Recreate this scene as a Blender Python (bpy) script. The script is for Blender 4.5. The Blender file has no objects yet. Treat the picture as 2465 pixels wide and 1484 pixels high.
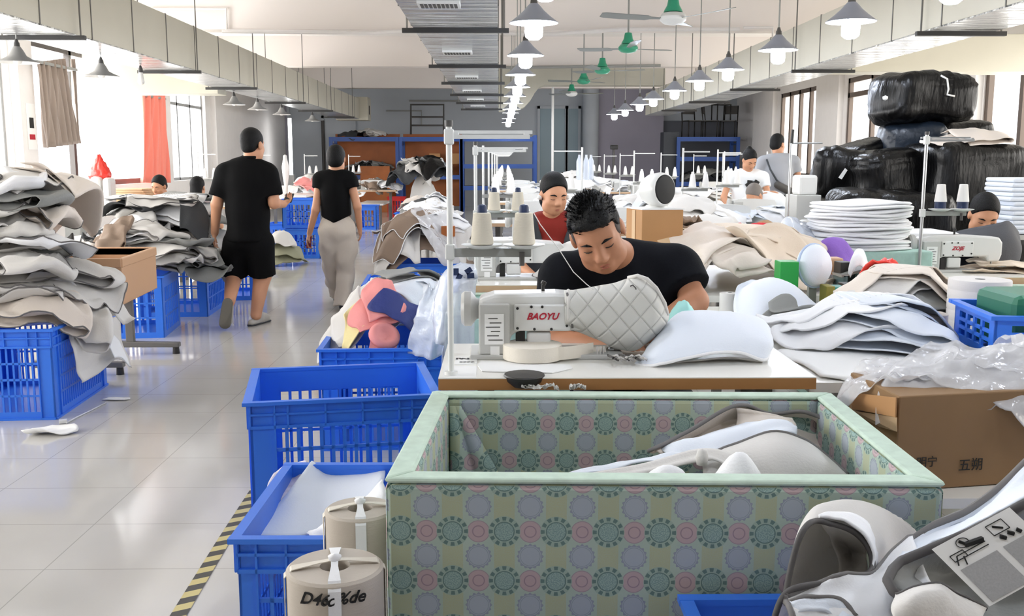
import bpy, bmesh, math, random
import numpy as np
from mathutils import Vector, Matrix

S = bpy.context.scene
COL = S.collection
# ------------------------------------------------------------------ camera, world, exposure
IW, IH, F, H = 2465, 1484, 2400.0, 1.42
TH = math.atan(357.0 / F)
PSI = math.atan(32.5 / F * math.cos(TH))
cam = bpy.data.objects.new('camera', bpy.data.cameras.new('camera'))
COL.objects.link(cam)
cam.data.sensor_width = 36.0
cam.data.lens = 36.0 * F / IW
cam.data.clip_start = 0.05
cam.location = (0, 0, H)
cam.rotation_euler = (math.pi / 2 - TH, 0, -PSI)
S.camera = cam
CR = (Matrix.Rotation(-PSI, 3, 'Z') @ Matrix.Rotation(math.pi / 2 - TH, 3, 'X'))

w = bpy.data.worlds.new('world')
S.world = w
w.use_nodes = True
w.node_tree.nodes['Background'].inputs[0].default_value = (0.93, 0.96, 1.0, 1)
w.node_tree.nodes['Background'].inputs[1].default_value = 1.5

S.view_settings.view_transform = 'Standard'
S.view_settings.look = 'None'
S.view_settings.gamma = 1
S.view_settings.use_curve_mapping = False
S.view_settings.exposure = 0.72
try:
    S.cycles.use_denoising = True
    S.cycles.denoiser = 'OPENIMAGEDENOISE'
    S.cycles.max_bounces = 7
    S.cycles.diffuse_bounces = 4
    S.cycles.glossy_bounces = 3
    S.cycles.transmission_bounces = 3
    S.cycles.transparent_max_bounces = 10
    S.cycles.sample_clamp_indirect = 6
    S.cycles.caustics_reflective = False
    S.cycles.caustics_refractive = False
except Exception:
    pass

LX, RX, Y0R, Y1R, ZC = -6.5, 7.3, -6.0, 31.0, 3.92
LWIN = [(0.2, 4.2), (5, 9), (9.5, 13.6), (14.15, 19.3), (19.9, 22.6)]
RWIN = [(0.6, 4.8), (5.5, 10.3), (11, 15.2), (15.85, 21.2), (23.0, 26.2)]
WZ0, WZ1 = 1.0, 3.1


def daylight(x, span, rad, col, side):
    L = bpy.data.lights.new('window_daylight', 'AREA')
    L.shape = 'RECTANGLE'
    L.size = WZ1 - WZ0 + 0.5
    L.size_y = span[1] - span[0] + 0.5
    L.energy = rad * math.pi * L.size * L.size_y
    L.color = col
    o = bpy.data.objects.new('window_daylight', L)
    COL.objects.link(o)
    o.location = (x, (span[0] + span[1]) / 2, (WZ0 + WZ1) / 2)
    o.rotation_euler = (0, -math.pi / 2 if side < 0 else math.pi / 2, 0)


for sp in LWIN:
    daylight(LX - 0.45, sp, 5.6, (1.0, 0.985, 0.97), -1)
for sp in RWIN:
    daylight(RX + 0.45, sp, 2.5, (1.0, 0.92, 0.80), 1)


# ------------------------------------------------------------------ geometry helpers
def ray(px, py):
    return CR @ Vector((px - IW / 2, -(py - IH / 2), -F))


def P(px, py, Y):
    """world point of a pixel at distance Y down the hall"""
    c = ray(px, py)
    return Vector((0, 0, H)) + c * (Y / c.y)


def PZ(px, py, Z):
    """world point of a pixel on the level plane at height Z"""
    c = ray(px, py)
    return Vector((0, 0, H)) + c * ((Z - H) / c.z)


def srgb(h):
    h = h.lstrip('#')
    v = [int(h[i:i + 2], 16) / 255 for i in (0, 2, 4)]
    return tuple(x / 12.92 if x <= 0.04045 else ((x + 0.055) / 1.055) ** 2.4 for x in v) + (1.0,)


_prng = random.Random(7)


def R(a, b):
    return _prng.uniform(a, b)


class MB:
    """collects boxes, tubes, lathes ... and links them as one mesh object"""

    def __init__(s):
        s.v, s.f, s.uv, s.mi = [], [], {}, {}

    def add(s, vs, fs):
        b = len(s.v)
        s.v += [tuple(p) for p in vs]
        for f in fs:
            s.f.append(tuple(i + b for i in f))
        return s

    def box(s, c, d, rot=None):
        x, y, z = d[0] / 2, d[1] / 2, d[2] / 2
        vs = [Vector(p) for p in ((-x, -y, -z), (x, -y, -z), (x, y, -z), (-x, y, -z), (-x, -y, z), (x, -y, z), (x, y, z), (-x, y, z))]
        if rot is not None:
            m = rot if isinstance(rot, Matrix) else Matrix.Rotation(rot, 3, 'Z')
            vs = [m @ p for p in vs]
        c = Vector(c)
        return s.add([p + c for p in vs], [(0, 3, 2, 1), (4, 5, 6, 7), (0, 1, 5, 4), (1, 2, 6, 5), (2, 3, 7, 6), (3, 0, 4, 7)])

    def box2(s, a, b):
        return s.box([(a[i] + b[i]) / 2 for i in range(3)], [abs(b[i] - a[i]) for i in range(3)])

    def hexa(s, p):
        """8 corners: 4 bottom, 4 top"""
        return s.add(p, [(0, 3, 2, 1), (4, 5, 6, 7), (0, 1, 5, 4), (1, 2, 6, 5), (2, 3, 7, 6), (3, 0, 4, 7)])

    def cyl(s, a, b, r0, r1=None, n=14, caps=True):
        a, b = Vector(a), Vector(b)
        r1 = r0 if r1 is None else r1
        z = (b - a).normalized()
        x = z.orthogonal().normalized()
        y = z.cross(x)
        vs = []
        for p, r in ((a, r0), (b, r1)):
            for i in range(n):
                t = 2 * math.pi * i / n
                vs.append(p + (x * math.cos(t) + y * math.sin(t)) * r)
        fs = [(i, (i + 1) % n, n + (i + 1) % n, n + i) for i in range(n)]
        if caps:
            fs += [tuple(range(n - 1, -1, -1)), tuple(range(n, 2 * n))]
        return s.add(vs, fs)

    def lathe(s, prof, c=(0, 0, 0), n=24, M=None, cap=True):
        vs, fs = [], []
        c = Vector(c)
        for r, z in prof:
            for i in range(n):
                t = 2 * math.pi * i / n
                p = Vector((r * math.cos(t), r * math.sin(t), z))
                vs.append((M @ p if M else p) + c)
        for k in range(len(prof) - 1):
            for i in range(n):
                j = (i + 1) % n
                fs.append((k * n + i, k * n + j, (k + 1) * n + j, (k + 1) * n + i))
        if cap:
            if prof[0][0] > 1e-5:
                fs.append(tuple(range(n - 1, -1, -1)))
            if prof[-1][0] > 1e-5:
                fs.append(tuple((len(prof) - 1) * n + i for i in range(n)))
        return s.add(vs, fs)

    def prism(s, poly, M, d0, d1):
        """2D polygon extruded from d0 to d1 along the third axis of M (4x4)"""
        n = len(poly)
        vs = [M @ Vector((x, y, d)) for d in (d0, d1) for x, y in poly]
        fs = [(i, (i + 1) % n, n + (i + 1) % n, n + i) for i in range(n)]
        fs += [tuple(range(n - 1, -1, -1)), tuple(range(n, 2 * n))]
        return s.add(vs, fs)

    def tube(s, pts, r, n=8, closed=False):
        pts = [Vector(p) for p in pts]
        m = len(pts)
        vs, fs = [], []
        up = None
        for k, p in enumerate(pts):
            q = pts[(k + 1) % m] if (closed or k < m - 1) else p
            o = pts[k - 1] if (closed or k > 0) else p
            t = (q - o)
            t = t.normalized() if t.length > 1e-9 else Vector((0, 0, 1))
            if up is None:
                up = t.orthogonal().normalized()
            up = (up - t * up.dot(t))
            up = up.normalized() if up.length > 1e-6 else t.orthogonal().normalized()
            sd = t.cross(up)
            rr = r[k] if isinstance(r, (list, tuple)) else r
            for i in range(n):
                a = 2 * math.pi * i / n
                vs.append(p + (up * math.cos(a) + sd * math.sin(a)) * rr)
        for k in range(m if closed else m - 1):
            k2 = (k + 1) % m
            for i in range(n):
                j = (i + 1) % n
                fs.append((k * n + i, k * n + j, k2 * n + j, k2 * n + i))
        if not closed:
            fs += [tuple(range(n - 1, -1, -1)), tuple((m - 1) * n + i for i in range(n))]
        return s.add(vs, fs)

    def build(s, name, m, parent=None, smooth=False, bevel=0, seg=2):
        me = bpy.data.meshes.new(name)
        me.from_pydata(s.v, [], s.f)
        bm = bmesh.new()
        bm.from_mesh(me)
        bmesh.ops.recalc_face_normals(bm, faces=bm.faces)
        bm.to_mesh(me)
        bm.free()
        return link(name, me, m, parent, smooth, bevel, seg)


def link(name, me, m, parent=None, smooth=False, bevel=0, seg=2):
    o = bpy.data.objects.new(name, me)
    COL.objects.link(o)
    for k in (m if isinstance(m, (list, tuple)) else [m]):
        me.materials.append(k)
    if smooth:
        me.shade_smooth()
    if smooth == 'auto':
        md = None
        try:
            me.set_sharp_from_angle(angle=math.radians(38))
        except Exception:
            pass
    if bevel:
        b = o.modifiers.new('bevel', 'BEVEL')
        b.width = bevel
        b.segments = seg
        b.limit_method = 'ANGLE'
        b.angle_limit = math.radians(35)
    if parent is not None:
        o.parent = parent
        o.matrix_parent_inverse = parent.matrix_basis.inverted()
    return o


def tag(o, label=None, cat=None, group=None, kind=None):
    if label:
        o['label'] = label
    if cat:
        o['category'] = cat
    if group:
        o['group'] = group
    if kind:
        o['kind'] = kind
    return o


def thing(name, label, cat, group=None, loc=(0, 0, 0), rz=0):
    o = bpy.data.objects.new(name, None)
    COL.objects.link(o)
    o.empty_display_size = 0.05
    o.location = loc
    o.rotation_euler = (0, 0, rz)
    return tag(o, label, cat, group)


def dup(root, loc, rz=0, label=None, group=None, scale=None):
    def cp(o, parent):
        c = o.copy()
        COL.objects.link(c)
        if parent is not None:
            c.parent = parent
            c.matrix_parent_inverse = o.matrix_parent_inverse
        for ch in list(o.children):
            cp(ch, c)
        return c
    r = cp(root, None)
    r.location = loc
    r.rotation_euler = (0, 0, rz)
    if scale:
        r.scale = scale if isinstance(scale, tuple) else (scale,) * 3
    if label:
        r['label'] = label
    if group:
        r['group'] = group
    return r


def place(root, first, loc, rz=0, label=None, group=None):
    if first:
        root.location = loc
        root.rotation_euler = (0, 0, rz)
        if label:
            root['label'] = label
        if group:
            root['group'] = group
        return root
    return dup(root, loc, rz, label, group)


def struct(o):
    o['kind'] = 'structure'
    return o


def text_mesh(name, txt, M, size, m, parent, depth=0.0008, bold=0.0, shear=0.0):
    cu = bpy.data.curves.new(name, 'FONT')
    cu.body = txt
    cu.size = size
    cu.extrude = depth
    cu.offset = bold
    cu.shear = shear
    cu.align_x = 'CENTER'
    cu.align_y = 'CENTER'
    cu.resolution_u = 3
    t = bpy.data.objects.new(name, cu)
    COL.objects.link(t)
    dg = bpy.context.evaluated_depsgraph_get()
    me = bpy.data.meshes.new_from_object(t.evaluated_get(dg))
    bpy.data.objects.remove(t)
    bpy.data.curves.remove(cu)
    me.name = name
    me.transform(M)
    me.materials.clear()
    return link(name, me, m, parent)


# ------------------------------------------------------------------ materials
def mat(name, hexc, rough=0.6, metal=0.0, var=0.0, vscale=6.0, bump=0.0, bscale=60.0, spec=0.5, emit=0.0, alpha=1.0, sheen=0.0, coat=0.0, rand=0.0, trans=0.0, ani=None):
    m = bpy.data.materials.new(name)
    m.use_nodes = True
    nt = m.node_tree
    b = nt.nodes['Principled BSDF']
    c = srgb(hexc) if isinstance(hexc, str) else hexc
    b.inputs['Base Color'].default_value = c
    b.inputs['Roughness'].default_value = rough
    b.inputs['Metallic'].default_value = metal
    b.inputs['Specular IOR Level'].default_value = spec
    if sheen:
        b.inputs['Sheen Weight'].default_value = sheen
    if coat:
        b.inputs['Coat Weight'].default_value = coat
    if trans:
        b.inputs['Transmission Weight'].default_value = trans
    if emit:
        b.inputs['Emission Color'].default_value = c
        b.inputs['Emission Strength'].default_value = emit
    if alpha < 1:
        b.inputs['Alpha'].default_value = alpha
    tc = nt.nodes.new('ShaderNodeTexCoord')
    src = None
    if var or rand:
        hsv = nt.nodes.new('ShaderNodeHueSaturation')
        hsv.inputs['Color'].default_value = c
        val = None
        if var:
            n = nt.nodes.new('ShaderNodeTexNoise')
            n.inputs['Scale'].default_value = vscale
            n.inputs['Detail'].default_value = 4
            nt.links.new(tc.outputs['Object'], n.inputs['Vector'])
            mr = nt.nodes.new('ShaderNodeMapRange')
            mr.inputs['From Min'].default_value = 0.25
            mr.inputs['From Max'].default_value = 0.75
            mr.inputs['To Min'].default_value = 1 - var
            mr.inputs['To Max'].default_value = 1 + var
            nt.links.new(n.outputs['Fac'], mr.inputs['Value'])
            val = mr.outputs[0]
        if rand:
            oi = nt.nodes.new('ShaderNodeObjectInfo')
            mr = nt.nodes.new('ShaderNodeMapRange')
            mr.inputs['To Min'].default_value = 1 - rand
            mr.inputs['To Max'].default_value = 1 + rand * 0.5
            nt.links.new(oi.outputs['Random'], mr.inputs['Value'])
            if val is None:
                val = mr.outputs[0]
            else:
                mm = nt.nodes.new('ShaderNodeMath')
                mm.operation = 'MULTIPLY'
                nt.links.new(val, mm.inputs[0])
                nt.links.new(mr.outputs[0], mm.inputs[1])
                val = mm.outputs[0]
        nt.links.new(val, hsv.inputs['Value'])
        nt.links.new(hsv.outputs[0], b.inputs['Base Color'])
    if bump:
        n = nt.nodes.new('ShaderNodeTexNoise')
        n.inputs['Scale'].default_value = bscale
        n.inputs['Detail'].default_value = 3
        mp = nt.nodes.new('ShaderNodeMapping')
        if ani:
            mp.inputs['Scale'].default_value = ani
        nt.links.new(tc.outputs['Object'], mp.inputs['Vector'])
        nt.links.new(mp.outputs[0], n.inputs['Vector'])
        bp = nt.nodes.new('ShaderNodeBump')
        bp.inputs['Strength'].default_value = bump
        bp.inputs['Distance'].default_value = 0.01
        nt.links.new(n.outputs['Fac'], bp.inputs['Height'])
        nt.links.new(bp.outputs[0], b.inputs['Normal'])
    return m


class NX:
    """tiny expression helper for shader maths"""

    def __init__(s, nt):
        s.nt = nt

    def m(s, op, a, b=None, c=None):
        n = s.nt.nodes.new('ShaderNodeMath')
        n.operation = op
        for i, x in enumerate((a, b, c)):
            if x is None:
                continue
            if isinstance(x, (int, float)):
                n.inputs[i].default_value = x
            else:
                s.nt.links.new(x, n.inputs[i])
        return n.outputs[0]

    def mix(s, f, a, b):
        n = s.nt.nodes.new('ShaderNodeMix')
        n.data_type = 'RGBA'
        for i, x in ((0, f), (6, a), (7, b)):
            if isinstance(x, (int, float)):
                n.inputs[i].default_value = x
            elif isinstance(x, tuple):
                n.inputs[i].default_value = x
            else:
                s.nt.links.new(x, n.inputs[i])
        return n.outputs[2]


M = {}
M['wall'] = mat('painted_wall', '#e9e6e4', 0.75, var=0.02)
M['wall_far'] = mat('grey_far_wall', '#b9bfc5', 0.7, var=0.03, vscale=1.5)
M['wall_dark'] = mat('grey_partition', '#a29eab', 0.7, var=0.03, vscale=1.5)
M['door_grey'] = mat('blue_grey_door', '#97aab2', 0.5)
M['ceiling'] = mat('ceiling_paint', '#f1eeea', 0.85, var=0.015, vscale=1.0)
M['beam'] = mat('beam_paint', '#eee7e2', 0.85)
M['frame_dark'] = mat('dark_window_frame', '#3b342f', 0.4)
M['frame_brown'] = mat('brown_window_frame', '#54463c', 0.4)
M['frame_grey'] = mat('grey_window_frame', '#9a9c9c', 0.4)
M['duct_cream'] = mat('duct_board_cream', '#ccc8b8', 0.5, var=0.03, vscale=2.0)
M['duct_foil'] = mat('duct_foil', '#dfe2e3', 0.22, 0.8, bump=1.0, bscale=2.4, ani=(0.25, 4.0, 0.3))
[n for n in M['duct_foil'].node_tree.nodes if n.type == 'BUMP'][0].inputs['Distance'].default_value = 0.09
M['black_metal'] = mat('black_metal', '#23211f', 0.45)
M['dark_grey'] = mat('dark_grey_plastic', '#4c4a48', 0.5)
M['chrome'] = mat('steel', '#bfc2c4', 0.28, 0.9)
M['white_metal'] = mat('white_enamel_metal', '#e4e5e2', 0.35)
M['grey_metal'] = mat('grey_enamel_metal', '#9b9c98', 0.4)
M['leg_metal'] = mat('taupe_leg_metal', '#6c6a66', 0.45)
M['lamp_grey'] = mat('lamp_shade_grey', '#8d919c', 0.45)
M['lamp_dark'] = mat('lamp_shade_warm_grey', '#a3a29f', 0.5)  # warm grey enamel of the unlit lampshades
M['lamp_in'] = mat('lamp_shade_white_inside', '#f4f4f2', 0.4)
M['bulb'] = mat('lit_bulb', '#e6efff', 0.3, emit=60.0)
M['bulb_off'] = mat('frosted_bulb', '#f5f3ee', 0.3)
M['green'] = mat('fan_green_enamel', '#2f9d78', 0.3)
M['fan_blade'] = mat('fan_blade_grey', '#8b908e', 0.35, 0.3)
M['blue'] = mat('blue_crate_plastic', '#3478e8', 0.36, var=0.03, vscale=4)
M['blue_dk'] = mat('navy_cloth', '#1f2f72', 0.6, bump=0.3, bscale=40)
M['rack_blue'] = mat('rack_blue_steel', '#28509a', 0.4)
M['red_plastic'] = mat('red_plastic', '#c01d1c', 0.4)
M['white_cloth'] = mat('white_fabric', '#f6f7f9', 0.8, bump=0.12, bscale=160, sheen=0.15)
M['cool_cloth'] = mat('bluish_white_fabric', '#e9f0fa', 0.7, bump=0.1, bscale=160, sheen=0.15)
M['pale_cloth'] = mat('pale_grey_fabric', '#dedbd6', 0.75, bump=0.14, bscale=140, sheen=0.2, rand=0.1)
M['cream_cloth'] = mat('cream_fabric', '#e5dace', 0.75, bump=0.14, bscale=140, sheen=0.2, rand=0.07)
M['beige_cloth'] = mat('beige_fabric', '#e0cfba', 0.8, bump=0.14, bscale=120, sheen=0.2, rand=0.1)
M['brown_cloth'] = mat('taupe_fabric', '#8e7a69', 0.8, bump=0.14, bscale=120, rand=0.15)
M['grey_cloth'] = mat('mid_grey_fabric', '#8f908d', 0.8, bump=0.14, bscale=120, rand=0.2)
M['char_cloth'] = mat('charcoal_fabric', '#393b3d', 0.8, bump=0.14, bscale=120, rand=0.2)
M['khaki_cloth'] = mat('khaki_fabric', '#9a9a80', 0.8, bump=0.14, bscale=120)
M['red_cloth'] = mat('red_fabric', '#d9202e', 0.6, bump=0.2, bscale=60)
M['pink_cloth'] = mat('salmon_fabric', '#f09a96', 0.8, bump=0.15, bscale=90)
M['yellow_cloth'] = mat('pale_yellow_fabric', '#f3e3a4', 0.8, bump=0.15, bscale=90)
M['purple_cloth'] = mat('purple_fabric', '#8c62c0', 0.7, bump=0.15, bscale=90)
M['lilac_print'] = mat('lilac_printed_plastic', '#d9d2de', 0.5, var=0.16, vscale=40)
M['piping'] = mat('grey_piping', '#6d6a68', 0.7)
M['pipe_dark'] = mat('dark_piping', '#4a4746', 0.7)
M['laminate'] = mat('white_laminate', '#f3f1ea', 0.3)
M['edge_wood'] = mat('brown_edge_band', '#a2713f', 0.5, var=0.08, vscale=8)
M['edge_pale'] = mat('pale_wood_edge', '#c8a684', 0.5, var=0.06, vscale=8)
M['orange_ply'] = mat('orange_plywood', '#a35a21', 0.5, var=0.14, vscale=3, ani=(1, 1, 1))
M['carton'] = mat('kraft_carton', '#b28455', 0.7, var=0.05, vscale=5)
M['carton_dk'] = mat('brown_carton', '#8b6c49', 0.7, var=0.06, vscale=5)
M['carton_lt'] = mat('pale_carton', '#d0b08a', 0.7, var=0.04, vscale=5)
M['paper_bundle'] = mat('cardboard_sheets', '#d9b48e', 0.8, var=0.12, vscale=14)
M['tan'] = mat('tan_panel', '#cda37e', 0.5)
M['machine'] = mat('machine_white_enamel', '#e6e6e3', 0.3, coat=0.2)
M['machine_gr'] = mat('machine_grey_enamel', '#c4c4c0', 0.35)
M['tape_cream'] = mat('cream_webbing', '#e9e2d4', 0.75, bump=0.15, bscale=220)
M['roll'] = mat('greige_tape_roll', '#c9bfb2', 0.75, bump=0.25, bscale=30, ani=(1, 1, 30))
M['roll_wh'] = mat('white_tape_roll', '#e2dedb', 0.75, bump=0.25, bscale=30, ani=(1, 1, 30))
M['thread'] = mat('cream_thread', '#ece4d2', 0.8, bump=0.5, bscale=30, ani=(1, 1, 60))
M['thread_wh'] = mat('white_thread', '#f1efec', 0.8)
M['cone_blue'] = mat('navy_cone', '#16294d', 0.5)
M['paper'] = mat('white_paper', '#f3f3f1', 0.7)
M['paper_grey'] = mat('grey_print', '#a9a9a9', 0.8, var=0.1, vscale=300)
M['ink'] = mat('black_ink', '#161616', 0.7)
M['ink_red'] = mat('red_ink', '#b3142d', 0.5)
M['bag_black'] = mat('black_plastic_film', '#060607', 0.34, spec=0.32, bump=1.0, bscale=16, ani=(1.6, 1.6, 0.35))
M['bag_navy'] = mat('dark_blue_plastic_film', '#1b2430', 0.34, spec=0.4, bump=0.9, bscale=14)
M['skin'] = mat('skin', '#cc9675', 0.5, spec=0.35)
def thin_cloth(name, hexc, f):
    m = mat(name, hexc, 0.8, bump=0.12, bscale=140)
    nt = m.node_tree
    b = nt.nodes['Principled BSDF']
    o = [n for n in nt.nodes if n.type == 'OUTPUT_MATERIAL'][0]
    t_ = nt.nodes.new('ShaderNodeBsdfTranslucent')
    t_.inputs[0].default_value = srgb(hexc)
    x = nt.nodes.new('ShaderNodeMixShader')
    x.inputs[0].default_value = f
    nt.links.new(b.outputs[0], x.inputs[1])
    nt.links.new(t_.outputs[0], x.inputs[2])
    nt.links.new(x.outputs[0], o.inputs[0])
    return m


M['thin_cloth'] = thin_cloth('thin_pale_fabric', '#ece9e4', 0.22)
M['skin_shaded'] = mat('shaded_skin', '#b27d5e', 0.5, spec=0.35)  # darker copy of the skin, shade on the seated man put into the colour
M['hair'] = mat('black_hair', '#070708', 0.6, bump=0.5, bscale=160, spec=0.25)
M['hair_grey'] = mat('grey_hair', '#77706a', 0.6, bump=0.5, bscale=160)
M['shirt_black'] = mat('black_shirt', '#060607', 0.85, bump=0.1, bscale=200, spec=0.15)
M['shirt_navy'] = mat('navy_black_shirt', '#090b11', 0.85, bump=0.1, bscale=200, spec=0.15)
M['shirt_white'] = mat('white_shirt', '#edf0f2', 0.8)
M['shirt_grey'] = mat('grey_shirt', '#a8abb1', 0.8)
M['rust'] = mat('rust_red_knit', '#8e261b', 0.8)
M['orange_shirt'] = mat('orange_brown_shirt', '#b97a36', 0.8)
M['mauve_shirt'] = mat('grey_mauve_shirt', '#8b7f7e', 0.8)
M['trouser_beige'] = mat('beige_trousers', '#c9beb0', 0.8, bump=0.2, bscale=20)
M['shoe_grey'] = mat('grey_slipper', '#b3aea4', 0.7)
M['sole'] = mat('olive_sole', '#6b675c', 0.8)
M['red_phone'] = mat('dark_red_plastic', '#8b1f2c', 0.3)
M['lip'] = mat('lip', '#a8604f', 0.45)
M['curtain_brown'] = mat('taupe_curtain', '#9b8d83', 0.85, sheen=0.2)
M['curtain_red'] = mat('coral_curtain', '#f58a78', 0.8, sheen=0.2)
M['teal'] = mat('teal_plastic', '#2b8f82', 0.4)
M['grass_green'] = mat('bright_green_plastic', '#17913a', 0.4)
M['dk_green'] = mat('dark_green_plastic', '#176b4f', 0.5)
M['maroon'] = mat('maroon_cloth', '#5c2330', 0.8)
M['dark_cloth'] = mat('dark_fabric', '#3b4044', 0.8)  # dark grey cloth of the waistcoat and bag strap


def film(name, hexc, alpha, rough=0.2, bump=0.6, bscale=25):
    m = mat(name, hexc, rough, bump=bump, bscale=bscale, spec=0.7)
    m.node_tree.nodes['Principled BSDF'].inputs['Alpha'].default_value = alpha
    return m


M['film'] = film('clear_plastic_film', '#fafafc', 0.42, 0.13, 1.0, 18)
M['film_blue'] = film('bluish_plastic_film', '#e6eefa', 0.6)
M['film_thin'] = film('thin_clear_film', '#ffffff', 0.28, 0.12)
M['red_film'] = film('red_plastic_bag', '#f03a2c', 0.9, 0.3)


def glass_pane():
    m = bpy.data.materials.new('window_glass')
    m.use_nodes = True
    nt = m.node_tree
    nt.nodes.clear()
    o = nt.nodes.new('ShaderNodeOutputMaterial')
    t = nt.nodes.new('ShaderNodeBsdfTransparent')
    g = nt.nodes.new('ShaderNodeBsdfGlossy')
    g.inputs['Roughness'].default_value = 0.03
    x = nt.nodes.new('ShaderNodeMixShader')
    x.inputs[0].default_value = 0.06
    nt.links.new(t.outputs[0], x.inputs[1])
    nt.links.new(g.outputs[0], x.inputs[2])
    nt.links.new(x.outputs[0], o.inputs[0])
    return m


M['glass'] = glass_pane()


def floor_mat():
    m = mat('polished_floor_tile', '#d2cfc8', 0.16, spec=0.5)
    nt = m.node_tree
    b = nt.nodes['Principled BSDF']
    x = NX(nt)
    tc = nt.nodes.new('ShaderNodeTexCoord')
    sp = nt.nodes.new('ShaderNodeSeparateXYZ')
    nt.links.new(tc.outputs['Object'], sp.inputs[0])
    ya = PZ(300, 1371, 0).y
    yb = PZ(300, 994, 0).y
    ty = (yb - ya) / 5
    tx = 0.565
    lines = None
    for ax, t0, t in ((0, -1.593, tx), (1, ya, ty)):
        f = x.m('FRACT', x.m('ADD', x.m('DIVIDE', x.m('SUBTRACT', sp.outputs[ax], t0), t), 100.5))
        d = x.m('MULTIPLY', x.m('ABSOLUTE', x.m('SUBTRACT', f, 0.5)), t)
        l = x.m('LESS_THAN', d, 0.0022)
        lines = l if lines is None else x.m('MAXIMUM', lines, l)
    n = nt.nodes.new('ShaderNodeTexNoise')
    n.inputs['Scale'].default_value = 2.5
    n.inputs['Detail'].default_value = 5
    nt.links.new(tc.outputs['Object'], n.inputs['Vector'])
    base = x.mix(n.outputs['Fac'], srgb('#c3c0b9'), srgb('#cfccc7'))
    nt.links.new(x.mix(x.m('MULTIPLY', lines, 0.55), base, srgb('#8d8a84')), b.inputs['Base Color'])
    nt.links.new(x.m('ADD', x.m('MULTIPLY', n.outputs['Fac'], 0.08), 0.07), b.inputs['Roughness'])
    return m


M['floor'] = floor_mat()


def medallion_mat():
    """printed upholstery: dotted medallions, rose rounds, lilac rounds and yellow patches on sage"""
    m = mat('sage_medallion_fabric', '#a9c0ae', 0.8)
    nt = m.node_tree
    b = nt.nodes['Principled BSDF']
    x = NX(nt)
    uv = nt.nodes.new('ShaderNodeUVMap')
    sp = nt.nodes.new('ShaderNodeSeparateXYZ')
    nt.links.new(uv.outputs[0], sp.inputs[0])
    u, v = sp.outputs[0], sp.outputs[1]
    PER = 0.11
    nz = nt.nodes.new('ShaderNodeTexNoise')
    nz.inputs['Scale'].default_value = 420
    nt.links.new(uv.outputs[0], nz.inputs['Vector'])
    nb = nt.nodes.new('ShaderNodeTexNoise')
    nb.inputs['Scale'].default_value = 10
    nt.links.new(uv.outputs[0], nb.inputs['Vector'])

    def cell(du, dv):
        fu = x.m('SUBTRACT', x.m('FRACT', x.m('ADD', x.m('DIVIDE', u, PER), 50.5 + du)), 0.5)
        fv = x.m('SUBTRACT', x.m('FRACT', x.m('ADD', x.m('DIVIDE', v, PER), 50.5 + dv)), 0.5)
        r = x.m('SQRT', x.m('ADD', x.m('MULTIPLY', fu, fu), x.m('MULTIPLY', fv, fv)))
        a = x.m('ARCTAN2', fv, fu)
        return fu, fv, r, a

    def band(r, lo, hi):
        return x.m('MULTIPLY', x.m('GREATER_THAN', r, lo), x.m('LESS_THAN', r, hi))
    col = x.mix(nb.outputs['Fac'], srgb('#a2b6a9'), srgb('#b6c7b9'))
    # yellow patches
    fu, fv, r, a = cell(0, 0.5)
    k = x.m('MULTIPLY', x.m('LESS_THAN', x.m('ABSOLUTE', fu), 0.2), x.m('LESS_THAN', x.m('ABSOLUTE', fv), 0.25))
    col = x.mix(x.m('MULTIPLY', k, x.m('ADD', x.m('MULTIPLY', nz.outputs['Fac'], 0.7), 0.2)), col, srgb('#b3b283'))
    # lilac rounds with a scalloped rim
    fu, fv, r, a = cell(0.5, 0.5)
    sc = x.m('ADD', 0.245, x.m('MULTIPLY', x.m('COSINE', x.m('MULTIPLY', a, 16)), 0.016))
    col = x.mix(x.m('LESS_THAN', r, sc), col, srgb('#939aa8'))
    col = x.mix(x.m('LESS_THAN', r, 0.215), col, srgb('#a9b2bb'))
    col = x.mix(band(r, 0.185, 0.198), col, srgb('#939da6'))
    # rose rounds
    fu, fv, r, a = cell(0.5, 0)
    col = x.mix(x.m('LESS_THAN', r, 0.222), col, srgb('#a3939a'))
    col = x.mix(x.m('LESS_THAN', r, 0.205), col, srgb('#bba6a8'))
    col = x.mix(band(r, 0.1, 0.122), col, srgb('#9a8890'))
    # dotted medallions
    fu, fv, r, a = cell(0, 0)
    dots = x.m('MULTIPLY', band(r, 0.222, 0.298), x.m('GREATER_THAN', x.m('COSINE', x.m('MULTIPLY', a, 12)), -0.15))
    col = x.mix(x.m('LESS_THAN', r, 0.31), col, srgb('#9fb3a6'))
    col = x.mix(dots, col, srgb('#66807b'))
    col = x.mix(x.m('LESS_THAN', r, 0.2), col, srgb('#66807b'))
    core = x.mix(x.m('GREATER_THAN', nz.outputs['Fac'], 0.5), srgb('#7f9a96'), srgb('#9db5ac'))
    col = x.mix(x.m('LESS_THAN', r, 0.178), col, core)
    nt.links.new(col, b.inputs['Base Color'])
    return m


M['medallion'] = medallion_mat()
M['medallion_edge'] = mat('pale_sage_binding', '#c8dccb', 0.8, var=0.1, vscale=30)
M['sage_plain'] = mat('pale_sage_fabric', '#b3d3c8', 0.8, var=0.1, vscale=25)


def stripe_mat():
    m = mat('hazard_tape', '#e3c63b', 0.5)
    nt = m.node_tree
    x = NX(nt)
    uv = nt.nodes.new('ShaderNodeUVMap')
    sp = nt.nodes.new('ShaderNodeSeparateXYZ')
    nt.links.new(uv.outputs[0], sp.inputs[0])
    f = x.m('FRACT', x.m('DIVIDE', x.m('ADD', sp.outputs[1], x.m('MULTIPLY', sp.outputs[0], -0.55)), 0.098))
    nt.links.new(x.mix(x.m('GREATER_THAN', f, 0.5), srgb('#d9c98a'), srgb('#4a4844')), nt.nodes['Principled BSDF'].inputs['Base Color'])
    return m


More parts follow.
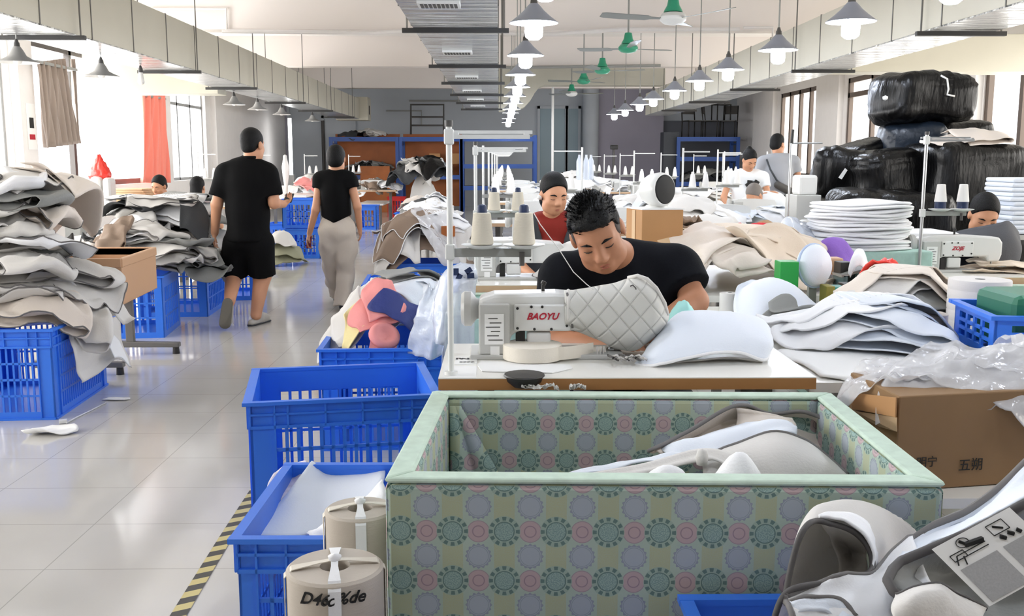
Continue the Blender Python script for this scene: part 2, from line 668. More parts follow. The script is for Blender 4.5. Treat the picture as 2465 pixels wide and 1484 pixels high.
M['hazard'] = stripe_mat()
# ------------------------------------------------------------------ the hall
struct(MB().box2((LX - 0.3, Y0R, -0.12), (RX + 0.3, Y1R + 0.3, 0)).build('floor', M['floor']))
struct(MB().box2((LX - 0.3, Y0R, ZC), (RX + 0.3, Y1R + 0.3, ZC + 0.15)).build('ceiling', M['ceiling']))


def window_wall(name, x0, x1, wins):
    b = MB()
    b.box2((x0, Y0R, 0), (x1, Y1R, WZ0))
    b.box2((x0, Y0R, WZ1), (x1, Y1R, ZC))
    e = Y0R
    for a, c in wins:
        b.box2((x0, e, WZ0), (x1, a, WZ1))
        e = c
    b.box2((x0, e, WZ0), (x1, Y1R, WZ1))
    return struct(b.build(name, M['wall']))


window_wall('wall_left', LX - 0.25, LX, LWIN)
window_wall('wall_right', RX, RX + 0.25, RWIN)
struct(MB().box2((LX - 0.25, Y0R - 0.25, 0), (RX + 0.25, Y0R, ZC)).build('wall_near', M['wall']))
struct(MB().box2((LX - 0.25, Y1R, 0), (RX + 0.25, Y1R + 0.25, ZC)).build('wall_far', M['wall_far']))


def window(k, x, span, frame, splits, transom=None, wd=0.07):
    b = MB()
    a, c = span
    for y in [a + wd / 2, c - wd / 2] + [a + (c - a) * t for t in splits]:
        b.box((x, y, (WZ0 + WZ1) / 2), (0.08, wd, WZ1 - WZ0))
    for z in [WZ0 + wd / 2, WZ1 - wd / 2] + ([transom] if transom else []):
        b.box((x, (a + c) / 2, z), (0.08, c - a, wd))
    o = struct(b.build('window_%d' % k, M[frame]))
    p = MB()
    p.add([(x, a, WZ0), (x, c, WZ0), (x, c, WZ1), (x, a, WZ1)], [(0, 1, 2, 3)])
    p.build('pane', M['glass'], o)


k = 0
for i, sp in enumerate(LWIN):
    k += 1
    window(k, LX - 0.12, sp, 'frame_grey' if i != 3 else 'frame_dark', [0.5] if i < 3 else ([0.32] if i == 3 else [0.36, 0.68]), 2.55 if i == 4 else None, 0.06 if i != 3 else 0.09)
for i, sp in enumerate(RWIN):
    k += 1
    window(k, RX + 0.06, sp, 'frame_brown' if i > 1 else 'frame_grey', [0.25, 0.5, 0.75] if i > 1 else [0.5], 2.75 if i == 3 else None, 0.1 if i > 1 else 0.07)

# piers standing proud of the left and right walls
for i, (y0, y1) in enumerate(((13.65, 14.08), (19.35, 19.85), (23.0, 25.4))):
    struct(MB().box2((LX - 0.01, y0, 0), (LX + 0.12, y1, ZC)).build('trim_%d' % (i + 1), M['wall']))
for i, (y0, y1) in enumerate(((15.25, 15.8), (21.4, 22.9), (26.5, 28.5))):
    struct(MB().box2((RX - 0.12, y0, 0), (RX + 0.01, y1, ZC)).build('trim_%d' % (i + 4), M['wall']))

# cross beams
for y in (2.6, 8.6, PZ(1200, 72, H + 1.9).y, PZ(1200, 160, H + 1.9).y, PZ(1200, 212, H + 1.9).y):
    struct(MB().box2((LX, y, H + 1.9), (RX, y + 0.36, ZC + 0.02)).build('beam', M['beam']))

# far wall: partition, column, doors, pipes
YF = Y1R
a, c = P(1440, 400, YF - 0.3), P(1595, 400, YF - 0.3)
struct(MB().box2((a.x, YF - 0.3, 0), (c.x, YF, ZC)).build('wall_partition', M['wall_dark']))
a, c = P(1595, 400, YF - 0.12), P(1790, 400, YF - 0.12)
struct(MB().box2((a.x, YF - 0.12, 0), (c.x, YF, 2.6)).build('wall_dark_slab', mat('dark_grey_wall', '#5d6068', 0.7)))  # dark grey slab standing proud of the far wall
a = P(1421, 400, YF - 0.4)
struct(MB().cyl((a.x, YF - 0.4, 0), (a.x, YF - 0.4, ZC), 0.24, n=24).build('column_far', M['wall_far'], smooth='auto'))


def door(k, px0, px1, py0, m):
    a, c = P(px0, py0, YF - 0.05), P(px1, py0, YF - 0.05)
    o = struct(MB().box2((a.x, YF - 0.05, 0), (c.x, YF + 0.01, a.z)).build('door_%d' % k, M[m]))
    f = MB()
    for x in (a.x - 0.04, c.x + 0.04):
        f.box2((x - 0.04, YF - 0.09, 0), (x + 0.04, YF, a.z + 0.08))
    f.box2((a.x - 0.08, YF - 0.09, a.z), (c.x + 0.08, YF, a.z + 0.08))
    f.build('door_frame', M['wall_far'], o)
    MB().cyl((c.x - 0.1, YF - 0.12, 1.02), (c.x - 0.1, YF - 0.05, 1.02), 0.03, n=8).build('door_handle', M['black_metal'], o)


door(1, 1300, 1362, 262, 'door_grey')
door(2, 1367, 1392, 262, 'door_grey')
door(3, 640, 690, 250, 'wall_dark')
door(4, 780, 850, 285, 'wall_far')
b = MB()
b.tube([P(930, 267, YF - 0.05), P(1015, 267, YF - 0.05), P(1015, 300, YF - 0.05)], 0.02, 6)
b.tube([P(985, 243, YF - 0.05), P(1180, 243, YF - 0.05)], 0.025, 6)
tag(b.build('wall_conduit', M['grey_metal']), 'thin grey conduit bent along the far grey wall', 'pipe')
p = P(775, 280, YF - 0.2)
tag(MB().cyl((p.x, YF - 0.1, 0), (p.x, YF - 0.1, 2.6), 0.05, n=10).build('drain_pipe', M['dark_grey'], smooth='auto'), 'dark vertical pipe on the far wall left of the racks', 'pipe')
p = P(697, 285, 28.6)
b = thing('tube_light', 'bright vertical tube light standing at the far left corner', 'lamp')
MB().cyl((p.x, 28.6, 1.0), (p.x, 28.6, p.z), 0.05, n=10).build('tube', mat('lit_tube', '#ffffff', 0.3, emit=6.0), b)
MB().box2((p.x - 0.09, 28.5, 0), (p.x + 0.09, 28.7, 1.0)).build('base', M['white_metal'], b)

# ceiling conduits
b = MB()
y = PZ(1200, 72, H + 1.9).y - 0.06
b.tube([P(360, 22, y), P(545, 22, y), P(545, 72, y)], 0.022, 6)
b.tube([P(535, 75, y), P(900, 79, y), P(985, 74, y), P(1005, 70, y)], 0.03, 6)
tag(b.build('ceiling_conduit', M['wall']), 'white conduit running along the ceiling beam left of the middle duct', 'pipe')
b = MB()
b.tube([P(1205, 80, y), P(1330, 82, y), P(1500, 70, y), P(1780, 70, y)], 0.03, 6)
b.tube([P(1790, 66, y), P(1860, 66, y), P(1860, 110, y)], 0.02, 6)
tag(b.build('ceiling_conduit', M['wall']), 'white conduit sagging along the ceiling beam behind the big ceiling fan', 'pipe')
y = PZ(1200, 160, H + 1.9).y - 0.06
b = MB()
b.tube([P(1205, 163, y), P(1590, 158, y)], 0.03, 6)
tag(b.build('ceiling_conduit', M['grey_metal']), 'grey conduit on the second ceiling beam above the green fans', 'pipe')

# ------------------------------------------------------------------ air ducts
DZ0, DZ1 = H + 1.1, H + 1.64


def duct(label, x0, x1, y0, y1, seam0, bars, vents=()):
    t = thing('air_duct', label, 'air duct', 'long air ducts under the ceiling', ((x0 + x1) / 2, y0, DZ0))
    MB().box2((x0, y0, DZ0 + 0.012), (x1, y1, DZ1)).build('duct_body', M['duct_cream'], t)
    MB().box2((x0 + 0.004, y0, DZ0), (x1 - 0.004, y1, DZ0 + 0.014)).build('foil_underside', M['duct_foil'], t)
    y = seam0
    while y < y1 - 0.2:
        MB().box(((x0 + x1) / 2, y, (DZ0 + DZ1) / 2 + 0.004), (x1 - x0 + 0.012, 0.014, DZ1 - DZ0 + 0.006)).build('seam', M['leg_metal'], t)
        y += 1.07
    for y in bars:
        MB().box2((x0 - 0.09, y, DZ0 - 0.04), (x1 + 0.09, y + 0.045, DZ0 - 0.002)).build('support_bar', M['black_metal'], t)
        for x in (x0 - 0.05, x1 + 0.05):
            MB().cyl((x, y + 0.022, DZ0 - 0.038), (x, y + 0.022, ZC), 0.008, n=6).build('hanger_rod', M['leg_metal'], t)
    for y in vents:
        v = MB()
        xm = x0 + 0.3
        v.box2((xm - 0.15, y, DZ0 - 0.02), (xm + 0.15, y + 0.24, DZ0 - 0.0))
        g = v.build('vent', M['white_metal'], t)
        s = MB()
        for q in range(9):
            s.box((xm - 0.12 + 0.03 * q, y + 0.12, DZ0 - 0.021), (0.021, 0.18, 0.004))
        s.build('vent_slot', M['black_metal'], g)
    return t


duct('long cream air duct over the left aisle and worktables', -4.38, -3.78, -1.0, 27.6, -0.03, [2.9, 6.1, 9.2, 12.7, 15.6, 19.5, 22.7, 26.0])
duct('long foil air duct under the middle of the ceiling', -0.72, 0.0, -1.0, 22.4, -0.03, [3.0, 5.8, 8.65, 11.9, 14.5, 17.1, 19.5, 22.0], [7.2, 10.4, 13.5, 16.2, 18.5, 20.8])
duct('long cream air duct over the right worktables by the windows', 3.70, 4.30, -1.0, 25.5, -0.03, [2.4, 5.6, 8.8, 12.5, 15.8, 19.2, 22.4])


def cross_duct(label, poly, y0, y1):
    b = MB()
    Mx = Matrix(((1, 0, 0, 0), (0, 0, 1, 0), (0, 1, 0, 0), (0, 0, 0, 1)))
    b.prism(poly, Mx, y0, y1)
    return tag(b.build('branch_duct', M['duct_cream'], bevel=0.01), label, 'air duct')


pl = []
for px, py in ((1197, 160), (1197, 268), (1240, 267), (1262, 258), (1278, 240), (1288, 222), (1297, 210), (1310, 205), (1470, 205), (1606, 205), (1606, 160)):
    q = P(px, py, 22.5)
    pl.append((min(max(q.x, 0.006), 3.69), q.z))
cross_duct('pale branch duct curving from the middle duct across to the right duct', pl, 22.5, 23.0)
pl = []
for px, py in ((172, 128), (185, 170), (205, 198), (232, 216), (262, 225), (470, 226), (560, 226), (560, 128)):
    q = P(px, py, 16.0)
    pl.append((min(max(q.x, LX + 0.02), -4.39), q.z))
cross_duct('yellowish branch duct curving down to the left windows', pl, 16.0, 16.5)
a, c = P(2250, 150, 14.2), P(2465, 118, 14.2)
cross_duct('tan branch duct running to the right windows', [(4.31, DZ0 + 0.05), (RX - 0.01, DZ0 + 0.05), (RX - 0.01, DZ1), (4.31, DZ1)], 13.4, 13.9)

# air unit at the end of the left duct
t = thing('duct_outlet', 'square duct end box with a dark arrow mark at far end of left duct', 'air outlet', None, (-3.9, 27.7, DZ0))
MB().box2((-4.42, 27.62, DZ0 - 0.03), (-3.55, 28.3, DZ1 + 0.05)).build('box', M['duct_cream'], t, bevel=0.01)
MB().box((-3.545, 27.95, DZ0 + 0.25), (0.01, 0.09, 0.24)).build('arrow_mark', M['ink'], t)

# ------------------------------------------------------------------ pendant lamps
def make_lamp(lit, rod=True, shade=True, m='lamp_grey', flat=1.0):
    t = thing('pendant_lamp', '', 'lamp')
    b = MB()
    b.cyl((0, 0, 0.12), (0, 0, 0.17), 0.03, 0.024, n=12)
    b.cyl((0, 0, 0.17), (0, 0, 0.2), 0.02, 0.012, n=10)
    b.build('lamp_socket', M['dark_grey'], t, smooth='auto')
    if rod:
        MB().cyl((0, 0, 0.2), (0, 0, ZC - 2.41), 0.007, n=6).build('cord', M['grey_metal'], t)
    if shade:
        pr = [(0.03, 0.135), (0.05, 0.115 - 0.03 * (1 - flat)), (0.075, 0.085 * flat), (0.12, 0.045 * flat), (0.165, 0.01), (0.18, 0.0)]
        MB().lathe(pr + [(0.177, -0.004)], n=28, cap=False).build('lamp_shade', M[m], t, smooth='auto')
        MB().lathe([(0.177, -0.004), (0.16, 0.004), (0.115, 0.037 * flat), (0.07, 0.076 * flat), (0.03, 0.12)], n=28, cap=False).build('shade_lining', M['lamp_in'], t, smooth='auto')
    if lit:
        MB().lathe([(0.0, -0.125), (0.036, -0.121), (0.062, -0.1), (0.066, -0.06), (0.064, 0.0), (0.04, 0.06), (0.028, 0.12)], n=12, cap=False).build('bulb', M['bulb'], t, smooth=True)
    else:
        MB().lathe([(0.0, -0.02), (0.03, -0.012), (0.04, 0.015), (0.034, 0.05), (0.025, 0.12)], n=12, cap=False).build('bulb', M['bulb_off'], t, smooth=True)
    return t


ORD = ['first', 'second', 'third', 'fourth', 'fifth', 'sixth', 'seventh', 'eighth', 'ninth', 'tenth', 'eleventh', 'twelfth', 'thirteenth', 'fourteenth']
lp = make_lamp(True)
n = 0
for i, y in enumerate((5.7, 7.5, 9.8, 12.0, 14.0, 16.0, 18.0, 20.0, 21.6, 24.5, 27.0)):
    place(lp, n == 0, (0.26, y, 2.41), 0, 'lit grey pendant lamp in the middle row, %s from the front' % ORD[i], 'pendant lamps beside the middle duct')
    n += 1
for i, y in enumerate((5.77, 7.4, 9.3, 11.3, 12.9, 14.7, 16.7, 18.3, 20.4, 22.3)):
    place(lp, False, (2.55, y, 2.41), 0, 'lit grey pendant lamp along the right duct, %s from the front' % ORD[i], 'pendant lamps along the right duct')
for x, y in ((0.26, 3.6), (2.55, 3.6), (0.26, 1.7), (2.55, 1.7)):  # unseen lamps added overhead as extra light on the near end
    place(lp, False, (x, y, 2.41), 0, 'lit grey pendant lamp added out of view to brighten the foreground', 'added pendant lamps out of view')
def trim_cord(t, z):
    for ch in t.children:
        if ch.name.startswith('cord'):
            k_ = (DZ0 - 0.003 - z - 0.2) / (ZC - 2.41 - 0.2)
            ch.scale.z = k_
            ch.location.z = 0.2 * (1 - k_)


ld = make_lamp(False, True, True, 'lamp_dark', 0.65)
for i, (px, py, y) in enumerate(((43, 150, 9.1), (245, 184, 11.0), (553, 243, 16.6), (606, 264, 18.2), (665, 268, 20.2), (750, 287, 23.5))):
    q = P(px, py, y)
    q.z = min(q.z, DZ0 - 0.21)
    q.x = max(q.x, -4.3)
    o_ = place(ld, i == 0, (q.x, y, q.z), 0, 'unlit wide pendant lamp under the left duct, %s from the front' % ORD[i], 'unlit pendant lamps under the left duct')
    trim_cord(o_, q.z)
lb = make_lamp(False, True, False)
q = P(340, 200, 12.0)
bb = place(lb, True, (q.x, q.y, q.z), 0, 'bare bulb without shade hanging under the left duct', None)
trim_cord(bb, q.z)

# ------------------------------------------------------------------ ceiling fans
def make_fan(a0, plain):
    t = thing('ceiling_fan', '', 'ceiling fan')
    MB().cyl((0, 0, 0.1), (0, 0, ZC - 2.9), 0.012, n=8).build('down_rod', M['grey_metal'], t)
    MB().lathe([(0.03, 0.2), (0.045, 0.195), (0.06, 0.12), (0.085, 0.075), (0.09, 0.06)], n=20).build('canopy', M['green'], t, smooth='auto')
    MB().lathe([(0.05, 0.062), (0.1, 0.05), (0.128, 0.015), (0.125, -0.015), (0.09, -0.045), (0.03, -0.058)], n=24).build('motor', M['white_metal' if plain else 'green'], t, smooth='auto')
    for k in range(3):
        a = a0 + k * 2 * math.pi / 3
        m = Matrix.Rotation(a, 4, 'Z') @ Matrix.Rotation(math.radians(11), 4, 'X')
        b = MB()
        vs, fs = [], []
        prof = [(0.11, 0.018), (0.22, 0.03), (0.26, 0.062), (0.5, 0.07), (0.66, 0.068), (0.7, 0.05)]
        for x, wd in prof:
            for sy in (-1, 1):
                for z in (-0.003, 0.003):
                    vs.append(m @ Vector((x, sy * wd, z + 0.02 * (x / 0.7) ** 2)))
        for i in range(len(prof) - 1):
            a_, b_ = i * 4, i * 4 + 4
            fs += [(a_, a_ + 2, b_ + 2, b_), (a_ + 1, b_ + 1, b_ + 3, a_ + 3), (a_, b_, b_ + 1, a_ + 1), (a_ + 2, a_ + 3, b_ + 3, b_ + 2)]
        fs += [(0, 1, 3, 2), tuple(len(vs) - 4 + q for q in (0, 2, 3, 1))]
        b.add(vs, fs)
        b.build('blade', M['fan_blade'], t)
    return t


for i, (px, py, y, a0, d) in enumerate(((1620, 45, 9.7, 3.30, 'large green and white ceiling fan nearest the camera'), (1512, 117, 13.2, 0.55, 'green ceiling fan, second from the front'),
                                        (1450, 170, 16.5, 0.1, 'green ceiling fan, third from the front'), (1405, 196, 19.9, 0.9, 'green ceiling fan, fourth from the front'),
                                        (1376, 226, 21.9, 0.15, 'pale green ceiling fan below the curved branch duct'))):
    q = P(px, py, y)
    f = make_fan(a0, i in (0, 4))
    f['label'] = d
    f['group'] = 'ceiling fans in a row'
    f.location = (q.x, q.y, q.z)
    for ch in f.children:
        if ch.name.startswith('down_rod'):
            ch.scale.z = (ZC - q.z) / (ZC - 2.9 + 0.0)

# ------------------------------------------------------------------ curtains
def wave_sheet(name, c4, waves, amp, m, nu=90, nv=14, nrm=Vector((1, 0, 0)), thick=0.006, parent=None):
    tl, tr, bl, br = [Vector(p) for p in c4]
    vs, fs = [], []
    for j in range(nv + 1):
        v = j / nv
        for i in range(nu + 1):
            u = i / nu
            p = tl.lerp(tr, u).lerp(bl.lerp(br, u), v)
            s = math.sin(u * waves * 2 * math.pi + 1.3 * math.sin(v * 2.5 + u * 5)) + 0.4 * math.sin(u * waves * 4.6 * math.pi + 2 * v)
            vs.append(p + nrm * (s * amp * (0.55 + 0.45 * v)))
    for j in range(nv):
        for i in range(nu):
            a = j * (nu + 1) + i
            fs.append((a, a + 1, a + nu + 2, a + nu + 1))
    o = MB().add(vs, fs).build(name, m, parent, smooth=True)
    sd = o.modifiers.new('thickness', 'SOLIDIFY')
    sd.thickness = thick
    return o


def wp(px, py, x):
    c = ray(px, py)
    return Vector((0, 0, H)) + c * (x / c.x)


t = thing('curtain', 'taupe curtain gathered on a rail at the left window beside the dark post', 'curtain')
wave_sheet('cloth', (wp(88, 150, -6.3), wp(158, 140, -6.3), wp(105, 357, -6.3), wp(186, 345, -6.3)), 6, 0.05, M['curtain_brown'], parent=t)
a, c = wp(84, 148, -6.3), wp(178, 138, -6.3)
MB().box2((LX, a.y, a.z - 0.02), (-6.27, c.y + 0.03, a.z + 0.02)).build('curtain_rail', M['frame_grey'], t)
wave_sheet('cloth', (wp(170, 142, -6.32), wp(181, 142, -6.32), wp(183, 340, -6.32), wp(188, 345, -6.32)), 2, 0.03, M['curtain_brown'], nu=30, parent=t)
t = thing('curtain', 'coral red curtain hanging at the left window', 'curtain', None, wp(370, 228, -6.4))
MB().box2((LX, wp(341, 228, -6.3).y, wp(341, 228, -6.3).z - 0.02), (LX + 0.21, wp(398, 228, -6.3).y, wp(341, 228, -6.3).z + 0.02)).build('curtain_rail', M['frame_grey'], t)
wave_sheet('cloth', (wp(341, 228, -6.3), wp(398, 228, -6.3), wp(335, 440, -6.3), wp(404, 440, -6.3)), 4, 0.06, M['curtain_red'], parent=t)
# small notice on the pier
q = wp(76, 305, LX + 0.125)
t = thing('wall_notice', 'small notice with a black mark and red stamp on the left pier', 'sign', None, q)
MB().box((q.x, q.y, q.z), (0.006, 0.26, 0.62)).build('sheet', M['paper'], t)
MB().box((q.x + 0.005, q.y, q.z + 0.05), (0.004, 0.12, 0.14)).build('print', M['ink'], t)
MB().box((q.x + 0.005, q.y, q.z - 0.14), (0.004, 0.16, 0.07)).build('stamp', M['ink_red'], t)
# warning tape on the floor
pts = [(428, 1484), (470, 1415), (540, 1300), (600, 1205), (655, 1118)]
va, vb, uvs = [], [], []
pl = [PZ(a, c, 0.002) for a, c in [(395, 1540)] + pts]
L = 0
me = bpy.data.meshes.new('floor_tape')
vs, fs, uv = [], [], []
for i, p in enumerate(pl):
    if i:
        L += (p - pl[i - 1]).length
    q = pl[min(i + 1, len(pl) - 1)] - pl[max(i - 1, 0)]
    s = Vector((q.y, -q.x, 0)).normalized() * 0.026
    vs += [p - s, p + s]
    uv += [(-0.026, L), (0.026, L)]
for i in range(len(pl) - 1):
    fs.append((2 * i, 2 * i + 1, 2 * i + 3, 2 * i + 2))
me.from_pydata(vs, [], fs)
l = me.uv_layers.new(name='UVMap')
for lo in me.loops:
    l.data[lo.index].uv = uv[lo.vertex_index]
o = tag(link('floor_tape', me, M['hazard']), 'black and yellow hazard tape stuck on the floor beside crates', 'tape')
# ------------------------------------------------------------------ crates, tables, bins, machines
def crate(label, cx, cy, w, d, h, rz=0.0, z=0.0, group='blue lattice crates', fine=True, m='blue', cat='crate', name='plastic_crate'):
    t = thing(name, label, cat, group)
    th = 0.008
    mm = M[m]
    nb = 0.032 if fine else 0.06

    def wall(ax, sgn, L):
        b = MB()
        off = sgn * ((d if ax == 0 else w) / 2 - th / 2)

        def bx(u0, u1, z0, z1, thick=th, o=0.0):
            c = (u0 + u1) / 2
            if ax == 0:
                b.box((c, off + sgn * o, (z0 + z1) / 2), (u1 - u0, thick, z1 - z0))
            else:
                b.box((off + sgn * o, c, (z0 + z1) / 2), (thick, u1 - u0, z1 - z0))
        e = L / 2
        cw = min(0.075, L * 0.13)
        bx(-e, -e + cw, 0.0, h)
        bx(e - cw, e, 0.0, h)
        zb = [0.0, 0.045]
        bx(-e + cw, e - cw, 0, 0.045)
        tb = h * 0.8
        bx(-e + cw, e - cw, tb, h)
        rows = 4 if fine else 3
        for r in range(1, rows):
            z0 = 0.045 + (tb - 0.045) * r / rows
            bx(-e + cw, e - cw, z0 - 0.006, z0 + 0.006)
        n = max(4, int((L - 2 * cw) / nb))
        for i in range(1, n):
            u = -e + cw + (L - 2 * cw) * i / n
            bx(u - nb * 0.16, u + nb * 0.16, 0.045, tb)
        if fine:
            bx(-e, e, tb - 0.004, tb + 0.008, 0.014, 0.006)
            bx(-e, e, (tb + h) / 2 - 0.003, (tb + h) / 2 + 0.005, 0.014, 0.006)
            bx(-e, e, 0.0, 0.012, 0.014, 0.006)
            n = int(L / 0.11)
            for i in range(n + 1):
                u = -e + L * i / n
                bx(u - 0.003, u + 0.003, tb, h - 0.01, 0.014, 0.006)
            for u in (-e + cw, e - cw):
                bx(u - 0.003, u + 0.003, 0, h - 0.01, 0.014, 0.006)
        b.build('wall', mm, t)
    wall(0, -1, w)
    wall(0, 1, w)
    wall(1, -1, d)
    wall(1, 1, d)
    b = MB()
    r = 0.02
    for sy in (-1, 1):
        b.box((0, sy * (d / 2 + 0.004), h - 0.006), (w + 2 * r, 0.028, 0.014))
    for sx in (-1, 1):
        b.box((sx * (w / 2 + 0.004 + 0.001), 0, h - 0.0065), (0.028, d - 0.021, 0.0135))
    b.build('rim', mm, t)
    b = MB()
    b.box((0, 0, 0.008), (w - 0.01, d - 0.01, 0.012))
    b.build('crate_floor', mm, t)
    t.location = (cx, cy, z)
    t.rotation_euler = (0, 0, rz)
    return t


def crate_px(label, p0, p1, z, d, group='blue lattice crates', fine=True, h=None, **k):
    """crate from the pixels of its front rim corners at height z"""
    a, c = PZ(p0[0], p0[1], z), PZ(p1[0], p1[1], z)
    u = (c - a)
    rz = math.atan2(u.y, u.x)
    mid = (a + c) / 2 + Vector((-math.sin(rz), math.cos(rz), 0)) * d / 2
    return crate(label, mid.x, mid.y, u.length, d, h or z, rz, z - (h or z), group, fine, **k)


# -- fabric-covered bin in front
def uv_box_project(o, ou=0, ov=0, per=None):
    me = o.data
    l = me.uv_layers.new(name='UVMap')
    for f in me.polygons:
        n = f.normal
        for li in f.loop_indices:
            p = me.vertices[me.loops[li].vertex_index].co
            if abs(n.y) > max(abs(n.x), abs(n.z)):
                l.data[li].uv = (p.x - ou, p.z - ov)
            elif abs(n.x) > abs(n.z):
                l.data[li].uv = (p.y - ou, p.z - ov)
            else:
                l.data[li].uv = (p.x - ou, p.y - ov)


def fabric_bin(label, corners, zt, zb, th, m, mi, edge, ou=0, ov=0, ov2=None, ou2=None, floor_z=0.3):
    """corners: outer front-left, front-right, back-right, back-left"""
    fl, fr, br, bl = [Vector((c.x, c.y, 0)) for c in corners]
    t = thing('fabric_bin', label, 'fabric bin', None, ((fl.x + br.x) / 2, (fl.y + br.y) / 2, 0))
    cen = (fl + fr + br + bl) / 4

    def ins(p, q, r):
        a = (q - p).normalized() * th
        b = (r - p).normalized() * th
        return p + a + b
    il = [ins(fl, fr, bl), ins(fr, fl, br), ins(br, bl, fr), ins(bl, br, fl)]
    ol = [fl, fr, br, bl]

    def wallp(i, name, mm, u0, v0):
        j = (i + 1) % 4
        up = Vector((0, 0, 1))
        b = MB()
        q = [ol[i], ol[j], il[j], il[i]]
        b.hexa([p + up * zb for p in q] + [p + up * (zt - 0.012) for p in q])
        o = b.build(name, mm, t, bevel=0.012)
        uv_box_project(o, u0, v0)
        e = MB()
        e.hexa([p + up * (zt - 0.012) for p in q] + [p + up * zt for p in q])
        r = e.build('rim_binding', edge, t, bevel=0.006)
    wallp(0, 'front_panel', m, ou, ov)
    wallp(1, 'side_panel', mi, ou, ov)
    wallp(2, 'back_panel', m, ou if ou2 is None else ou2, ov if ov2 is None else ov2)
    wallp(3, 'side_panel', mi, ou, ov)
    b = MB()
    b.add([p + Vector((0, 0, floor_z)) for p in il], [(0, 1, 2, 3)])
    o = b.build('bin_floor', m, t)
    uv_box_project(o)
    o.modifiers.new('t', 'SOLIDIFY').thickness = 0.02
    return t, il


BZ = 0.755
c4 = [PZ(925, 1152, BZ), PZ(2278, 1162, BZ), PZ(2000, 944, BZ), PZ(1040, 940, BZ)]
a = P(965, 1278, c4[0].y)
b_ = P(1318, 1017, c4[3].y - 0.05)
bin1, il1 = fabric_bin('large fabric covered bin with medallion print standing in front of the sewing table', c4, BZ, 0.0, 0.055, M['medallion'], M['medallion'], M['medallion_edge'], a.x, a.z, b_.z, b_.x - 0.055)
# loose fold of the lining in the far left corner
q0 = il1[3]
b = MB()
nn = 16
vs, fs = [], []
for j in range(9):
    v = j / 8
    for i in range(nn + 1):
        u = i / nn
        s = 0.02 + 0.15 * v
        x = q0.x + 0.004 + u * s * 1.5
        y = q0.y - 0.012 - 0.05 * v * abs(math.sin(u * math.pi * 2.0)) * (1 - 0.4 * u)
        vs.append((x, y, BZ - 0.03 - v * 0.42))
for j in range(8):
    for i in range(nn):
        k = j * (nn + 1) + i
        fs.append((k, k + 1, k + nn + 2, k + nn + 1))
b.add(vs, fs)
o = b.build('lining_fold', M['medallion'], bin1, smooth=True)
uv_box_project(o, b_.x - 0.055, b_.z)
o.modifiers.new('t', 'SOLIDIFY').thickness = 0.004


# -- sewing tables
def sewing_table(label, x0, x1, y0, y1, zt=0.78, edge='edge_wood', group=None, top='laminate', rz=0):
    cx, cy = (x0 + x1) / 2, (y0 + y1) / 2
    t = thing('sewing_table', label, 'sewing table', group)
    w, d = x1 - x0, y1 - y0
    MB().box((0, 0, zt - 0.02), (w, d, 0.034)).build('tabletop', M[edge], t)
    MB().box((0, 0, zt - 0.0015), (w, d, 0.003)).build('laminate_surface', M[top], t)
    for sx in (-1, 1):
        b = MB()
        x = sx * (w / 2 - 0.14)
        b.box((x, 0, 0.42), (0.05, 0.08, 0.65))
        b.box((x, 0, 0.04), (0.06, d * 0.95, 0.05))
        b.box((x, 0, zt - 0.05), (0.05, d * 0.8, 0.03))
        for sy in (-1, 1):
            b.box((x, sy * d * 0.44, 0.0125), (0.04, 0.04, 0.025))
        b.build('leg', M['leg_metal'], t)
    t.location = (cx, cy, 0)
    t.rotation_euler = (0, 0, rz)
    return t


TZ = 0.78
tl, tr = PZ(1055, 911, TZ), PZ(1971, 912, TZ)
T1 = (tl.x, tr.x, tl.y, tl.y + 0.56)
sewing_table('white topped sewing table with brown edge behind the printed bin', *T1)


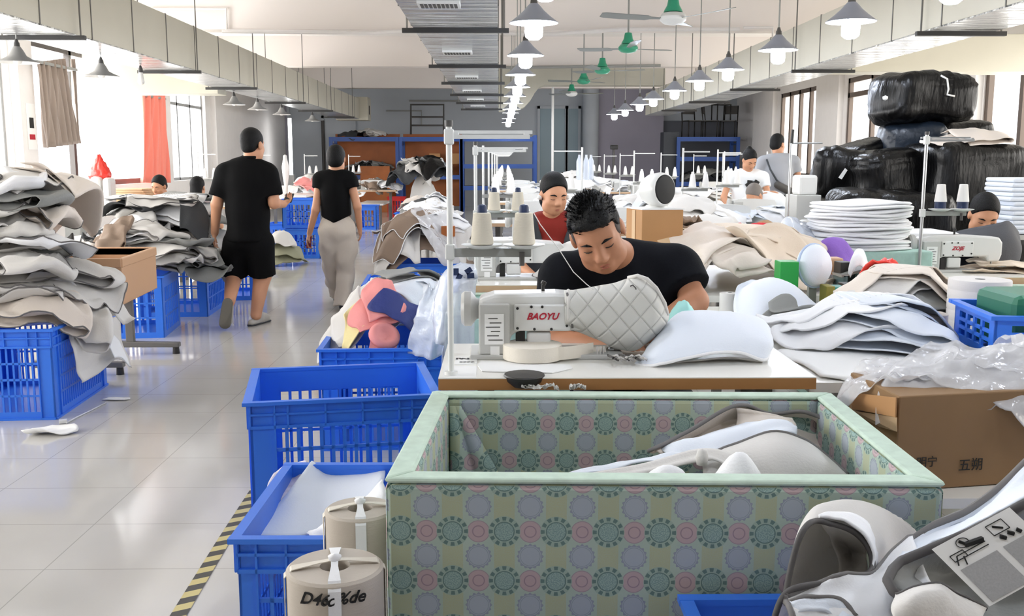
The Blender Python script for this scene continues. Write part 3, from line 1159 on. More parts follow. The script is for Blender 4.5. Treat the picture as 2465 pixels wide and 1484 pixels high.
# -- sewing machine; its back faces -Y, handwheel at -X
def make_machine(logo=None, fine=True):
    t = thing('sewing_machine', '', 'sewing machine')
    XZ = Matrix(((1, 0, 0, 0), (0, 0, 1, 0), (0, 1, 0, 0), (0, 0, 0, 1)))
    MB().box((0.17, 0.0, 0.008), (0.5, 0.18, 0.016)).build('bed', M['machine_gr'], t, bevel=0.004)
    poly = [(-0.05, 0.016), (0.045, 0.016), (0.055, 0.075), (0.085, 0.088), (0.33, 0.088), (0.335, 0.06), (0.405, 0.06), (0.42, 0.1), (0.42, 0.17), (0.4, 0.2), (0.2, 0.214), (0.0, 0.21), (-0.05, 0.195)]
    MB().prism(poly, XZ, -0.055, 0.055).build('machine_body', M['machine'], t, bevel=0.012 if fine else 0)
    wx = Matrix.Rotation(math.pi / 2, 3, 'Y')
    MB().lathe([(0.02, -0.052), (0.05, -0.05), (0.058, -0.04), (0.058, -0.018), (0.05, -0.012), (0.035, 0.0), (0.03, 0.02)], (-0.058, 0, 0.155), 24, wx).build('handwheel', M['machine_gr'], t, smooth='auto')
    MB().box((0.0, -0.066, 0.098), (0.1, 0.035, 0.165)).build('motor_cover', M['machine_gr'], t, bevel=0.006)
    if fine:
        MB().box((0.0, -0.085, 0.1), (0.062, 0.002, 0.1)).build('instruction_label', M['paper'], t)
        b = MB()
        for i in range(6):
            b.box((-0.004 + 0.008 * (i % 2), -0.0865, 0.135 - i * 0.014), (0.03 + 0.008 * (i % 3), 0.001, 0.003))
        b.build('label_print', M['dark_grey'], t)
        MB().box((0.002, -0.085, 0.028), (0.03, 0.002, 0.032)).build('size_sticker', M['paper'], t)
        pl = MB().box((0.155, -0.06, 0.134), (0.185, 0.012, 0.088)).build('back_plate', M['machine'], t, bevel=0.008)
        for x, z in ((0.075, 0.165), (0.075, 0.1), (0.12, 0.17), (0.155, 0.17), (0.235, 0.168), (0.235, 0.108), (0.185, 0.097), (0.13, 0.097)):
            MB().cyl((x, -0.069, z), (x, -0.064, z), 0.0045, n=10).build('screw', M['black_metal'], pl)
        MB().box((0.145, -0.03, 0.055), (0.078, 0.05, 0.06)).build('control_box', M['machine'], t, bevel=0.008)
        MB().box((0.085, -0.02, 0.05), (0.03, 0.05, 0.07)).build('knee_lifter', M['black_metal'], t)
        b = MB()
        b.cyl((0.16, 0, 0.21), (0.16, 0, 0.235), 0.006, n=8)
        b.cyl((0.16, 0, 0.235), (0.165, 0, 0.245), 0.009, n=8)
        b.build('thread_post', M['black_metal'], t)
        if logo:
            Mx = Matrix.Translation((0.155, -0.0672, 0.138)) @ Matrix.Rotation(math.pi / 2, 4, 'X')
            text_mesh('brand_mark', logo, Mx, 0.03, M['ink_red'], t, bold=0.0008, shear=0.35)
    b = MB()
    b.cyl((0.385, 0, 0.022), (0.385, 0, 0.07), 0.006, n=8)
    b.box((0.385, -0.004, 0.02), (0.018, 0.03, 0.006))
    b.build('needle_bar', M['chrome'], t)
    return t


q = PZ(1190, 866, TZ)
m1 = make_machine('BAOYU')
m1['label'] = 'cream sewing machine on the nearest table, its red lettered back facing the camera'
m1.location = (q.x, q.y + 0.08, TZ)
MX, MY = q.x, q.y + 0.08


# -- thread stand
def make_stand(h=0.75, arm=0.23, bar=0.37, side=1, m='white_metal', detail=True):
    t = thing('thread_stand', '', 'thread stand')
    b = MB()
    b.cyl((0, 0, 0), (0, 0, h), 0.009, n=12)
    b.cyl((0, 0, 0), (0, 0, 0.012), 0.02, n=14)
    b.build('pole', M[m], t, smooth='auto')
    if detail:
        MB().cyl((0, 0, h - 0.006), (0, 0, h + 0.012), 0.0125, n=12).build('pole_cap', M['dark_grey'], t, smooth='auto')
        MB().box((0, 0, h - 0.035), (0.028, 0.028, 0.045)).build('clamp', M['white_metal'], t, bevel=0.004)
        MB().box((0, 0, bar - 0.01), (0.028, 0.028, 0.045)).build('clamp', M['white_metal'], t, bevel=0.004)
    b = MB()
    s = side
    b.box((s * arm / 2, 0.0, h - 0.035), (arm, 0.014, 0.012))
    if detail:
        b.box((s * arm / 2 * 1.03, 0.07, h - 0.02), (arm * 1.05, 0.012, 0.01))
        b.box((s * 0.02, 0.035, h - 0.027), (0.014, 0.08, 0.01))
        b.box((s * (arm - 0.01), 0.035, h - 0.027), (0.014, 0.08, 0.01))
    b.build('guide_arm', M[m], t)
    if bar:
        MB().box((s * 0.115, 0, bar - 0.012), (0.25, 0.022, 0.026)).build('spool_bar', M['grey_metal'], t, bevel=0.003)
        for x in (0.095, 0.218):
            MB().lathe([(0.005, -0.006), (0.03, -0.004), (0.06, 0.006), (0.062, 0.009), (0.03, 0.006), (0.005, 0.006)], (s * x, -0.004, bar + 0.004), 24).build('spool_plate', M['white_metal'], t, smooth='auto')
        if detail:
            MB().cyl((s * 0.212, -0.012, bar - 0.05), (s * 0.212, -0.012, bar - 0.01), 0.008, n=8).build('bar_clip', M['dark_grey'], t)
    return t


def make_spool(blue=True, h=0.094, r0=0.034, r1=0.026, m='thread'):
    t = thing('thread_spool', '', 'thread spool')
    MB().lathe([(r0 * 0.9, 0), (r0, 0.004), (r1, h - 0.003), (r1 * 0.85, h)], n=24).build('thread', M[m], t, smooth='auto')
    MB().lathe([(0.016, h - 0.004), (0.014, h + 0.016), (0.011, h + 0.022), (0.003, h + 0.024)], n=16).build('cone', M['cone_blue' if blue else 'thread_wh'], t, smooth='auto')
    return t


sp = PZ(1086, 903, TZ)
hs = P(1088, 300, sp.y).z - TZ
bs = P(1165, 592, sp.y).z - TZ - 0.008
st = make_stand(hs, 0.235, bs)
st['label'] = 'tall white thread stand with two spool plates at the left end of nearest table'
st.location = (sp.x, sp.y, TZ)
s0 = make_spool()
for i, x in enumerate((0.095, 0.218)):
    place(s0, i == 0, (sp.x + x, sp.y - 0.004, TZ + bs + 0.012), 0, 'cream cone of thread on the nearest stand, %s plate' % ('left' if i == 0 else 'right'), 'cream thread spools on the nearest stand')
# thread running from the arm, over the man's shoulder to the machine
b = MB()
b.tube([P(1283, 510, 2.98), P(1300, 540, 3.0), P(1345, 600, 3.05), P(1380, 655, 3.12), P(1412, 685, 3.18), P(1428, 697, 3.2)], 0.0015, 5)
tag(b.build('thread', M['thread_wh']), 'white thread running from the right spool down to the machine', 'thread')

# -- things on the near table
t = thing('webbing_roll', 'flat roll of cream webbing lying on a white card behind the table edge', 'tape roll')
q = PZ(1284, 880, TZ)
cyl = MB()
cyl.lathe([(0.02, 0.0), (0.095, 0.0), (0.096, 0.003), (0.095, 0.046), (0.088, 0.048), (0.02, 0.047)], n=40)
o = cyl.build('coil', M['tape_cream'], t, smooth='auto')
b = MB()
pts = [(0.06, -0.055), (0.1, -0.045), (0.14, -0.02), (0.18, 0.015), (0.2, 0.03)]
vs, fs = [], []
for i, (x, y) in enumerate(pts):
    vs += [(x, y, 0.002), (x, y, 0.044)]
for i in range(len(pts) - 1):
    fs.append((2 * i, 2 * i + 2, 2 * i + 3, 2 * i + 1))
o = b.add(vs, fs).build('loose_end', M['tape_cream'], t)
o.modifiers.new('t', 'SOLIDIFY').thickness = 0.002
t.location = (q.x, q.y + 0.09, TZ + 0.006)
b = MB()
c5 = [PZ(px, py, TZ + 0.004) for px, py in ((1158, 868), (1372, 878), (1378, 886), (1330, 897), (1160, 893), (1150, 880))]
b.add([p - Vector((0, 0, 0.003)) for p in c5] + [p for p in c5], [(5, 4, 3, 2, 1, 0), (6, 7, 8, 9, 10, 11)] + [(i, (i + 1) % 6, 6 + (i + 1) % 6, 6 + i) for i in range(6)])
tag(b.build('paper_card', M['paper']), 'white card lying under the roll of webbing', 'paper')
q = PZ(1262, 906, TZ)
tag(MB().lathe([(0.0, -0.035), (0.04, -0.03), (0.058, -0.012), (0.062, 0.002), (0.06, 0.006), (0.0, 0.008)], (q.x, q.y + 0.003, TZ), 24).build('oil_tray', M['black_metal'], smooth='auto'), 'round black tray set through the table edge below the white card', 'tray')
t = thing('label_card', 'white card with black printed marks beside the thread stand foot', 'card', None, PZ(1122, 868, TZ))
c5 = [PZ(px, py, TZ + 0.002) for px, py in ((1094, 878), (1147, 875), (1150, 856), (1097, 857))]
MB().hexa([p - Vector((0, 0, 0.002)) for p in c5] + c5).build('card', M['paper'], t)
b = MB()
for i in range(5):
    p = PZ(1100 + i * 9, 864, TZ + 0.0026)
    b.box(p, (0.007, 0.022, 0.0008), 0.5 * (i % 3))
for i in range(4):
    p = PZ(1110 + i * 9, 872, TZ + 0.0026)
    b.box(p, (0.01, 0.008, 0.0008), 0.2 * i)
b.build('print', M['ink'], t)
c5 = [PZ(px, py, TZ + 0.001) for px, py in ((1064, 910), (1146, 910), (1148, 882), (1070, 882))]
tag(MB().hexa([p - Vector((0, 0, 0.0008)) for p in c5] + c5).build('sticker', M['paper']), 'white sticker on the near left corner of the table', 'sticker')
for lb, pts in (('crumpled grey scrap hanging at the table edge, left piece', [(1255, 929), (1290, 933), (1330, 927), (1345, 938)]), ('crumpled grey scrap hanging at the table edge, right piece', [(1370, 932), (1395, 929), (1410, 933)])):
    b = MB()
    vs, fs = [], []
    n = 24
    rg = random.Random(len(pts))
    for i in range(n + 1):
        u = i / n * (len(pts) - 1)
        k = min(int(u), len(pts) - 2)
        px = pts[k][0] + (pts[k + 1][0] - pts[k][0]) * (u - k)
        py = pts[k][1] + (pts[k + 1][1] - pts[k][1]) * (u - k)
        for s in (-1, 0, 1):
            vs.append(P(px, py + s * rg.uniform(2, 7), tl.y - 0.014 + rg.uniform(-0.012, 0.004)))
    for i in range(n):
        for s in range(2):
            k = i * 3 + s
            fs.append((k, k + 1, k + 4, k + 3))
    o = tag(b.add(vs, fs).build('fabric_scrap', M['pale_cloth']), lb, 'scrap')
    o.modifiers.new('t', 'SOLIDIFY').thickness = 0.003

# -- stacks of tape rolls tied with white strap
def roll_stack(label, x, y, r, zt, n, group, text=None, tilt=0.0):
    hh = zt / n
    for i in range(n):
        lab = label + (', top roll of the stack' if i == n - 1 else ', in the stack below the top roll')
        t = thing('tape_roll', lab, 'tape roll', group)
        MB().lathe([(0.03, 0.0), (r - 0.004, 0.0), (r, 0.006), (r, hh - 0.006), (r - 0.006, hh - 0.001), (0.03, hh - 0.001), (0.03, 0.0)], n=56, cap=False).build('coil', M['roll'], t, smooth='auto')
        if i == n - 1 and text:
            for k, (txt, ph) in enumerate(text):
                a = ph
                Mx = Matrix.Translation((r * 1.0025 * math.sin(a), -r * 1.0025 * math.cos(a), hh * 0.80)) @ Matrix.Rotation(a, 4, 'Z') @ Matrix.Rotation(math.pi / 2, 4, 'X')
                text_mesh('handwriting', txt, Mx, 0.034, M['ink'], t, 0.0015, 0.0004, 0.4)
        t.location = (x, y, hh * i + 0.001)
    # strap over the stack
    t = thing('strap', 'white tape strap tied over the ' + label, 'strap', None, (x, y, zt))
    for a in (0.15, 0.15 + math.pi / 2 * 1.05):
        m = Matrix.Rotation(a, 3, 'Z')
        pr = [(-r - 0.004, zt * 0.2), (-r - 0.004, zt - 0.012), (-r + 0.012, zt + 0.004), (-0.03, zt + 0.011), (0, zt + 0.014), (0.03, zt + 0.011), (r - 0.012, zt + 0.004), (r + 0.004, zt - 0.012), (r + 0.004, zt * 0.2)]
        vs, fs = [], []
        for i, (u, z) in enumerate(pr):
            wd = 0.0125 if abs(u) > r * 0.6 else 0.007
            for s in (-1, 1):
                q = m @ Vector((s * wd, u, z))
                vs.append((x + q.x, y + q.y, q.z))
        for i in range(len(pr) - 1):
            fs.append((2 * i, 2 * i + 1, 2 * i + 3, 2 * i + 2))
        o = MB().add(vs, fs).build('band', M['tape_cream'] if a > 1 else M['white_cloth'], t)
        o.modifiers.new('t', 'SOLIDIFY').thickness = 0.002
    MB().lathe([(0, -0.006), (0.012, -0.004), (0.014, 0.004), (0, 0.009)], (x, y, zt + 0.016), 10).build('knot', M['white_cloth'], t, smooth=True)


q = PZ(806, 1362, 0.612)
roll_stack('near greige tape rolls beside the printed bin', q.x, q.y, 0.097, 0.612, 4, 'greige tape rolls, near stack', [('D46', -0.28), ('o%de', 0.36)])
roll_stack('farther greige tape rolls beside the printed bin', -0.335, 2.31, 0.085, 0.59, 4, 'greige tape rolls, far stack')

# -- crates on the right-hand edge of the aisle
crate_px('blue crate with white sheets beside the tied tape rolls', (570, 1294), (925, 1294), 0.46, 0.62)
CRA = crate_px('large blue lattice crate in front of the crate of garments', (650, 967), (1000, 951), 0.51, 0.62)
CRA.scale.x = 1.28
t = CRA
q = PZ(662, 922, 0.51)
MB().box((-0.40, -0.02, 0.5), (0.08, 0.05, 0.03)).build('handle', M['black_metal'], t, bevel=0.008)
# ------------------------------------------------------------------ cloth
def crom(p0, p1, p2, p3, t):
    return 0.5 * ((2 * p1) + (-p0 + p2) * t + (2 * p0 - 5 * p1 + 4 * p2 - p3) * t * t + (-p0 + 3 * p1 - 3 * p2 + p3) * t ** 3)


def resample(A, n, closed=False):
    """Catmull-Rom along axis 0 of an array (k,...,3), n steps per span"""
    A = np.asarray(A, float)
    k = len(A)
    out = []
    for i in range(k if closed else k - 1):
        if closed:
            p = [A[(i + j - 1) % k] for j in range(4)]
        else:
            p1, p2 = A[i], A[i + 1]
            p0 = A[i - 1] if i > 0 else 2 * p1 - p2
            p3 = A[i + 2] if i + 2 < k else 2 * p2 - p1
            p = [p0, p1, p2, p3]
        for q in range(n):
            out.append(crom(*p, q / n))
    if not closed:
        out.append(A[-1])
    return np.array(out)


def wrink(U, V, rg, amp, freq=3.0, k=4):
    w_ = np.zeros_like(U)
    for i in range(k):
        a = rg.uniform(0, math.pi)
        f = freq * rg.uniform(0.6, 1.6)
        ph = rg.uniform(0, 6.28)
        s = f * (U * math.cos(a) + V * math.sin(a)) + ph + 0.9 * np.sin(1.3 * f * (V * math.cos(a) - U * math.sin(a)) * 0.5 + rg.uniform(0, 6))
        if i % 2:
            w_ += (1 - np.abs(np.sin(s))) ** 1.6 * rg.uniform(0.6, 1.2)
        else:
            w_ += (0.5 + 0.5 * np.sin(2 * s)) * rg.uniform(0.4, 0.9)
    return w_ * amp / k * 1.6


def grid_faces(n, m, closed_m=False):
    fs = []
    for i in range(n - 1):
        for j in range(m if closed_m else m - 1):
            j2 = (j + 1) % m
            fs.append((i * m + j, i * m + j2, (i + 1) * m + j2, (i + 1) * m + j))
    return fs


def mesh_np(name, V, fs):
    me = bpy.data.meshes.new(name)
    me.from_pydata([tuple(p) for p in V.reshape(-1, 3)], [], fs)
    return me


def patch(name, rows, m, parent=None, thick=0.004, sub=6, wr=0.0, freq=3, seed=1, closed=False, pipe=None, pipe_mat='piping', pipe_rows=(0,), pr=0.004):
    """cloth surface through rows of (px, py, Y) or Vector points"""
    G = [[(P(*q) if not isinstance(q, Vector) else q) for q in r] for r in rows]
    A = np.array([[tuple(q) for q in r] for r in G])
    A = resample(A, sub)
    A = np.swapaxes(resample(np.swapaxes(A, 0, 1), sub, closed), 0, 1)
    n, k = A.shape[:2]
    if wr:
        rg = random.Random(seed)
        U, V = np.meshgrid(np.linspace(0, 1, k) * len(rows[0]) / 2, np.linspace(0, 1, n) * len(rows) / 2)
        w_ = wrink(U, V, rg, wr, freq)
        du = np.gradient(A, axis=1)
        dv = np.gradient(A, axis=0)
        N = np.cross(du, dv)
        N /= np.linalg.norm(N, axis=2, keepdims=True) + 1e-9
        if N[..., 2].mean() < 0:
            N = -N
        A = A + N * w_[..., None]
    me = mesh_np(name, A, grid_faces(n, k, closed))
    o = link(name, me, m, parent, smooth=True)
    sd = o.modifiers.new('thickness', 'SOLIDIFY')
    sd.thickness = thick
    sd.offset = 0
    if pipe:
        for r in pipe_rows:
            row = A[0 if r == 0 else (-1 if r == -1 else 0)]
            if r in ('l', 'r'):
                row = A[:, 0 if r == 'l' else -1]
            MB().tube([Vector(q) for q in row], pr, 6, closed and r in (0, -1)).build('piping', M[pipe_mat], o if parent is None else parent, smooth=True)
    return o


class Pile:
    """height field on which sheets are dropped one after another"""

    def __init__(s, x0, x1, y0, y1, res=0.03, floor=0.0, seed=1):
        s.x0, s.y0, s.res = x0, y0, res
        s.nx, s.ny = int((x1 - x0) / res) + 1, int((y1 - y0) / res) + 1
        s.Hm = np.full((s.ny, s.nx), floor, float)
        s.X, s.Y = np.meshgrid(x0 + np.arange(s.nx) * res, y0 + np.arange(s.ny) * res)
        s.rg = random.Random(seed)

    def box(s, x0, x1, y0, y1, z):
        k = (s.X >= x0) & (s.X <= x1) & (s.Y >= y0) & (s.Y <= y1)
        s.Hm[k] = np.maximum(s.Hm[k], z)

    def mound(s, cx, cy, rx, ry, zb, h, p=2.0):
        r = np.sqrt(((s.X - cx) / rx) ** 2 + ((s.Y - cy) / ry) ** 2)
        k = r < 1
        s.Hm[k] = np.maximum(s.Hm[k], zb + h * (1 - r[k] ** p))

    def drape(s, slope, it=24):
        D = s.Hm.copy()
        d = slope * s.res
        for _ in range(it):
            D[1:] = np.maximum(D[1:], D[:-1] - d)
            D[:-1] = np.maximum(D[:-1], D[1:] - d)
            D[:, 1:] = np.maximum(D[:, 1:], D[:, :-1] - d)
            D[:, :-1] = np.maximum(D[:, :-1], D[:, 1:] - d)
        for _ in range(2):
            Q = D.copy()
            Q[1:-1, 1:-1] = (D[1:-1, 1:-1] * 4 + D[:-2, 1:-1] + D[2:, 1:-1] + D[1:-1, :-2] + D[1:-1, 2:]) / 8
            D = np.maximum(Q, D - 0.02)
        return D

    def samp(s, A, x, y):
        fx = np.clip((x - s.x0) / s.res, 0, s.nx - 1.001)
        fy = np.clip((y - s.y0) / s.res, 0, s.ny - 1.001)
        i, j = fx.astype(int), fy.astype(int)
        a, b = fx - i, fy - j
        return (A[j, i] * (1 - a) + A[j, i + 1] * a) * (1 - b) + (A[j + 1, i] * (1 - a) + A[j + 1, i + 1] * a) * b

    def sheet(s, name, m, cx, cy, w, l, rot=0.0, slope=1.6, amp=0.02, curl=0.02, fold=False, n=26, thick=0.005, freq=4, label=None, cat='fabric', group=None, gap=0.03, pipe=None, lift=0.0, rough=0.12, parent=None, zmax=None, sink=0.6, drop=None):
        rg = s.rg
        nu = n + (n // 2 + 4 if fold else 0)
        nv = n
        if fold:
            ts = np.concatenate([np.linspace(0, 0.93, n - 4), np.linspace(0.95, 1.05, 7)[0:], np.linspace(1.08, 1.0 + rg.uniform(0.6, 0.95), nu - n - 3)])
            nu = len(ts)
            us = np.where(ts < 1, -1 + 2 * ts, 1 - 2 * (ts - 1))
            th = np.clip((ts - 0.95) / 0.1, 0, 1)
            gp = gap * (0.5 - 0.5 * np.cos(math.pi * th))
        else:
            us = np.linspace(-1, 1, nu)
            gp = np.zeros(nu)
        vsn = np.linspace(-1, 1, nv)
        U, V = np.meshgrid(us, vsn)
        Gp = np.meshgrid(gp, vsn)[0]
        c = rg.uniform(0.35, 0.7)
        X = U * np.sqrt(np.maximum(0, 1 - c * V * V * 0.5))
        Y = V * np.sqrt(np.maximum(0, 1 - c * U * U * 0.5))
        ang = np.arctan2(Y, X)
        rr = np.sqrt(X * X + Y * Y)
        bnd = np.zeros_like(ang)
        for k in range(2, 6):
            bnd += rg.uniform(-1, 1) / k * np.sin(k * ang + rg.uniform(0, 6))
        sc = 1 + rough * bnd * np.clip(rr, 0, 1)
        X, Y = X * sc * w / 2, Y * sc * l / 2
        X = X + 0.06 * w * np.sin(V * 2.2 + rg.uniform(0, 6)) * (0.3 + np.abs(U))
        Y = Y + 0.06 * l * np.sin(U * 2.2 + rg.uniform(0, 6)) * (0.3 + np.abs(V))
        cr, sr = math.cos(rot), math.sin(rot)
        gx, gy = cx + X * cr - Y * sr, cy + X * sr + Y * cr
        D = s.drape(slope)
        Z = s.samp(D, gx, gy)
        if drop is not None:
            zc = float(np.percentile(Z, 80))
            rad = np.clip(np.sqrt(U * U + V * V) / 1.25, 0, 1)
            tilt = 1 + 0.5 * np.sin(ang + rg.uniform(0, 6)) + 0.25 * np.sin(2 * ang + rg.uniform(0, 6))
            Z = np.maximum(Z, zc - drop * tilt * rad ** 2)
        e = np.maximum(np.abs(U), np.abs(V))
        wr_ = wrink(X / 0.28, Y / 0.28, rg, amp, freq)
        ec = np.clip((e - 0.72) / 0.28, 0, 1) ** 2
        cz = curl * ec * (0.5 + np.sin(ang * rg.choice((2, 3)) + rg.uniform(0, 6)))
        if fold:
            wr_ = wr_ * (0.6 + 0.4 * np.clip(Gp / max(gap, 1e-6), 0, 1))
            cz = cz * 0.4
        Z = Z + thick + lift + wr_ + np.maximum(cz, -0.2 * curl) + Gp
        if zmax is not None:
            Z = np.minimum(Z, zmax + 0.02 * np.sin(9 * gx + 7 * gy))
        V3 = np.stack([gx, gy, Z], axis=-1)
        me = mesh_np(name, V3, grid_faces(nv, nu))
        o = link(name, me, m, parent, smooth=True)
        sd = o.modifiers.new('thickness', 'SOLIDIFY')
        sd.thickness = thick
        sd.offset = 0
        if label:
            tag(o, label, cat, group)
        if pipe:
            bd = [V3[0, j] for j in range(nu)] + [V3[i, -1] for i in range(1, nv)] + [V3[-1, j] for j in range(nu - 2, -1, -1)] + [V3[i, 0] for i in range(nv - 2, 0, -1)]
            MB().tube([Vector(q) for q in bd], 0.0045, 5, True).build('piping', M[pipe], o, smooth=True)
        ix = np.clip(((gx - s.x0) / s.res + 0.5).astype(int), 0, s.nx - 1).ravel()
        iy = np.clip(((gy - s.y0) / s.res + 0.5).astype(int), 0, s.ny - 1).ravel()
        np.maximum.at(s.Hm, (iy, ix), (Z - wr_ * sink - np.maximum(cz, 0) * 0.8).ravel() + thick * 0.5)
        return o

    def heap(s, count, cx, cy, rx, ry, wl, mats, name, label, cat, group, **k):
        for i in range(count):
            a, r = s.rg.uniform(0, 6.28), math.sqrt(s.rg.uniform(0, 1))
            x, y = cx + rx * r * math.cos(a), cy + ry * r * math.sin(a)
            w_, l_ = s.rg.uniform(*wl), s.rg.uniform(*wl)
            kk = dict(k)
            kk.setdefault('drop', 0.16)
            if 'fold' not in kk:
                kk['fold'] = s.rg.random() < 0.55
            m = s.rg.choice(mats)
            if isinstance(m, tuple):
                m, kk['pipe'] = m
            s.sheet(name, M[m], x, y, w_, l_, s.rg.uniform(0, 6.28), label=label, cat=cat, group=group, **kk)


# -- sage bins / benches around the main station
def bench(label, x0, x1, y0, y1, zt, top='laminate', name='workbench', cat='workbench', group=None, edge='edge_pale'):
    t = thing(name, label, cat, group)
    w_, d = x1 - x0, y1 - y0
    MB().box((0, 0, zt - 0.018), (w_, d, 0.032)).build('benchtop', M[top], t)
    for sx in (-1, 1):
        for sy in (-1, 1):
            MB().box((sx * (w_ / 2 - 0.06), sy * (d / 2 - 0.06), (zt - 0.034) / 2), (0.04, 0.04, zt - 0.034)).build('leg', M['leg_metal'], t)
    t.location = ((x0 + x1) / 2, (y0 + y1) / 2, 0)
    return t


bench('long white workbench right of the nearest sewing table', T1[1] + 0.015, 2.2, 3.0, 4.62, 0.74)
bench('white workbench behind the seated man, heaped with beige covers', 0.62, 1.72, 4.7, 6.1, 0.78)

# white quilted cover held on the machine: closed lofted hood
sec = [(1360, 703, 790), (1368, 701, 789), (1385, 700, 794), (1421, 696, 806), (1450, 691, 820), (1478, 685, 834), (1506, 676, 842), (1532, 668, 840), (1553, 676, 826), (1575, 697, 806), (1592, 722, 786), (1603, 745, 772), (1606, 757, 762)]
rings = []
for x, a, c in sec:
    ring = []
    for k in range(20):
        t_ = 2 * math.pi * k / 20
        cy, hy = (a + c) / 2, (c - a) / 2
        sy = math.copysign(abs(math.sin(t_)) ** 0.75, math.sin(t_))
        ring.append(P(x, cy - hy * sy, MY - 0.01 - 0.075 * math.cos(t_) * min(1, hy / 40)))
    rings.append(ring)


def quilt_mat():
    m = mat('quilted_pale_fabric', '#d6d5cf', 0.7)
    nt = m.node_tree
    x = NX(nt)
    tc = nt.nodes.new('ShaderNodeTexCoord')
    sp_ = nt.nodes.new('ShaderNodeSeparateXYZ')
    nt.links.new(tc.outputs['Object'], sp_.inputs[0])
    h = None
    for k in (0.85, -0.85):
        f = x.m('FRACT', x.m('ADD', x.m('DIVIDE', x.m('ADD', sp_.outputs[0], x.m('MULTIPLY', sp_.outputs[2], k)), 0.068), 20.3))
        d = x.m('MINIMUM', x.m('MULTIPLY', x.m('ABSOLUTE', x.m('SUBTRACT', f, 0.5)), 9.0), 1.0)
        h = d if h is None else x.m('MULTIPLY', h, d)
    bp = nt.nodes.new('ShaderNodeBump')
    bp.inputs['Strength'].default_value = 0.8
    bp.inputs['Distance'].default_value = 0.006
    nt.links.new(x.m('POWER', h, 0.5), bp.inputs['Height'])
    nt.links.new(bp.outputs[0], nt.nodes['Principled BSDF'].inputs['Normal'])
    nt.links.new(x.mix(x.m('LESS_THAN', h, 0.12), srgb('#d6d5cf'), srgb('#c9c8c2')), nt.nodes['Principled BSDF'].inputs['Base Color'])
    return m


M['quilt'] = quilt_mat()
t = thing('quilted_cover', 'pale diamond-quilted cover being sewn on the nearest machine', 'fabric cover', None, P(1480, 765, MY))
o = patch('quilted_shell', rings, M['quilt'], t, 0.004, 3, 0.006, 2.2, 5, True)
MB().tube([Vector(p) for p in resample(np.array([tuple(q) for q in rings[1]]), 3, True)], 0.007, 8, True).build('opening_hem', M['pale_cloth'], t, smooth=True)
MB().tube([P(*q) for q in ((1512, 669, MY - 0.02), (1535, 664, MY - 0.045), (1558, 672, MY - 0.05), (1580, 694, MY - 0.06), (1600, 730, MY - 0.055), (1607, 758, MY - 0.04))], 0.006, 8).build('seam_binding', M['pale_cloth'], t, smooth=True)
p = P(1523, 691, MY - 0.075)
MB().tube([p + Vector((-0.008, 0, 0.002)), p + Vector((0, -0.003, 0.006)), p + Vector((0.01, 0, -0.004)), p + Vector((0.018, -0.002, -0.05)), p + Vector((0.02, 0.004, -0.08))], 0.0022, 6).build('drawstring', M['pipe_dark'], t)
MB().tube([P(1365, 705, MY - 0.07), P(1372, 740, MY - 0.082), P(1378, 790, MY - 0.07)], 0.004, 6).build('hem_stitch', M['piping'], t, smooth=True)

# white cover lying on the table right of the machine
t = thing('white_cover', 'smooth white cover draped on the near table in front of the seated man', 'fabric cover', None, P(1690, 830, 3.2))
patch('shell', [
    [(1528, 881, 3.10), (1580, 884, 3.04), (1640, 868, 3.05), (1710, 853, 3.07), (1780, 851, 3.09), (1838, 868, 3.08), (1853, 845, 3.16)],
    [(1545, 862, 3.14), (1592, 842, 3.10), (1650, 822, 3.12), (1715, 815, 3.13), (1785, 815, 3.14), (1845, 828, 3.14), (1854, 822, 3.2)],
    [(1565, 836, 3.22), (1612, 790, 3.24), (1660, 770, 3.24), (1722, 768, 3.26), (1790, 776, 3.27), (1838, 790, 3.27), (1850, 795, 3.3)],
    [(1582, 822, 3.36), (1630, 764, 3.38), (1676, 751, 3.4), (1735, 753, 3.4), (1800, 764, 3.4), (1835, 778, 3.4), (1848, 790, 3.4)],
    [(1590, 835, 3.44), (1640, 790, 3.47), (1690, 780, 3.48), (1745, 780, 3.48), (1800, 790, 3.48), (1840, 806, 3.47), (1846, 818, 3.44)]],
    M['cool_cloth'], t, 0.005, 6, 0.012, 2.0, 8, pipe=True, pipe_mat='white_cloth', pr=0.005)
patch('underside_fold', [[(1600, 880, 3.09), (1680, 868, 3.1), (1760, 864, 3.11), (1836, 872, 3.1)], [(1610, 886, 3.16), (1690, 876, 3.18), (1765, 872, 3.18), (1832, 880, 3.16)]], M['pale_cloth'], t, 0.004, 6, 0.006)
# belt pieces and threads between machine and cover
t = thing('webbing_belt', 'cream webbing belt with buckle ends lying before the quilted cover', 'belt', None, P(1400, 860, 3.2))
patch('belt_run', [[(1350, 845, 3.2), (1395, 843, 3.22), (1432, 836, 3.23), (1458, 834, 3.22)], [(1352, 872, 3.18), (1398, 871, 3.2), (1432, 866, 3.2), (1460, 866, 3.2)]], M['tape_cream'], t, 0.003, 5)
for dx in (0, 7, 14):
    patch('belt_loop', [[(1436 + dx, 835, 3.2 + 0.01 * dx), (1440 + dx, 834, 3.17)], [(1433 + dx, 866, 3.2), (1437 + dx, 867, 3.17)]], M['pale_cloth'], t, 0.003, 3)
t = thing('fabric_strips', 'small crumpled pale strips and cords by the needle', 'scrap', None, PZ(1490, 866, TZ))
for i in range(9):
    x0 = 1462 + i * 9
    MB().tube([PZ(x0, 855 + 5 * (i % 3), TZ + 0.012), PZ(x0 + 14, 862 - 6 * (i % 2), TZ + 0.03), PZ(x0 + 26, 868, TZ + 0.012)], 0.004, 5).build('strip', M['pale_cloth' if i % 3 else 'piping'], t, smooth=True)
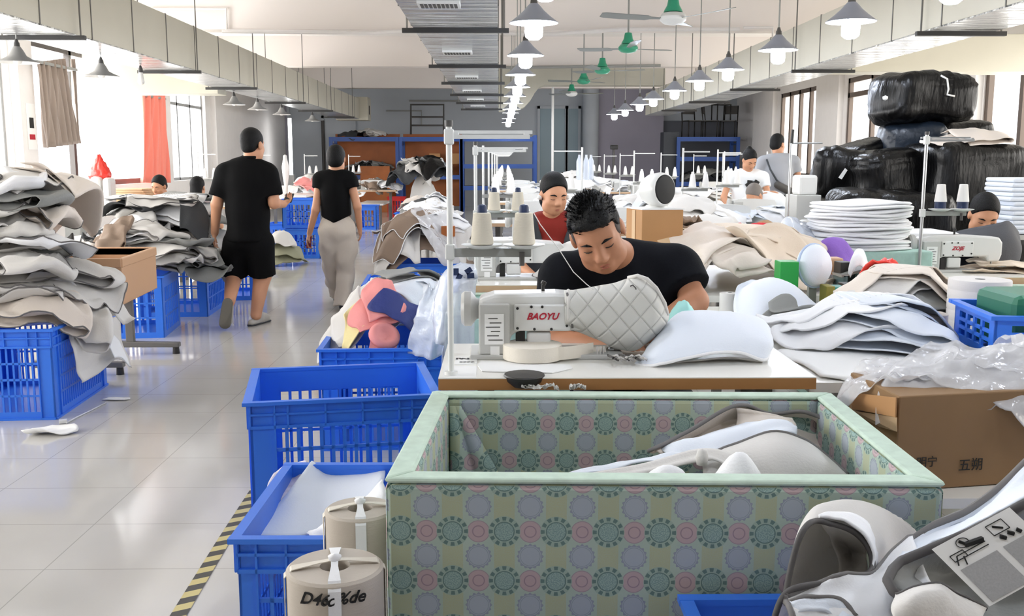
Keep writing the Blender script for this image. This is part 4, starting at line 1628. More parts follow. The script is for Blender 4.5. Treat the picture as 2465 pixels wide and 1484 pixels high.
# teal scrap behind the cover
pl_ = Pile(0.4, 1.0, 3.0, 3.7, 0.025, TZ)
pl_.mound(0.64, 3.42, 0.08, 0.06, TZ, 0.17)
pl_.sheet('teal_scrap', mat('aqua_scrap', '#a9e2dc', 0.7), 0.64, 3.44, 0.16, 0.12, 0.3, 2.5, 0.015, 0.0, label='aqua cloth scrap peeking out behind the quilted cover', cat='fabric')

# -- cover lying in the printed bin
t = thing('fabric_cover', 'open greige cover with grey piping lying in the printed bin', 'fabric cover', None, P(1850, 1130, 2.5))
patch('back_panel', [
    [(1558, 1085, 2.50), (1650, 1036, 2.62), (1772, 974, 2.70), (1850, 992, 2.74), (1940, 986, 2.74), (2008, 1025, 2.70), (2046, 1080, 2.62), (2047, 1142, 2.48)],
    [(1570, 1094, 2.52), (1660, 1058, 2.66), (1775, 1006, 2.76), (1852, 1018, 2.79), (1935, 1022, 2.79), (1992, 1056, 2.75), (2030, 1100, 2.66), (2040, 1148, 2.5)],
    [(1590, 1098, 2.50), (1672, 1080, 2.6), (1780, 1044, 2.68), (1855, 1050, 2.72), (1925, 1064, 2.72), (1975, 1090, 2.68), (2015, 1120, 2.6), (2034, 1152, 2.48)]],
    M['cream_cloth'], t, 0.004, 7, 0.012, 2.4, 3, pipe=True, pr=0.006)
patch('front_panel', [
    [(1690, 1108, 2.45), (1770, 1075, 2.47), (1868, 1045, 2.5), (1945, 1070, 2.5), (2000, 1110, 2.46), (2038, 1146, 2.40)],
    [(1692, 1136, 2.36), (1780, 1112, 2.38), (1870, 1095, 2.38), (1950, 1112, 2.38), (2002, 1136, 2.37), (2034, 1158, 2.36)],
    [(1690, 1200, 2.3), (1780, 1200, 2.3), (1870, 1200, 2.3), (1950, 1200, 2.32), (2000, 1200, 2.33), (2030, 1200, 2.34)]],
    M['pale_cloth'], t, 0.004, 7, 0.01, 1.8, 4, pipe=True, pr=0.006)
patch('lining', [[(1590, 1094, 2.56), (1680, 1060, 2.6), (1780, 1030, 2.64), (1872, 1017, 2.66), (1905, 1024, 2.66)], [(1600, 1092, 2.50), (1685, 1066, 2.53), (1785, 1040, 2.56), (1880, 1026, 2.58), (1912, 1034, 2.58)], [(1620, 1106, 2.46), (1700, 1098, 2.47), (1800, 1072, 2.5), (1892, 1048, 2.53), (1915, 1050, 2.55)]], M['cool_cloth'], t, 0.005, 6, 0.015, 2.5, 6)
patch('inner_flap', [[(1770, 980, 2.7), (1775, 1000, 2.7), (1772, 1035, 2.66)], [(1850, 1000, 2.72), (1862, 1008, 2.7), (1880, 1022, 2.64)], [(1905, 1010, 2.72), (1915, 1024, 2.7), (1908, 1046, 2.62)]], M['cream_cloth'], t, 0.004, 6, 0.01)
patch('strap', [[(1300, 1158, 2.36), (1400, 1137, 2.4), (1500, 1118, 2.42), (1600, 1100, 2.44), (1690, 1100, 2.43)], [(1310, 1168, 2.32), (1405, 1150, 2.36), (1505, 1130, 2.38), (1605, 1112, 2.4), (1692, 1112, 2.39)]], M['cool_cloth'], t, 0.004, 6, 0.012, 3, 2)
patch('strap', [[(1400, 1152, 2.34), (1540, 1122, 2.38), (1680, 1092, 2.41), (1760, 1100, 2.38), (1832, 1156, 2.3)], [(1420, 1180, 2.3), (1545, 1150, 2.32), (1690, 1120, 2.36), (1750, 1125, 2.33), (1800, 1170, 2.28)]], M['pale_cloth'], t, 0.004, 6, 0.014, 3, 5)
MB().lathe([(0, -0.022), (0.013, -0.018), (0.016, 0), (0.012, 0.018), (0, 0.022)], P(1690, 1102, 2.35), 12).build('knot', M['pale_cloth'], t, smooth=True)
pb = Pile(0.05, 0.85, 2.14, 2.86, 0.025, 0.3, 4)
pb.mound(0.4, 2.45, 0.4, 0.33, 0.3, 0.28)
pb.sheet('fabric_cover', M['cream_cloth'], 0.4, 2.45, 0.6, 0.55, 0.2, 1.2, 0.03, 0.0, label='cream cover at the bottom of the printed bin under the open cover', cat='fabric cover')
for i, (x, y, m_) in enumerate(((1610, 1142, 'white_cloth'), (1785, 1136, 'white_cloth'))):
    q = P(x, y, 2.2)
    pq = Pile(q.x - 0.15, q.x + 0.15, 2.14, 2.4, 0.012, q.z - 0.05, i)
    pq.mound(q.x, 2.22, 0.06, 0.05, q.z - 0.05, 0.055 + 0.015 * i)
    pq.sheet('fabric_scrap', M[m_], q.x, 2.22, 0.11, 0.1, 0.3, 2.5, 0.02, 0.0, n=16, freq=6, label='crumpled white scrap just inside the bin front, %s' % ('left one' if i == 0 else 'below the strap knot'), cat='scrap')

# -- crate of covers in the near right corner
CF = crate('blue crate in the near right corner under the piped covers', 1.01, 1.64, 1.24, 0.6, 0.525)
t = thing('fabric_cover', 'pale hood shaped cover with dark piping, its mouth towards the camera', 'fabric cover', None, P(2000, 1400, 1.8))
r0 = [(1866, 1490, 1.62), (1893, 1372, 1.66), (1925, 1275, 1.7), (1968, 1243, 1.74), (2040, 1262, 1.76), (2085, 1300, 1.76), (2103, 1350, 1.74), (2085, 1385, 1.7), (1990, 1408, 1.62), (1905, 1434, 1.56), (1872, 1500, 1.54)]
r1 = [(1884, 1490, 1.8), (1908, 1352, 1.84), (1942, 1248, 1.88), (1988, 1205, 1.91), (2070, 1206, 1.93), (2132, 1245, 1.93), (2158, 1320, 1.9), (2150, 1390, 1.85), (2050, 1436, 1.78), (1945, 1470, 1.72), (1895, 1510, 1.75)]
r2 = [(1950, 1490, 1.90), (1970, 1380, 1.92), (1995, 1290, 1.94), (2045, 1240, 1.95), (2125, 1242, 1.96), (2206, 1282, 1.95), (2232, 1350, 1.92), (2205, 1420, 1.89), (2100, 1460, 1.87), (2000, 1490, 1.87), (1960, 1510, 1.87)]
r3 = [(2080 + (a - 2090) * 0.35, 1370 + (c - 1370) * 0.35, 1.95) for a, c, _ in r2]
patch('shell', [r0, r1, r2, r3], M['thin_cloth'], t, 0.004, 6, 0.012, 1.6, 7, True, pipe=True, pipe_mat='pipe_dark', pr=0.0055)
patch('inner_fold', [[(1968, 1246, 1.76), (2000, 1300, 1.86), (2015, 1360, 1.84), (2020, 1410, 1.72)], [(2020, 1262, 1.8), (2045, 1320, 1.92), (2050, 1370, 1.86), (2045, 1400, 1.74)], [(2070, 1290, 1.8), (2085, 1330, 1.86), (2090, 1370, 1.82), (2085, 1388, 1.74)]], M['thin_cloth'], t, 0.004, 6, 0.01)
patch('lining_band', [[(1970, 1243, 1.75), (2000, 1235, 1.8), (2050, 1240, 1.83), (2090, 1265, 1.84), (2110, 1310, 1.82), (2112, 1350, 1.78)], [(1972, 1248, 1.745), (2010, 1252, 1.75), (2045, 1263, 1.755), (2086, 1300, 1.755), (2101, 1340, 1.74), (2100, 1370, 1.72)]], M['white_cloth'], t, 0.004, 5, 0.004)
t = thing('fabric_cover', 'folded pale cover with grey piping at the bottom edge below the hood cover', 'fabric cover', None, P(2000, 1460, 1.58))
patch('shell', [
    [(1886, 1440, 1.56), (1940, 1424, 1.6), (2000, 1408, 1.63), (2060, 1394, 1.67), (2105, 1380, 1.72), (2150, 1330, 1.78), (2200, 1300, 1.82)],
    [(1892, 1462, 1.54), (1950, 1450, 1.57), (2010, 1436, 1.60), (2075, 1420, 1.63), (2130, 1396, 1.67), (2170, 1360, 1.7), (2215, 1340, 1.7)],
    [(1905, 1500, 1.5), (1970, 1500, 1.52), (2040, 1490, 1.54), (2110, 1470, 1.57), (2150, 1440, 1.6), (2190, 1420, 1.62), (2240, 1420, 1.62)],
    [(1930, 1560, 1.48), (1990, 1560, 1.5), (2060, 1560, 1.5), (2130, 1540, 1.52), (2180, 1520, 1.55), (2230, 1500, 1.58), (2290, 1490, 1.6)]],
    M['white_cloth'], t, 0.005, 6, 0.02, 2.2, 12, pipe=True, pipe_rows=(0, 'l'), pipe_mat='piping', pr=0.0055)
patch('turned_edge', [[(1900, 1452, 1.535), (1960, 1440, 1.56), (2020, 1452, 1.56), (2060, 1490, 1.53)], [(1906, 1484, 1.51), (1965, 1476, 1.53), (2010, 1490, 1.53), (2040, 1520, 1.5)]], M['cool_cloth'], t, 0.004, 6, 0.012, pipe=True, pr=0.005)
t = thing('fabric_cover', 'grey lined cover with wide dark binding carrying a printed leaflet', 'fabric cover', None, P(2330, 1380, 1.7))
rowA = [(2186, 1316, 1.84), (2255, 1272, 1.86), (2340, 1235, 1.88), (2410, 1172, 1.9), (2510, 1085, 1.92)]
rowB = [(2166, 1352, 1.64), (2240, 1322, 1.65), (2330, 1284, 1.66), (2410, 1244, 1.66), (2510, 1190, 1.66)]
mid = [(2190, 1330, 1.78), (2255, 1300, 1.82), (2340, 1262, 1.84), (2415, 1215, 1.85), (2510, 1150, 1.86)]
patch('outer_panel', [rowA, mid, rowB], M['cool_cloth'], t, 0.004, 7, 0.014, 2.4, 14, pipe=True, pipe_mat='piping', pr=0.008)
patch('inner_panel', [rowB, [(2138, 1396, 1.58), (2250, 1372, 1.72), (2340, 1345, 1.75), (2420, 1318, 1.75), (2510, 1285, 1.75)], [(2160, 1425, 1.55), (2260, 1420, 1.68), (2350, 1410, 1.72), (2430, 1400, 1.72), (2510, 1390, 1.72)], [(2190, 1450, 1.52), (2280, 1490, 1.56), (2360, 1520, 1.56), (2440, 1530, 1.56), (2510, 1540, 1.56)]], M['grey_cloth'], t, 0.004, 7, 0.014, 2.0, 15)
MB().tube([P(*q) for q in ((2188, 1452, 1.52), (2150, 1425, 1.53), (2136, 1398, 1.56), (2150, 1370, 1.6), (2168, 1352, 1.63), (2240, 1322, 1.645), (2330, 1284, 1.655), (2410, 1244, 1.655), (2510, 1190, 1.655))], 0.0085, 8).build('binding', M['pipe_dark'], t, smooth=True)
patch('rolled_edge', [[(2160, 1440, 1.5), (2200, 1420, 1.5), (2260, 1418, 1.52), (2310, 1440, 1.52), (2370, 1470, 1.52)], [(2150, 1480, 1.44), (2205, 1450, 1.44), (2265, 1448, 1.46), (2305, 1470, 1.47), (2360, 1500, 1.47)], [(2170, 1540, 1.42), (2220, 1530, 1.42), (2270, 1530, 1.43), (2310, 1530, 1.45), (2370, 1540, 1.45)]], M['pale_cloth'], t, 0.005, 6, 0.008, 2, 9, pipe=True, pipe_mat='pipe_dark', pr=0.005)
# leaflet
t = thing('leaflet', 'printed instruction leaflet with line drawings lying on the grey cover', 'leaflet', None, P(2380, 1350, 1.58))
A_, B_, D_ = P(2243, 1323, 1.56), P(2382, 1461, 1.50), P(2430, 1222, 1.60)
C_ = B_ + D_ - A_


def lp_(u, v, o=0.0):
    q = A_ * (1 - u) * (1 - v) + B_ * (1 - v) * u + D_ * v * (1 - u) + C_ * u * v
    nn_ = (D_ - A_).cross(B_ - A_).normalized()
    if nn_.y > 0:
        nn_ = -nn_
    return q + nn_ * o


def lq(name, u0, v0, u1, v1, m, o, par):
    c = [lp_(u0, v0, o), lp_(u1, v0, o), lp_(u1, v1, o), lp_(u0, v1, o)]
    b = [lp_(u0, v0, o - 0.0006), lp_(u1, v0, o - 0.0006), lp_(u1, v1, o - 0.0006), lp_(u0, v1, o - 0.0006)]
    return MB().hexa(b + c).build(name, m, par)


lq('sheet', 0, 0, 1, 1, M['paper'], 0.0, t)
lq('print_block', 0.42, 0.06, 0.97, 0.52, M['paper_grey'], 0.0012, t)
lq('print_block', 0.42, 0.6, 0.97, 0.97, M['paper_grey'], 0.0012, t)
b = MB()
b.tube([lp_(0.12 + 0.07 * math.cos(k * 0.35), 0.30 + 0.07 * math.sin(k * 0.35), 0.0015) for k in range(18)], 0.0008, 4, True)
for u0, v0, u1, v1, r_ in ((0.08, 0.28, 0.16, 0.32, 0.003), (0.16, 0.30, 0.2, 0.5, 0.005), (0.24, 0.14, 0.24, 0.5, 0.0008), (0.3, 0.16, 0.3, 0.5, 0.0008), (0.24, 0.14, 0.36, 0.08, 0.0012), (0.28, 0.2, 0.4, 0.16, 0.0012), (0.2, 0.08, 0.2, 0.24, 0.0008), (0.2, 0.24, 0.3, 0.24, 0.0008), (0.3, 0.24, 0.3, 0.08, 0.0008), (0.3, 0.08, 0.2, 0.08, 0.0008),
                          (0.08, 0.62, 0.08, 0.82, 0.0008), (0.08, 0.82, 0.24, 0.82, 0.0008), (0.24, 0.82, 0.24, 0.62, 0.0008), (0.24, 0.62, 0.08, 0.62, 0.0008), (0.12, 0.68, 0.2, 0.76, 0.002), (0.28, 0.66, 0.34, 0.7, 0.004), (0.28, 0.76, 0.34, 0.8, 0.004), (0.3, 0.86, 0.36, 0.88, 0.004)):
    b.tube([lp_(u0, v0, 0.0015), lp_(u1, v1, 0.0015)], r_, 4)
b.build('line_drawing', M['ink'], t)

# filling of that crate so the covers rest on something
pf = Pile(0.3, 1.7, 1.25, 1.98, 0.03, 0.02, 21)
pf.mound(1.06, 1.62, 0.52, 0.28, 0.02, 0.5, 3)
pf.sheet('fabric_cover', M['pale_cloth'], 1.1, 1.62, 0.9, 0.42, 0.0, 2.5, 0.02, 0.0, label='pale cover filling the near right crate under the piped covers', cat='fabric cover', group=None)

# -- contents of the crates along the aisle
t = thing('foam_sheet', 'smooth bluish white foam sheet leaning in the crate by the tape rolls', 'foam sheet', None, P(760, 1220, 2.85))
patch('sheet', [[(748, 1112, 3.08), (790, 1138, 3.1), (860, 1134, 3.12), (930, 1128, 3.1)], [(700, 1180, 2.95), (770, 1190, 2.95), (850, 1180, 2.96), (920, 1170, 2.96)], [(650, 1246, 2.82), (720, 1244, 2.8), (810, 1230, 2.82), (880, 1215, 2.85)], [(612, 1298, 2.66), (680, 1300, 2.66), (740, 1290, 2.68), (800, 1260, 2.72)]], M['cool_cloth'], t, 0.008, 6, 0.008, 1.5, 3)
cb = Pile(-0.68, -0.26, 2.6, 3.25, 0.02, 0.03, 6)
cb.box(-0.66, -0.28, 2.62, 3.2, 0.3)
cb.sheet('white_cover', M['white_cloth'], -0.47, 2.92, 0.34, 0.5, 0.0, 1.4, 0.03, 0.0, label='white cloth filling the crate beside the tape rolls', cat='fabric')
t = thing('white_cover', 'white cloth with a drawn up edge between the foam sheet and the printed bin', 'fabric', None, P(860, 1220, 2.6))
patch('cloth', [[(742, 1292, 2.6), (790, 1262, 2.62), (850, 1225, 2.66), (925, 1165, 2.78)], [(752, 1300, 2.56), (800, 1278, 2.57), (860, 1240, 2.6), (930, 1190, 2.68)], [(765, 1330, 2.54), (815, 1310, 2.54), (870, 1290, 2.55), (930, 1250, 2.6)]], M['white_cloth'], t, 0.004, 6, 0.015, 3, 2)
t = thing('plastic_bag', 'lilac speckled plastic bag stuffed behind the foam sheet', 'bag', None, P(690, 1160, 3.0))
patch('film', [[(640, 1190, 2.95), (660, 1150, 3.1), (700, 1122, 3.2), (740, 1116, 3.22)], [(636, 1205, 2.9), (665, 1180, 2.98), (705, 1150, 3.08), (748, 1130, 3.12)], [(640, 1225, 2.88), (670, 1215, 2.9), (705, 1190, 2.98), (740, 1160, 3.05)]], M['lilac_print'], t, 0.004, 6, 0.02, 3, 4)
# ------------------------------------------------------------------ people: smooth-blended distance fields meshed by surface nets
class SDF:
    def __init__(s):
        s.p = []

    def cap(s, a, b, ra, rb=None, k=0.02, cut=None):
        """tapered capsule; cut = list of (point, outward normal) that trim it flat"""
        s.p.append(('c', np.array(a, float), np.array(b, float), ra, ra if rb is None else rb, k, cut))
        return s

    def ell(s, c, r, Rm=None, k=0.02, cut=None):
        s.p.append(('e', np.array(c, float), np.array(r, float), None if Rm is None else np.array(Rm, float), None, k, cut))
        return s

    def sub(s, c, r, Rm=None, k=0.01):
        s.p.append(('s', np.array(c, float), np.array(r, float), None if Rm is None else np.array(Rm, float), None, k, None))
        return s

    def subcap(s, a, b, r, k=0.005):
        s.p.append(('t', np.array(a, float), np.array(b, float), r, r, k, None))
        return s

    @staticmethod
    def dist(p, Q):
        if p[0] in 'ct':
            _, a, b, ra, rb = p[:5]
            ab = b - a
            L2 = max(ab @ ab, 1e-12)
            t = np.clip(((Q - a) @ ab) / L2, 0, 1)
            d = np.linalg.norm(Q - (a + t[..., None] * ab), axis=-1) - (ra + (rb - ra) * t)
        else:
            q = Q - p[1]
            if p[3] is not None:
                q = q @ p[3]
            r = p[2]
            k0 = np.linalg.norm(q / r, axis=-1)
            k1 = np.linalg.norm(q / (r * r), axis=-1)
            d = k0 * (k0 - 1) / np.maximum(k1, 1e-9)
        if p[6]:
            for pt, n in p[6]:
                n = np.array(n, float)
                d = np.maximum(d, (Q - np.array(pt, float)) @ (n / np.linalg.norm(n)))
        return d

    def box(s):
        lo, hi = np.full(3, 1e9), np.full(3, -1e9)
        for p in s.p:
            if p[0] == 'c':
                r = max(p[3], p[4])
                lo = np.minimum(lo, np.minimum(p[1], p[2]) - r)
                hi = np.maximum(hi, np.maximum(p[1], p[2]) + r)
            elif p[0] == 'e':
                r = p[2].max()
                lo, hi = np.minimum(lo, p[1] - r), np.maximum(hi, p[1] + r)
        return lo, hi

    def mesh(s, name, h, m, parent=None, noise=None, post=None):
        lo, hi = s.box()
        lo, hi = lo - 3 * h, hi + 3 * h
        n = np.ceil((hi - lo) / h).astype(int) + 1
        D = np.full(n, 1.0)
        for p in s.p:
            if p[0] in 'ct':
                r = max(p[3], p[4])
                l, u = np.minimum(p[1], p[2]) - r, np.maximum(p[1], p[2]) + r
            else:
                r = p[2].max()
                l, u = p[1] - r, p[1] + r
            mg = p[5] + 4 * h
            i0 = np.maximum(np.floor((l - mg - lo) / h).astype(int), 0)
            i1 = np.minimum(np.ceil((u + mg - lo) / h).astype(int) + 1, n)
            if (i1 <= i0).any():
                continue
            sl = tuple(slice(a, b) for a, b in zip(i0, i1))
            ax = [lo[k] + h * np.arange(i0[k], i1[k]) for k in range(3)]
            Q = np.stack(np.meshgrid(*ax, indexing='ij'), -1)
            d = s.dist(p, Q)
            k = max(p[5], 1e-6)
            c = D[sl]
            if p[0] in 'ce':
                e = np.maximum(k - np.abs(c - d), 0) / k
                D[sl] = np.minimum(c, d) - e * e * k * 0.25
            else:
                e = np.maximum(k - np.abs(c + d), 0) / k
                D[sl] = np.maximum(c, -d) + e * e * k * 0.25
        if noise:
            ax = [lo[k] + h * np.arange(n[k]) for k in range(3)]
            Q = np.stack(np.meshgrid(*ax, indexing='ij'), -1)
            D = D + noise(Q)
        return nets(D, lo, h, name, m, parent)


def nets(D, lo, h, name, m, parent):
    S_ = D < 0
    n = np.array(D.shape)
    c = np.zeros(n - 1, int)
    for dx in (0, 1):
        for dy in (0, 1):
            for dz in (0, 1):
                c += S_[dx:n[0] - 1 + dx, dy:n[1] - 1 + dy, dz:n[2] - 1 + dz]
    mx = (c > 0) & (c < 8)
    idx = np.full(n - 1, -1)
    I = np.argwhere(mx)
    idx[mx] = np.arange(len(I))
    acc = np.zeros((len(I), 3))
    cnt = np.zeros(len(I))
    cor = [(a, b, d) for a in (0, 1) for b in (0, 1) for d in (0, 1)]
    for i, a in enumerate(cor):
        for b in cor[i + 1:]:
            if sum(abs(a[k] - b[k]) for k in range(3)) != 1:
                continue
            va = D[I[:, 0] + a[0], I[:, 1] + a[1], I[:, 2] + a[2]]
            vb = D[I[:, 0] + b[0], I[:, 1] + b[1], I[:, 2] + b[2]]
            k = (va < 0) != (vb < 0)
            t = np.where(k, va / np.where(k, va - vb, 1), 0)
            pt = np.array(a) + t[:, None] * (np.array(b) - np.array(a))
            acc += np.where(k[:, None], pt, 0)
            cnt += k
    V = lo + h * (I + acc / np.maximum(cnt, 1)[:, None])
    F = []
    for ax in range(3):
        o = [k for k in range(3) if k != ax]
        sl0 = [slice(None)] * 3
        sl1 = [slice(None)] * 3
        sl0[ax], sl1[ax] = slice(0, -1), slice(1, None)
        ed = S_[tuple(sl0)] != S_[tuple(sl1)]
        E = np.argwhere(ed)
        E = E[(E[:, o[0]] > 0) & (E[:, o[1]] > 0) & (E[:, o[0]] < n[o[0]] - 1) & (E[:, o[1]] < n[o[1]] - 1)]
        if len(E) == 0:
            continue
        ins = S_[E[:, 0], E[:, 1], E[:, 2]]

        def g(d0, d1):
            q = E.copy()
            q[:, o[0]] -= d0
            q[:, o[1]] -= d1
            return idx[q[:, 0], q[:, 1], q[:, 2]]
        Q = np.stack([g(1, 1), g(0, 1), g(0, 0), g(1, 0)], 1)
        fl = ins if ax != 1 else ~ins
        Q = np.where(fl[:, None], Q, Q[:, ::-1])
        F.append(Q[(Q >= 0).all(1)])
    F = np.concatenate(F)
    me = bpy.data.meshes.new(name)
    me.vertices.add(len(V))
    me.vertices.foreach_set('co', V.ravel())
    me.loops.add(F.size)
    me.loops.foreach_set('vertex_index', F.ravel().astype(np.int32))
    me.polygons.add(len(F))
    me.polygons.foreach_set('loop_start', np.arange(0, F.size, 4, dtype=np.int32))
    me.update(calc_edges=True)
    me.validate()
    o = link(name, me, m, parent, smooth=True)
    sm = o.modifiers.new('smooth', 'SMOOTH')
    sm.factor = 0.5
    sm.iterations = 2
    return o


def vnoise(freqs, amp, seed=0):
    rg = np.random.RandomState(seed)
    K = [(rg.normal(size=3) * f, rg.uniform(0, 6.28), 1.0 / (i + 1)) for i, f in enumerate(freqs) for _ in range(3)]

    def f(Q):
        s = 0
        for k, ph, w_ in K:
            s = s + w_ * np.sin(Q @ k + ph)
        return s * amp
    return f


def frame(fwd, up):
    f = Vector(fwd).normalized()
    u = Vector(up)
    u = (u - f * u.dot(f)).normalized()
    r = f.cross(u)
    return np.array([list(r), list(f), list(u)]).T   # columns: right, forward, up


def add_head(s, c, Rm, sc=1.0, jaw=1.0):
    """head into field s. c = centre between ears, Rm = frame columns right, forward, up"""
    c = np.array(c)

    def w_(x, y, z):
        return c + Rm @ (np.array((x, y, z)) * sc)

    def el(p, r, k=0.02, cut=None):
        s.ell(w_(*p), np.array(r) * sc, Rm, k * sc)
    el((0, -0.012, 0.035), (0.075, 0.095, 0.088), 0.02)
    el((0, 0.03, -0.03), (0.064 * jaw, 0.062, 0.082), 0.03)
    el((0, 0.052, -0.092), (0.034 * jaw, 0.03, 0.024), 0.03)
    for q in (-1, 1):
        el((q * 0.036, 0.055, -0.03), (0.03, 0.028, 0.028), 0.02)
        el((q * 0.048 * jaw, 0.02, -0.075), (0.024, 0.035, 0.03), 0.03)
        s.cap(w_(q * 0.012, 0.083, 0.026), w_(q * 0.046, 0.07, 0.024), 0.009 * sc, 0.008 * sc, 0.02 * sc)
        s.sub(w_(q * 0.032, 0.096, 0.003), np.array((0.019, 0.014, 0.012)) * sc, Rm, 0.014 * sc)
        el((q * 0.031, 0.073, 0.002), (0.0165, 0.0125, 0.0125), 0.004)
        el((q * 0.079, -0.008, -0.008), (0.010, 0.022, 0.032), 0.008)
        el((q * 0.012, 0.098, -0.034), (0.0105, 0.011, 0.009), 0.008)
    s.cap(w_(0, 0.084, 0.016), w_(0, 0.106, -0.026), 0.0085 * sc, 0.0145 * sc, 0.014 * sc)
    s.cap(w_(-0.019, 0.083, -0.062), w_(0.019, 0.083, -0.062), 0.0065 * sc, None, 0.012 * sc)
    s.cap(w_(-0.015, 0.083, -0.071), w_(0.015, 0.083, -0.071), 0.0075 * sc, None, 0.012 * sc)
    s.subcap(w_(-0.026, 0.090, -0.0665), w_(0.026, 0.090, -0.0665), 0.0022 * sc, 0.004 * sc)
    return w_


def face_bits(t, w_, sc=1.0, lids=True, brow='hair'):
    for q in (-1, 1):
        b = MB()
        b.tube([w_(q * 0.014, 0.0905, 0.0185), w_(q * 0.03, 0.0895, 0.0245), w_(q * 0.05, 0.0755, 0.0195)], [0.0035 * sc, 0.0048 * sc, 0.0022 * sc], 6)
        b.build('eyebrow', M[brow], t, smooth=True)
    for q in (-1, 1):
        b = MB()
        b.tube([w_(q * 0.0165, 0.0825, -0.0035), w_(q * 0.024, 0.0862, -0.0045), w_(q * 0.032, 0.0868, -0.005), w_(q * 0.04, 0.0845, -0.0048), w_(q * 0.0475, 0.0768, -0.0035)], [0.0007 * sc, 0.0014 * sc, 0.0017 * sc, 0.0015 * sc, 0.0009 * sc], 6)
        b.build('eyelash', M['ink'], t, smooth=True)
    b = MB()
    b.tube([w_(-0.026, 0.083, -0.0705), w_(-0.01, 0.0898, -0.063), w_(0, 0.0905, -0.064), w_(0.01, 0.0898, -0.063), w_(0.026, 0.083, -0.0705)], [0.001 * sc, 0.0033 * sc, 0.003 * sc, 0.0033 * sc, 0.001 * sc], 6)
    b.tube([w_(-0.023, 0.0835, -0.0725), w_(-0.008, 0.0898, -0.0725), w_(0.008, 0.0898, -0.0725), w_(0.023, 0.0835, -0.0725)], [0.001 * sc, 0.0042 * sc, 0.0042 * sc, 0.001 * sc], 6)
    b.build('lips', M['lip'], t, smooth=True)


def add_hand(s, wr_, dirv, palm_n, sc=1.0, curl=0.5, side=1):
    """wr_ wrist, dirv towards the knuckles, palm_n out of the palm; thumb on the side given"""
    d = np.array(Vector(dirv).normalized())
    nrm = np.array(palm_n, float)
    nrm = nrm - d * (nrm @ d)
    nrm /= np.linalg.norm(nrm)
    lat = np.cross(d, nrm) * side
    w0 = np.array(wr_, float)
    s.ell(w0 + d * 0.045 * sc, np.array((0.04, 0.05, 0.016)) * sc, np.array([lat, d, nrm]).T, 0.015)
    for i, (o, L, r) in enumerate(((0.028, 0.074, 0.0088), (0.009, 0.082, 0.0092), (-0.010, 0.076, 0.0088), (-0.028, 0.06, 0.0078))):
        p = w0 + d * 0.085 * sc + lat * o * sc
        ang = 0.15 + 0.12 * i
        dd = d.copy()
        seg = (0.45, 0.32, 0.23)
        for j in range(3):
            ang_j = curl * (0.35 + 0.55 * j) + ang * 0.3
            dd = d * math.cos(ang_j) + nrm * math.sin(ang_j)
            q = p + dd * L * seg[j] * sc
            s.cap(p, q, r * sc * (1 - 0.08 * j), r * sc * (0.94 - 0.08 * j), 0.004)
            p = q
    p = w0 + d * 0.022 * sc + lat * 0.03 * sc
    q = p + (lat * 0.6 + d * 0.7 + nrm * 0.35) * 0.036 * sc
    r_ = q + (lat * 0.1 + d * 0.9 + nrm * 0.5) * 0.028 * sc
    s.cap(p, q, 0.0125 * sc, 0.0105 * sc, 0.012)
    s.cap(q, r_, 0.0102 * sc, 0.0085 * sc, 0.004)


def v3(p):
    return np.array(tuple(p), float)


def lerp(a, b, t):
    return v3(a) * (1 - t) + v3(b) * t


def torso(s, J, g=1.0, inf=0.0, k=0.05, cut=None):
    """pelvis to neck, J has pelvis, chest, neck, sh_l, sh_r, hip_l, hip_r"""
    pl, ch, nk = v3(J['pelvis']), v3(J['chest']), v3(J['neck'])
    sl, sr = v3(J['sh_l']), v3(J['sh_r'])
    ax = frame(np.cross(sr - sl, nk - pl), nk - pl)
    wch = np.linalg.norm(sr - sl)
    s.ell(ch, (wch * 0.42 * g + inf, 0.115 * g + inf, 0.19), ax, k, cut)
    s.ell(lerp(pl, ch, 0.5), (wch * 0.37 * g + inf, 0.105 * g + inf, 0.19), ax, k, cut)
    s.ell(pl, (wch * 0.41 * g + inf, 0.118 * g + inf, 0.13), ax, k, cut)
    s.cap(lerp(sl, nk, 0.12), lerp(sr, nk, 0.12), 0.058 * g + inf, None, k, cut)
    s.cap(lerp(sl, nk, 0.55) , lerp(ch, nk, 0.85), 0.055 + inf, 0.06 + inf, k, cut)
    s.cap(lerp(sr, nk, 0.55), lerp(ch, nk, 0.85), 0.055 + inf, 0.06 + inf, k, cut)
    return ax


def limb(s, a, b, c, r, k=0.02):
    s.cap(a, b, r[0], r[1], k)
    s.cap(b, c, r[1] * 1.02, r[2], k)


def sleeve(s, a, b, t, r0, r1, k=0.03):
    """garment tube round a->b, ending cleanly at fraction t"""
    e = lerp(a, b, t)
    n = v3(b) - v3(a)
    s.cap(a, lerp(a, b, t + 0.15), r0, r1, k, [(e, n)])


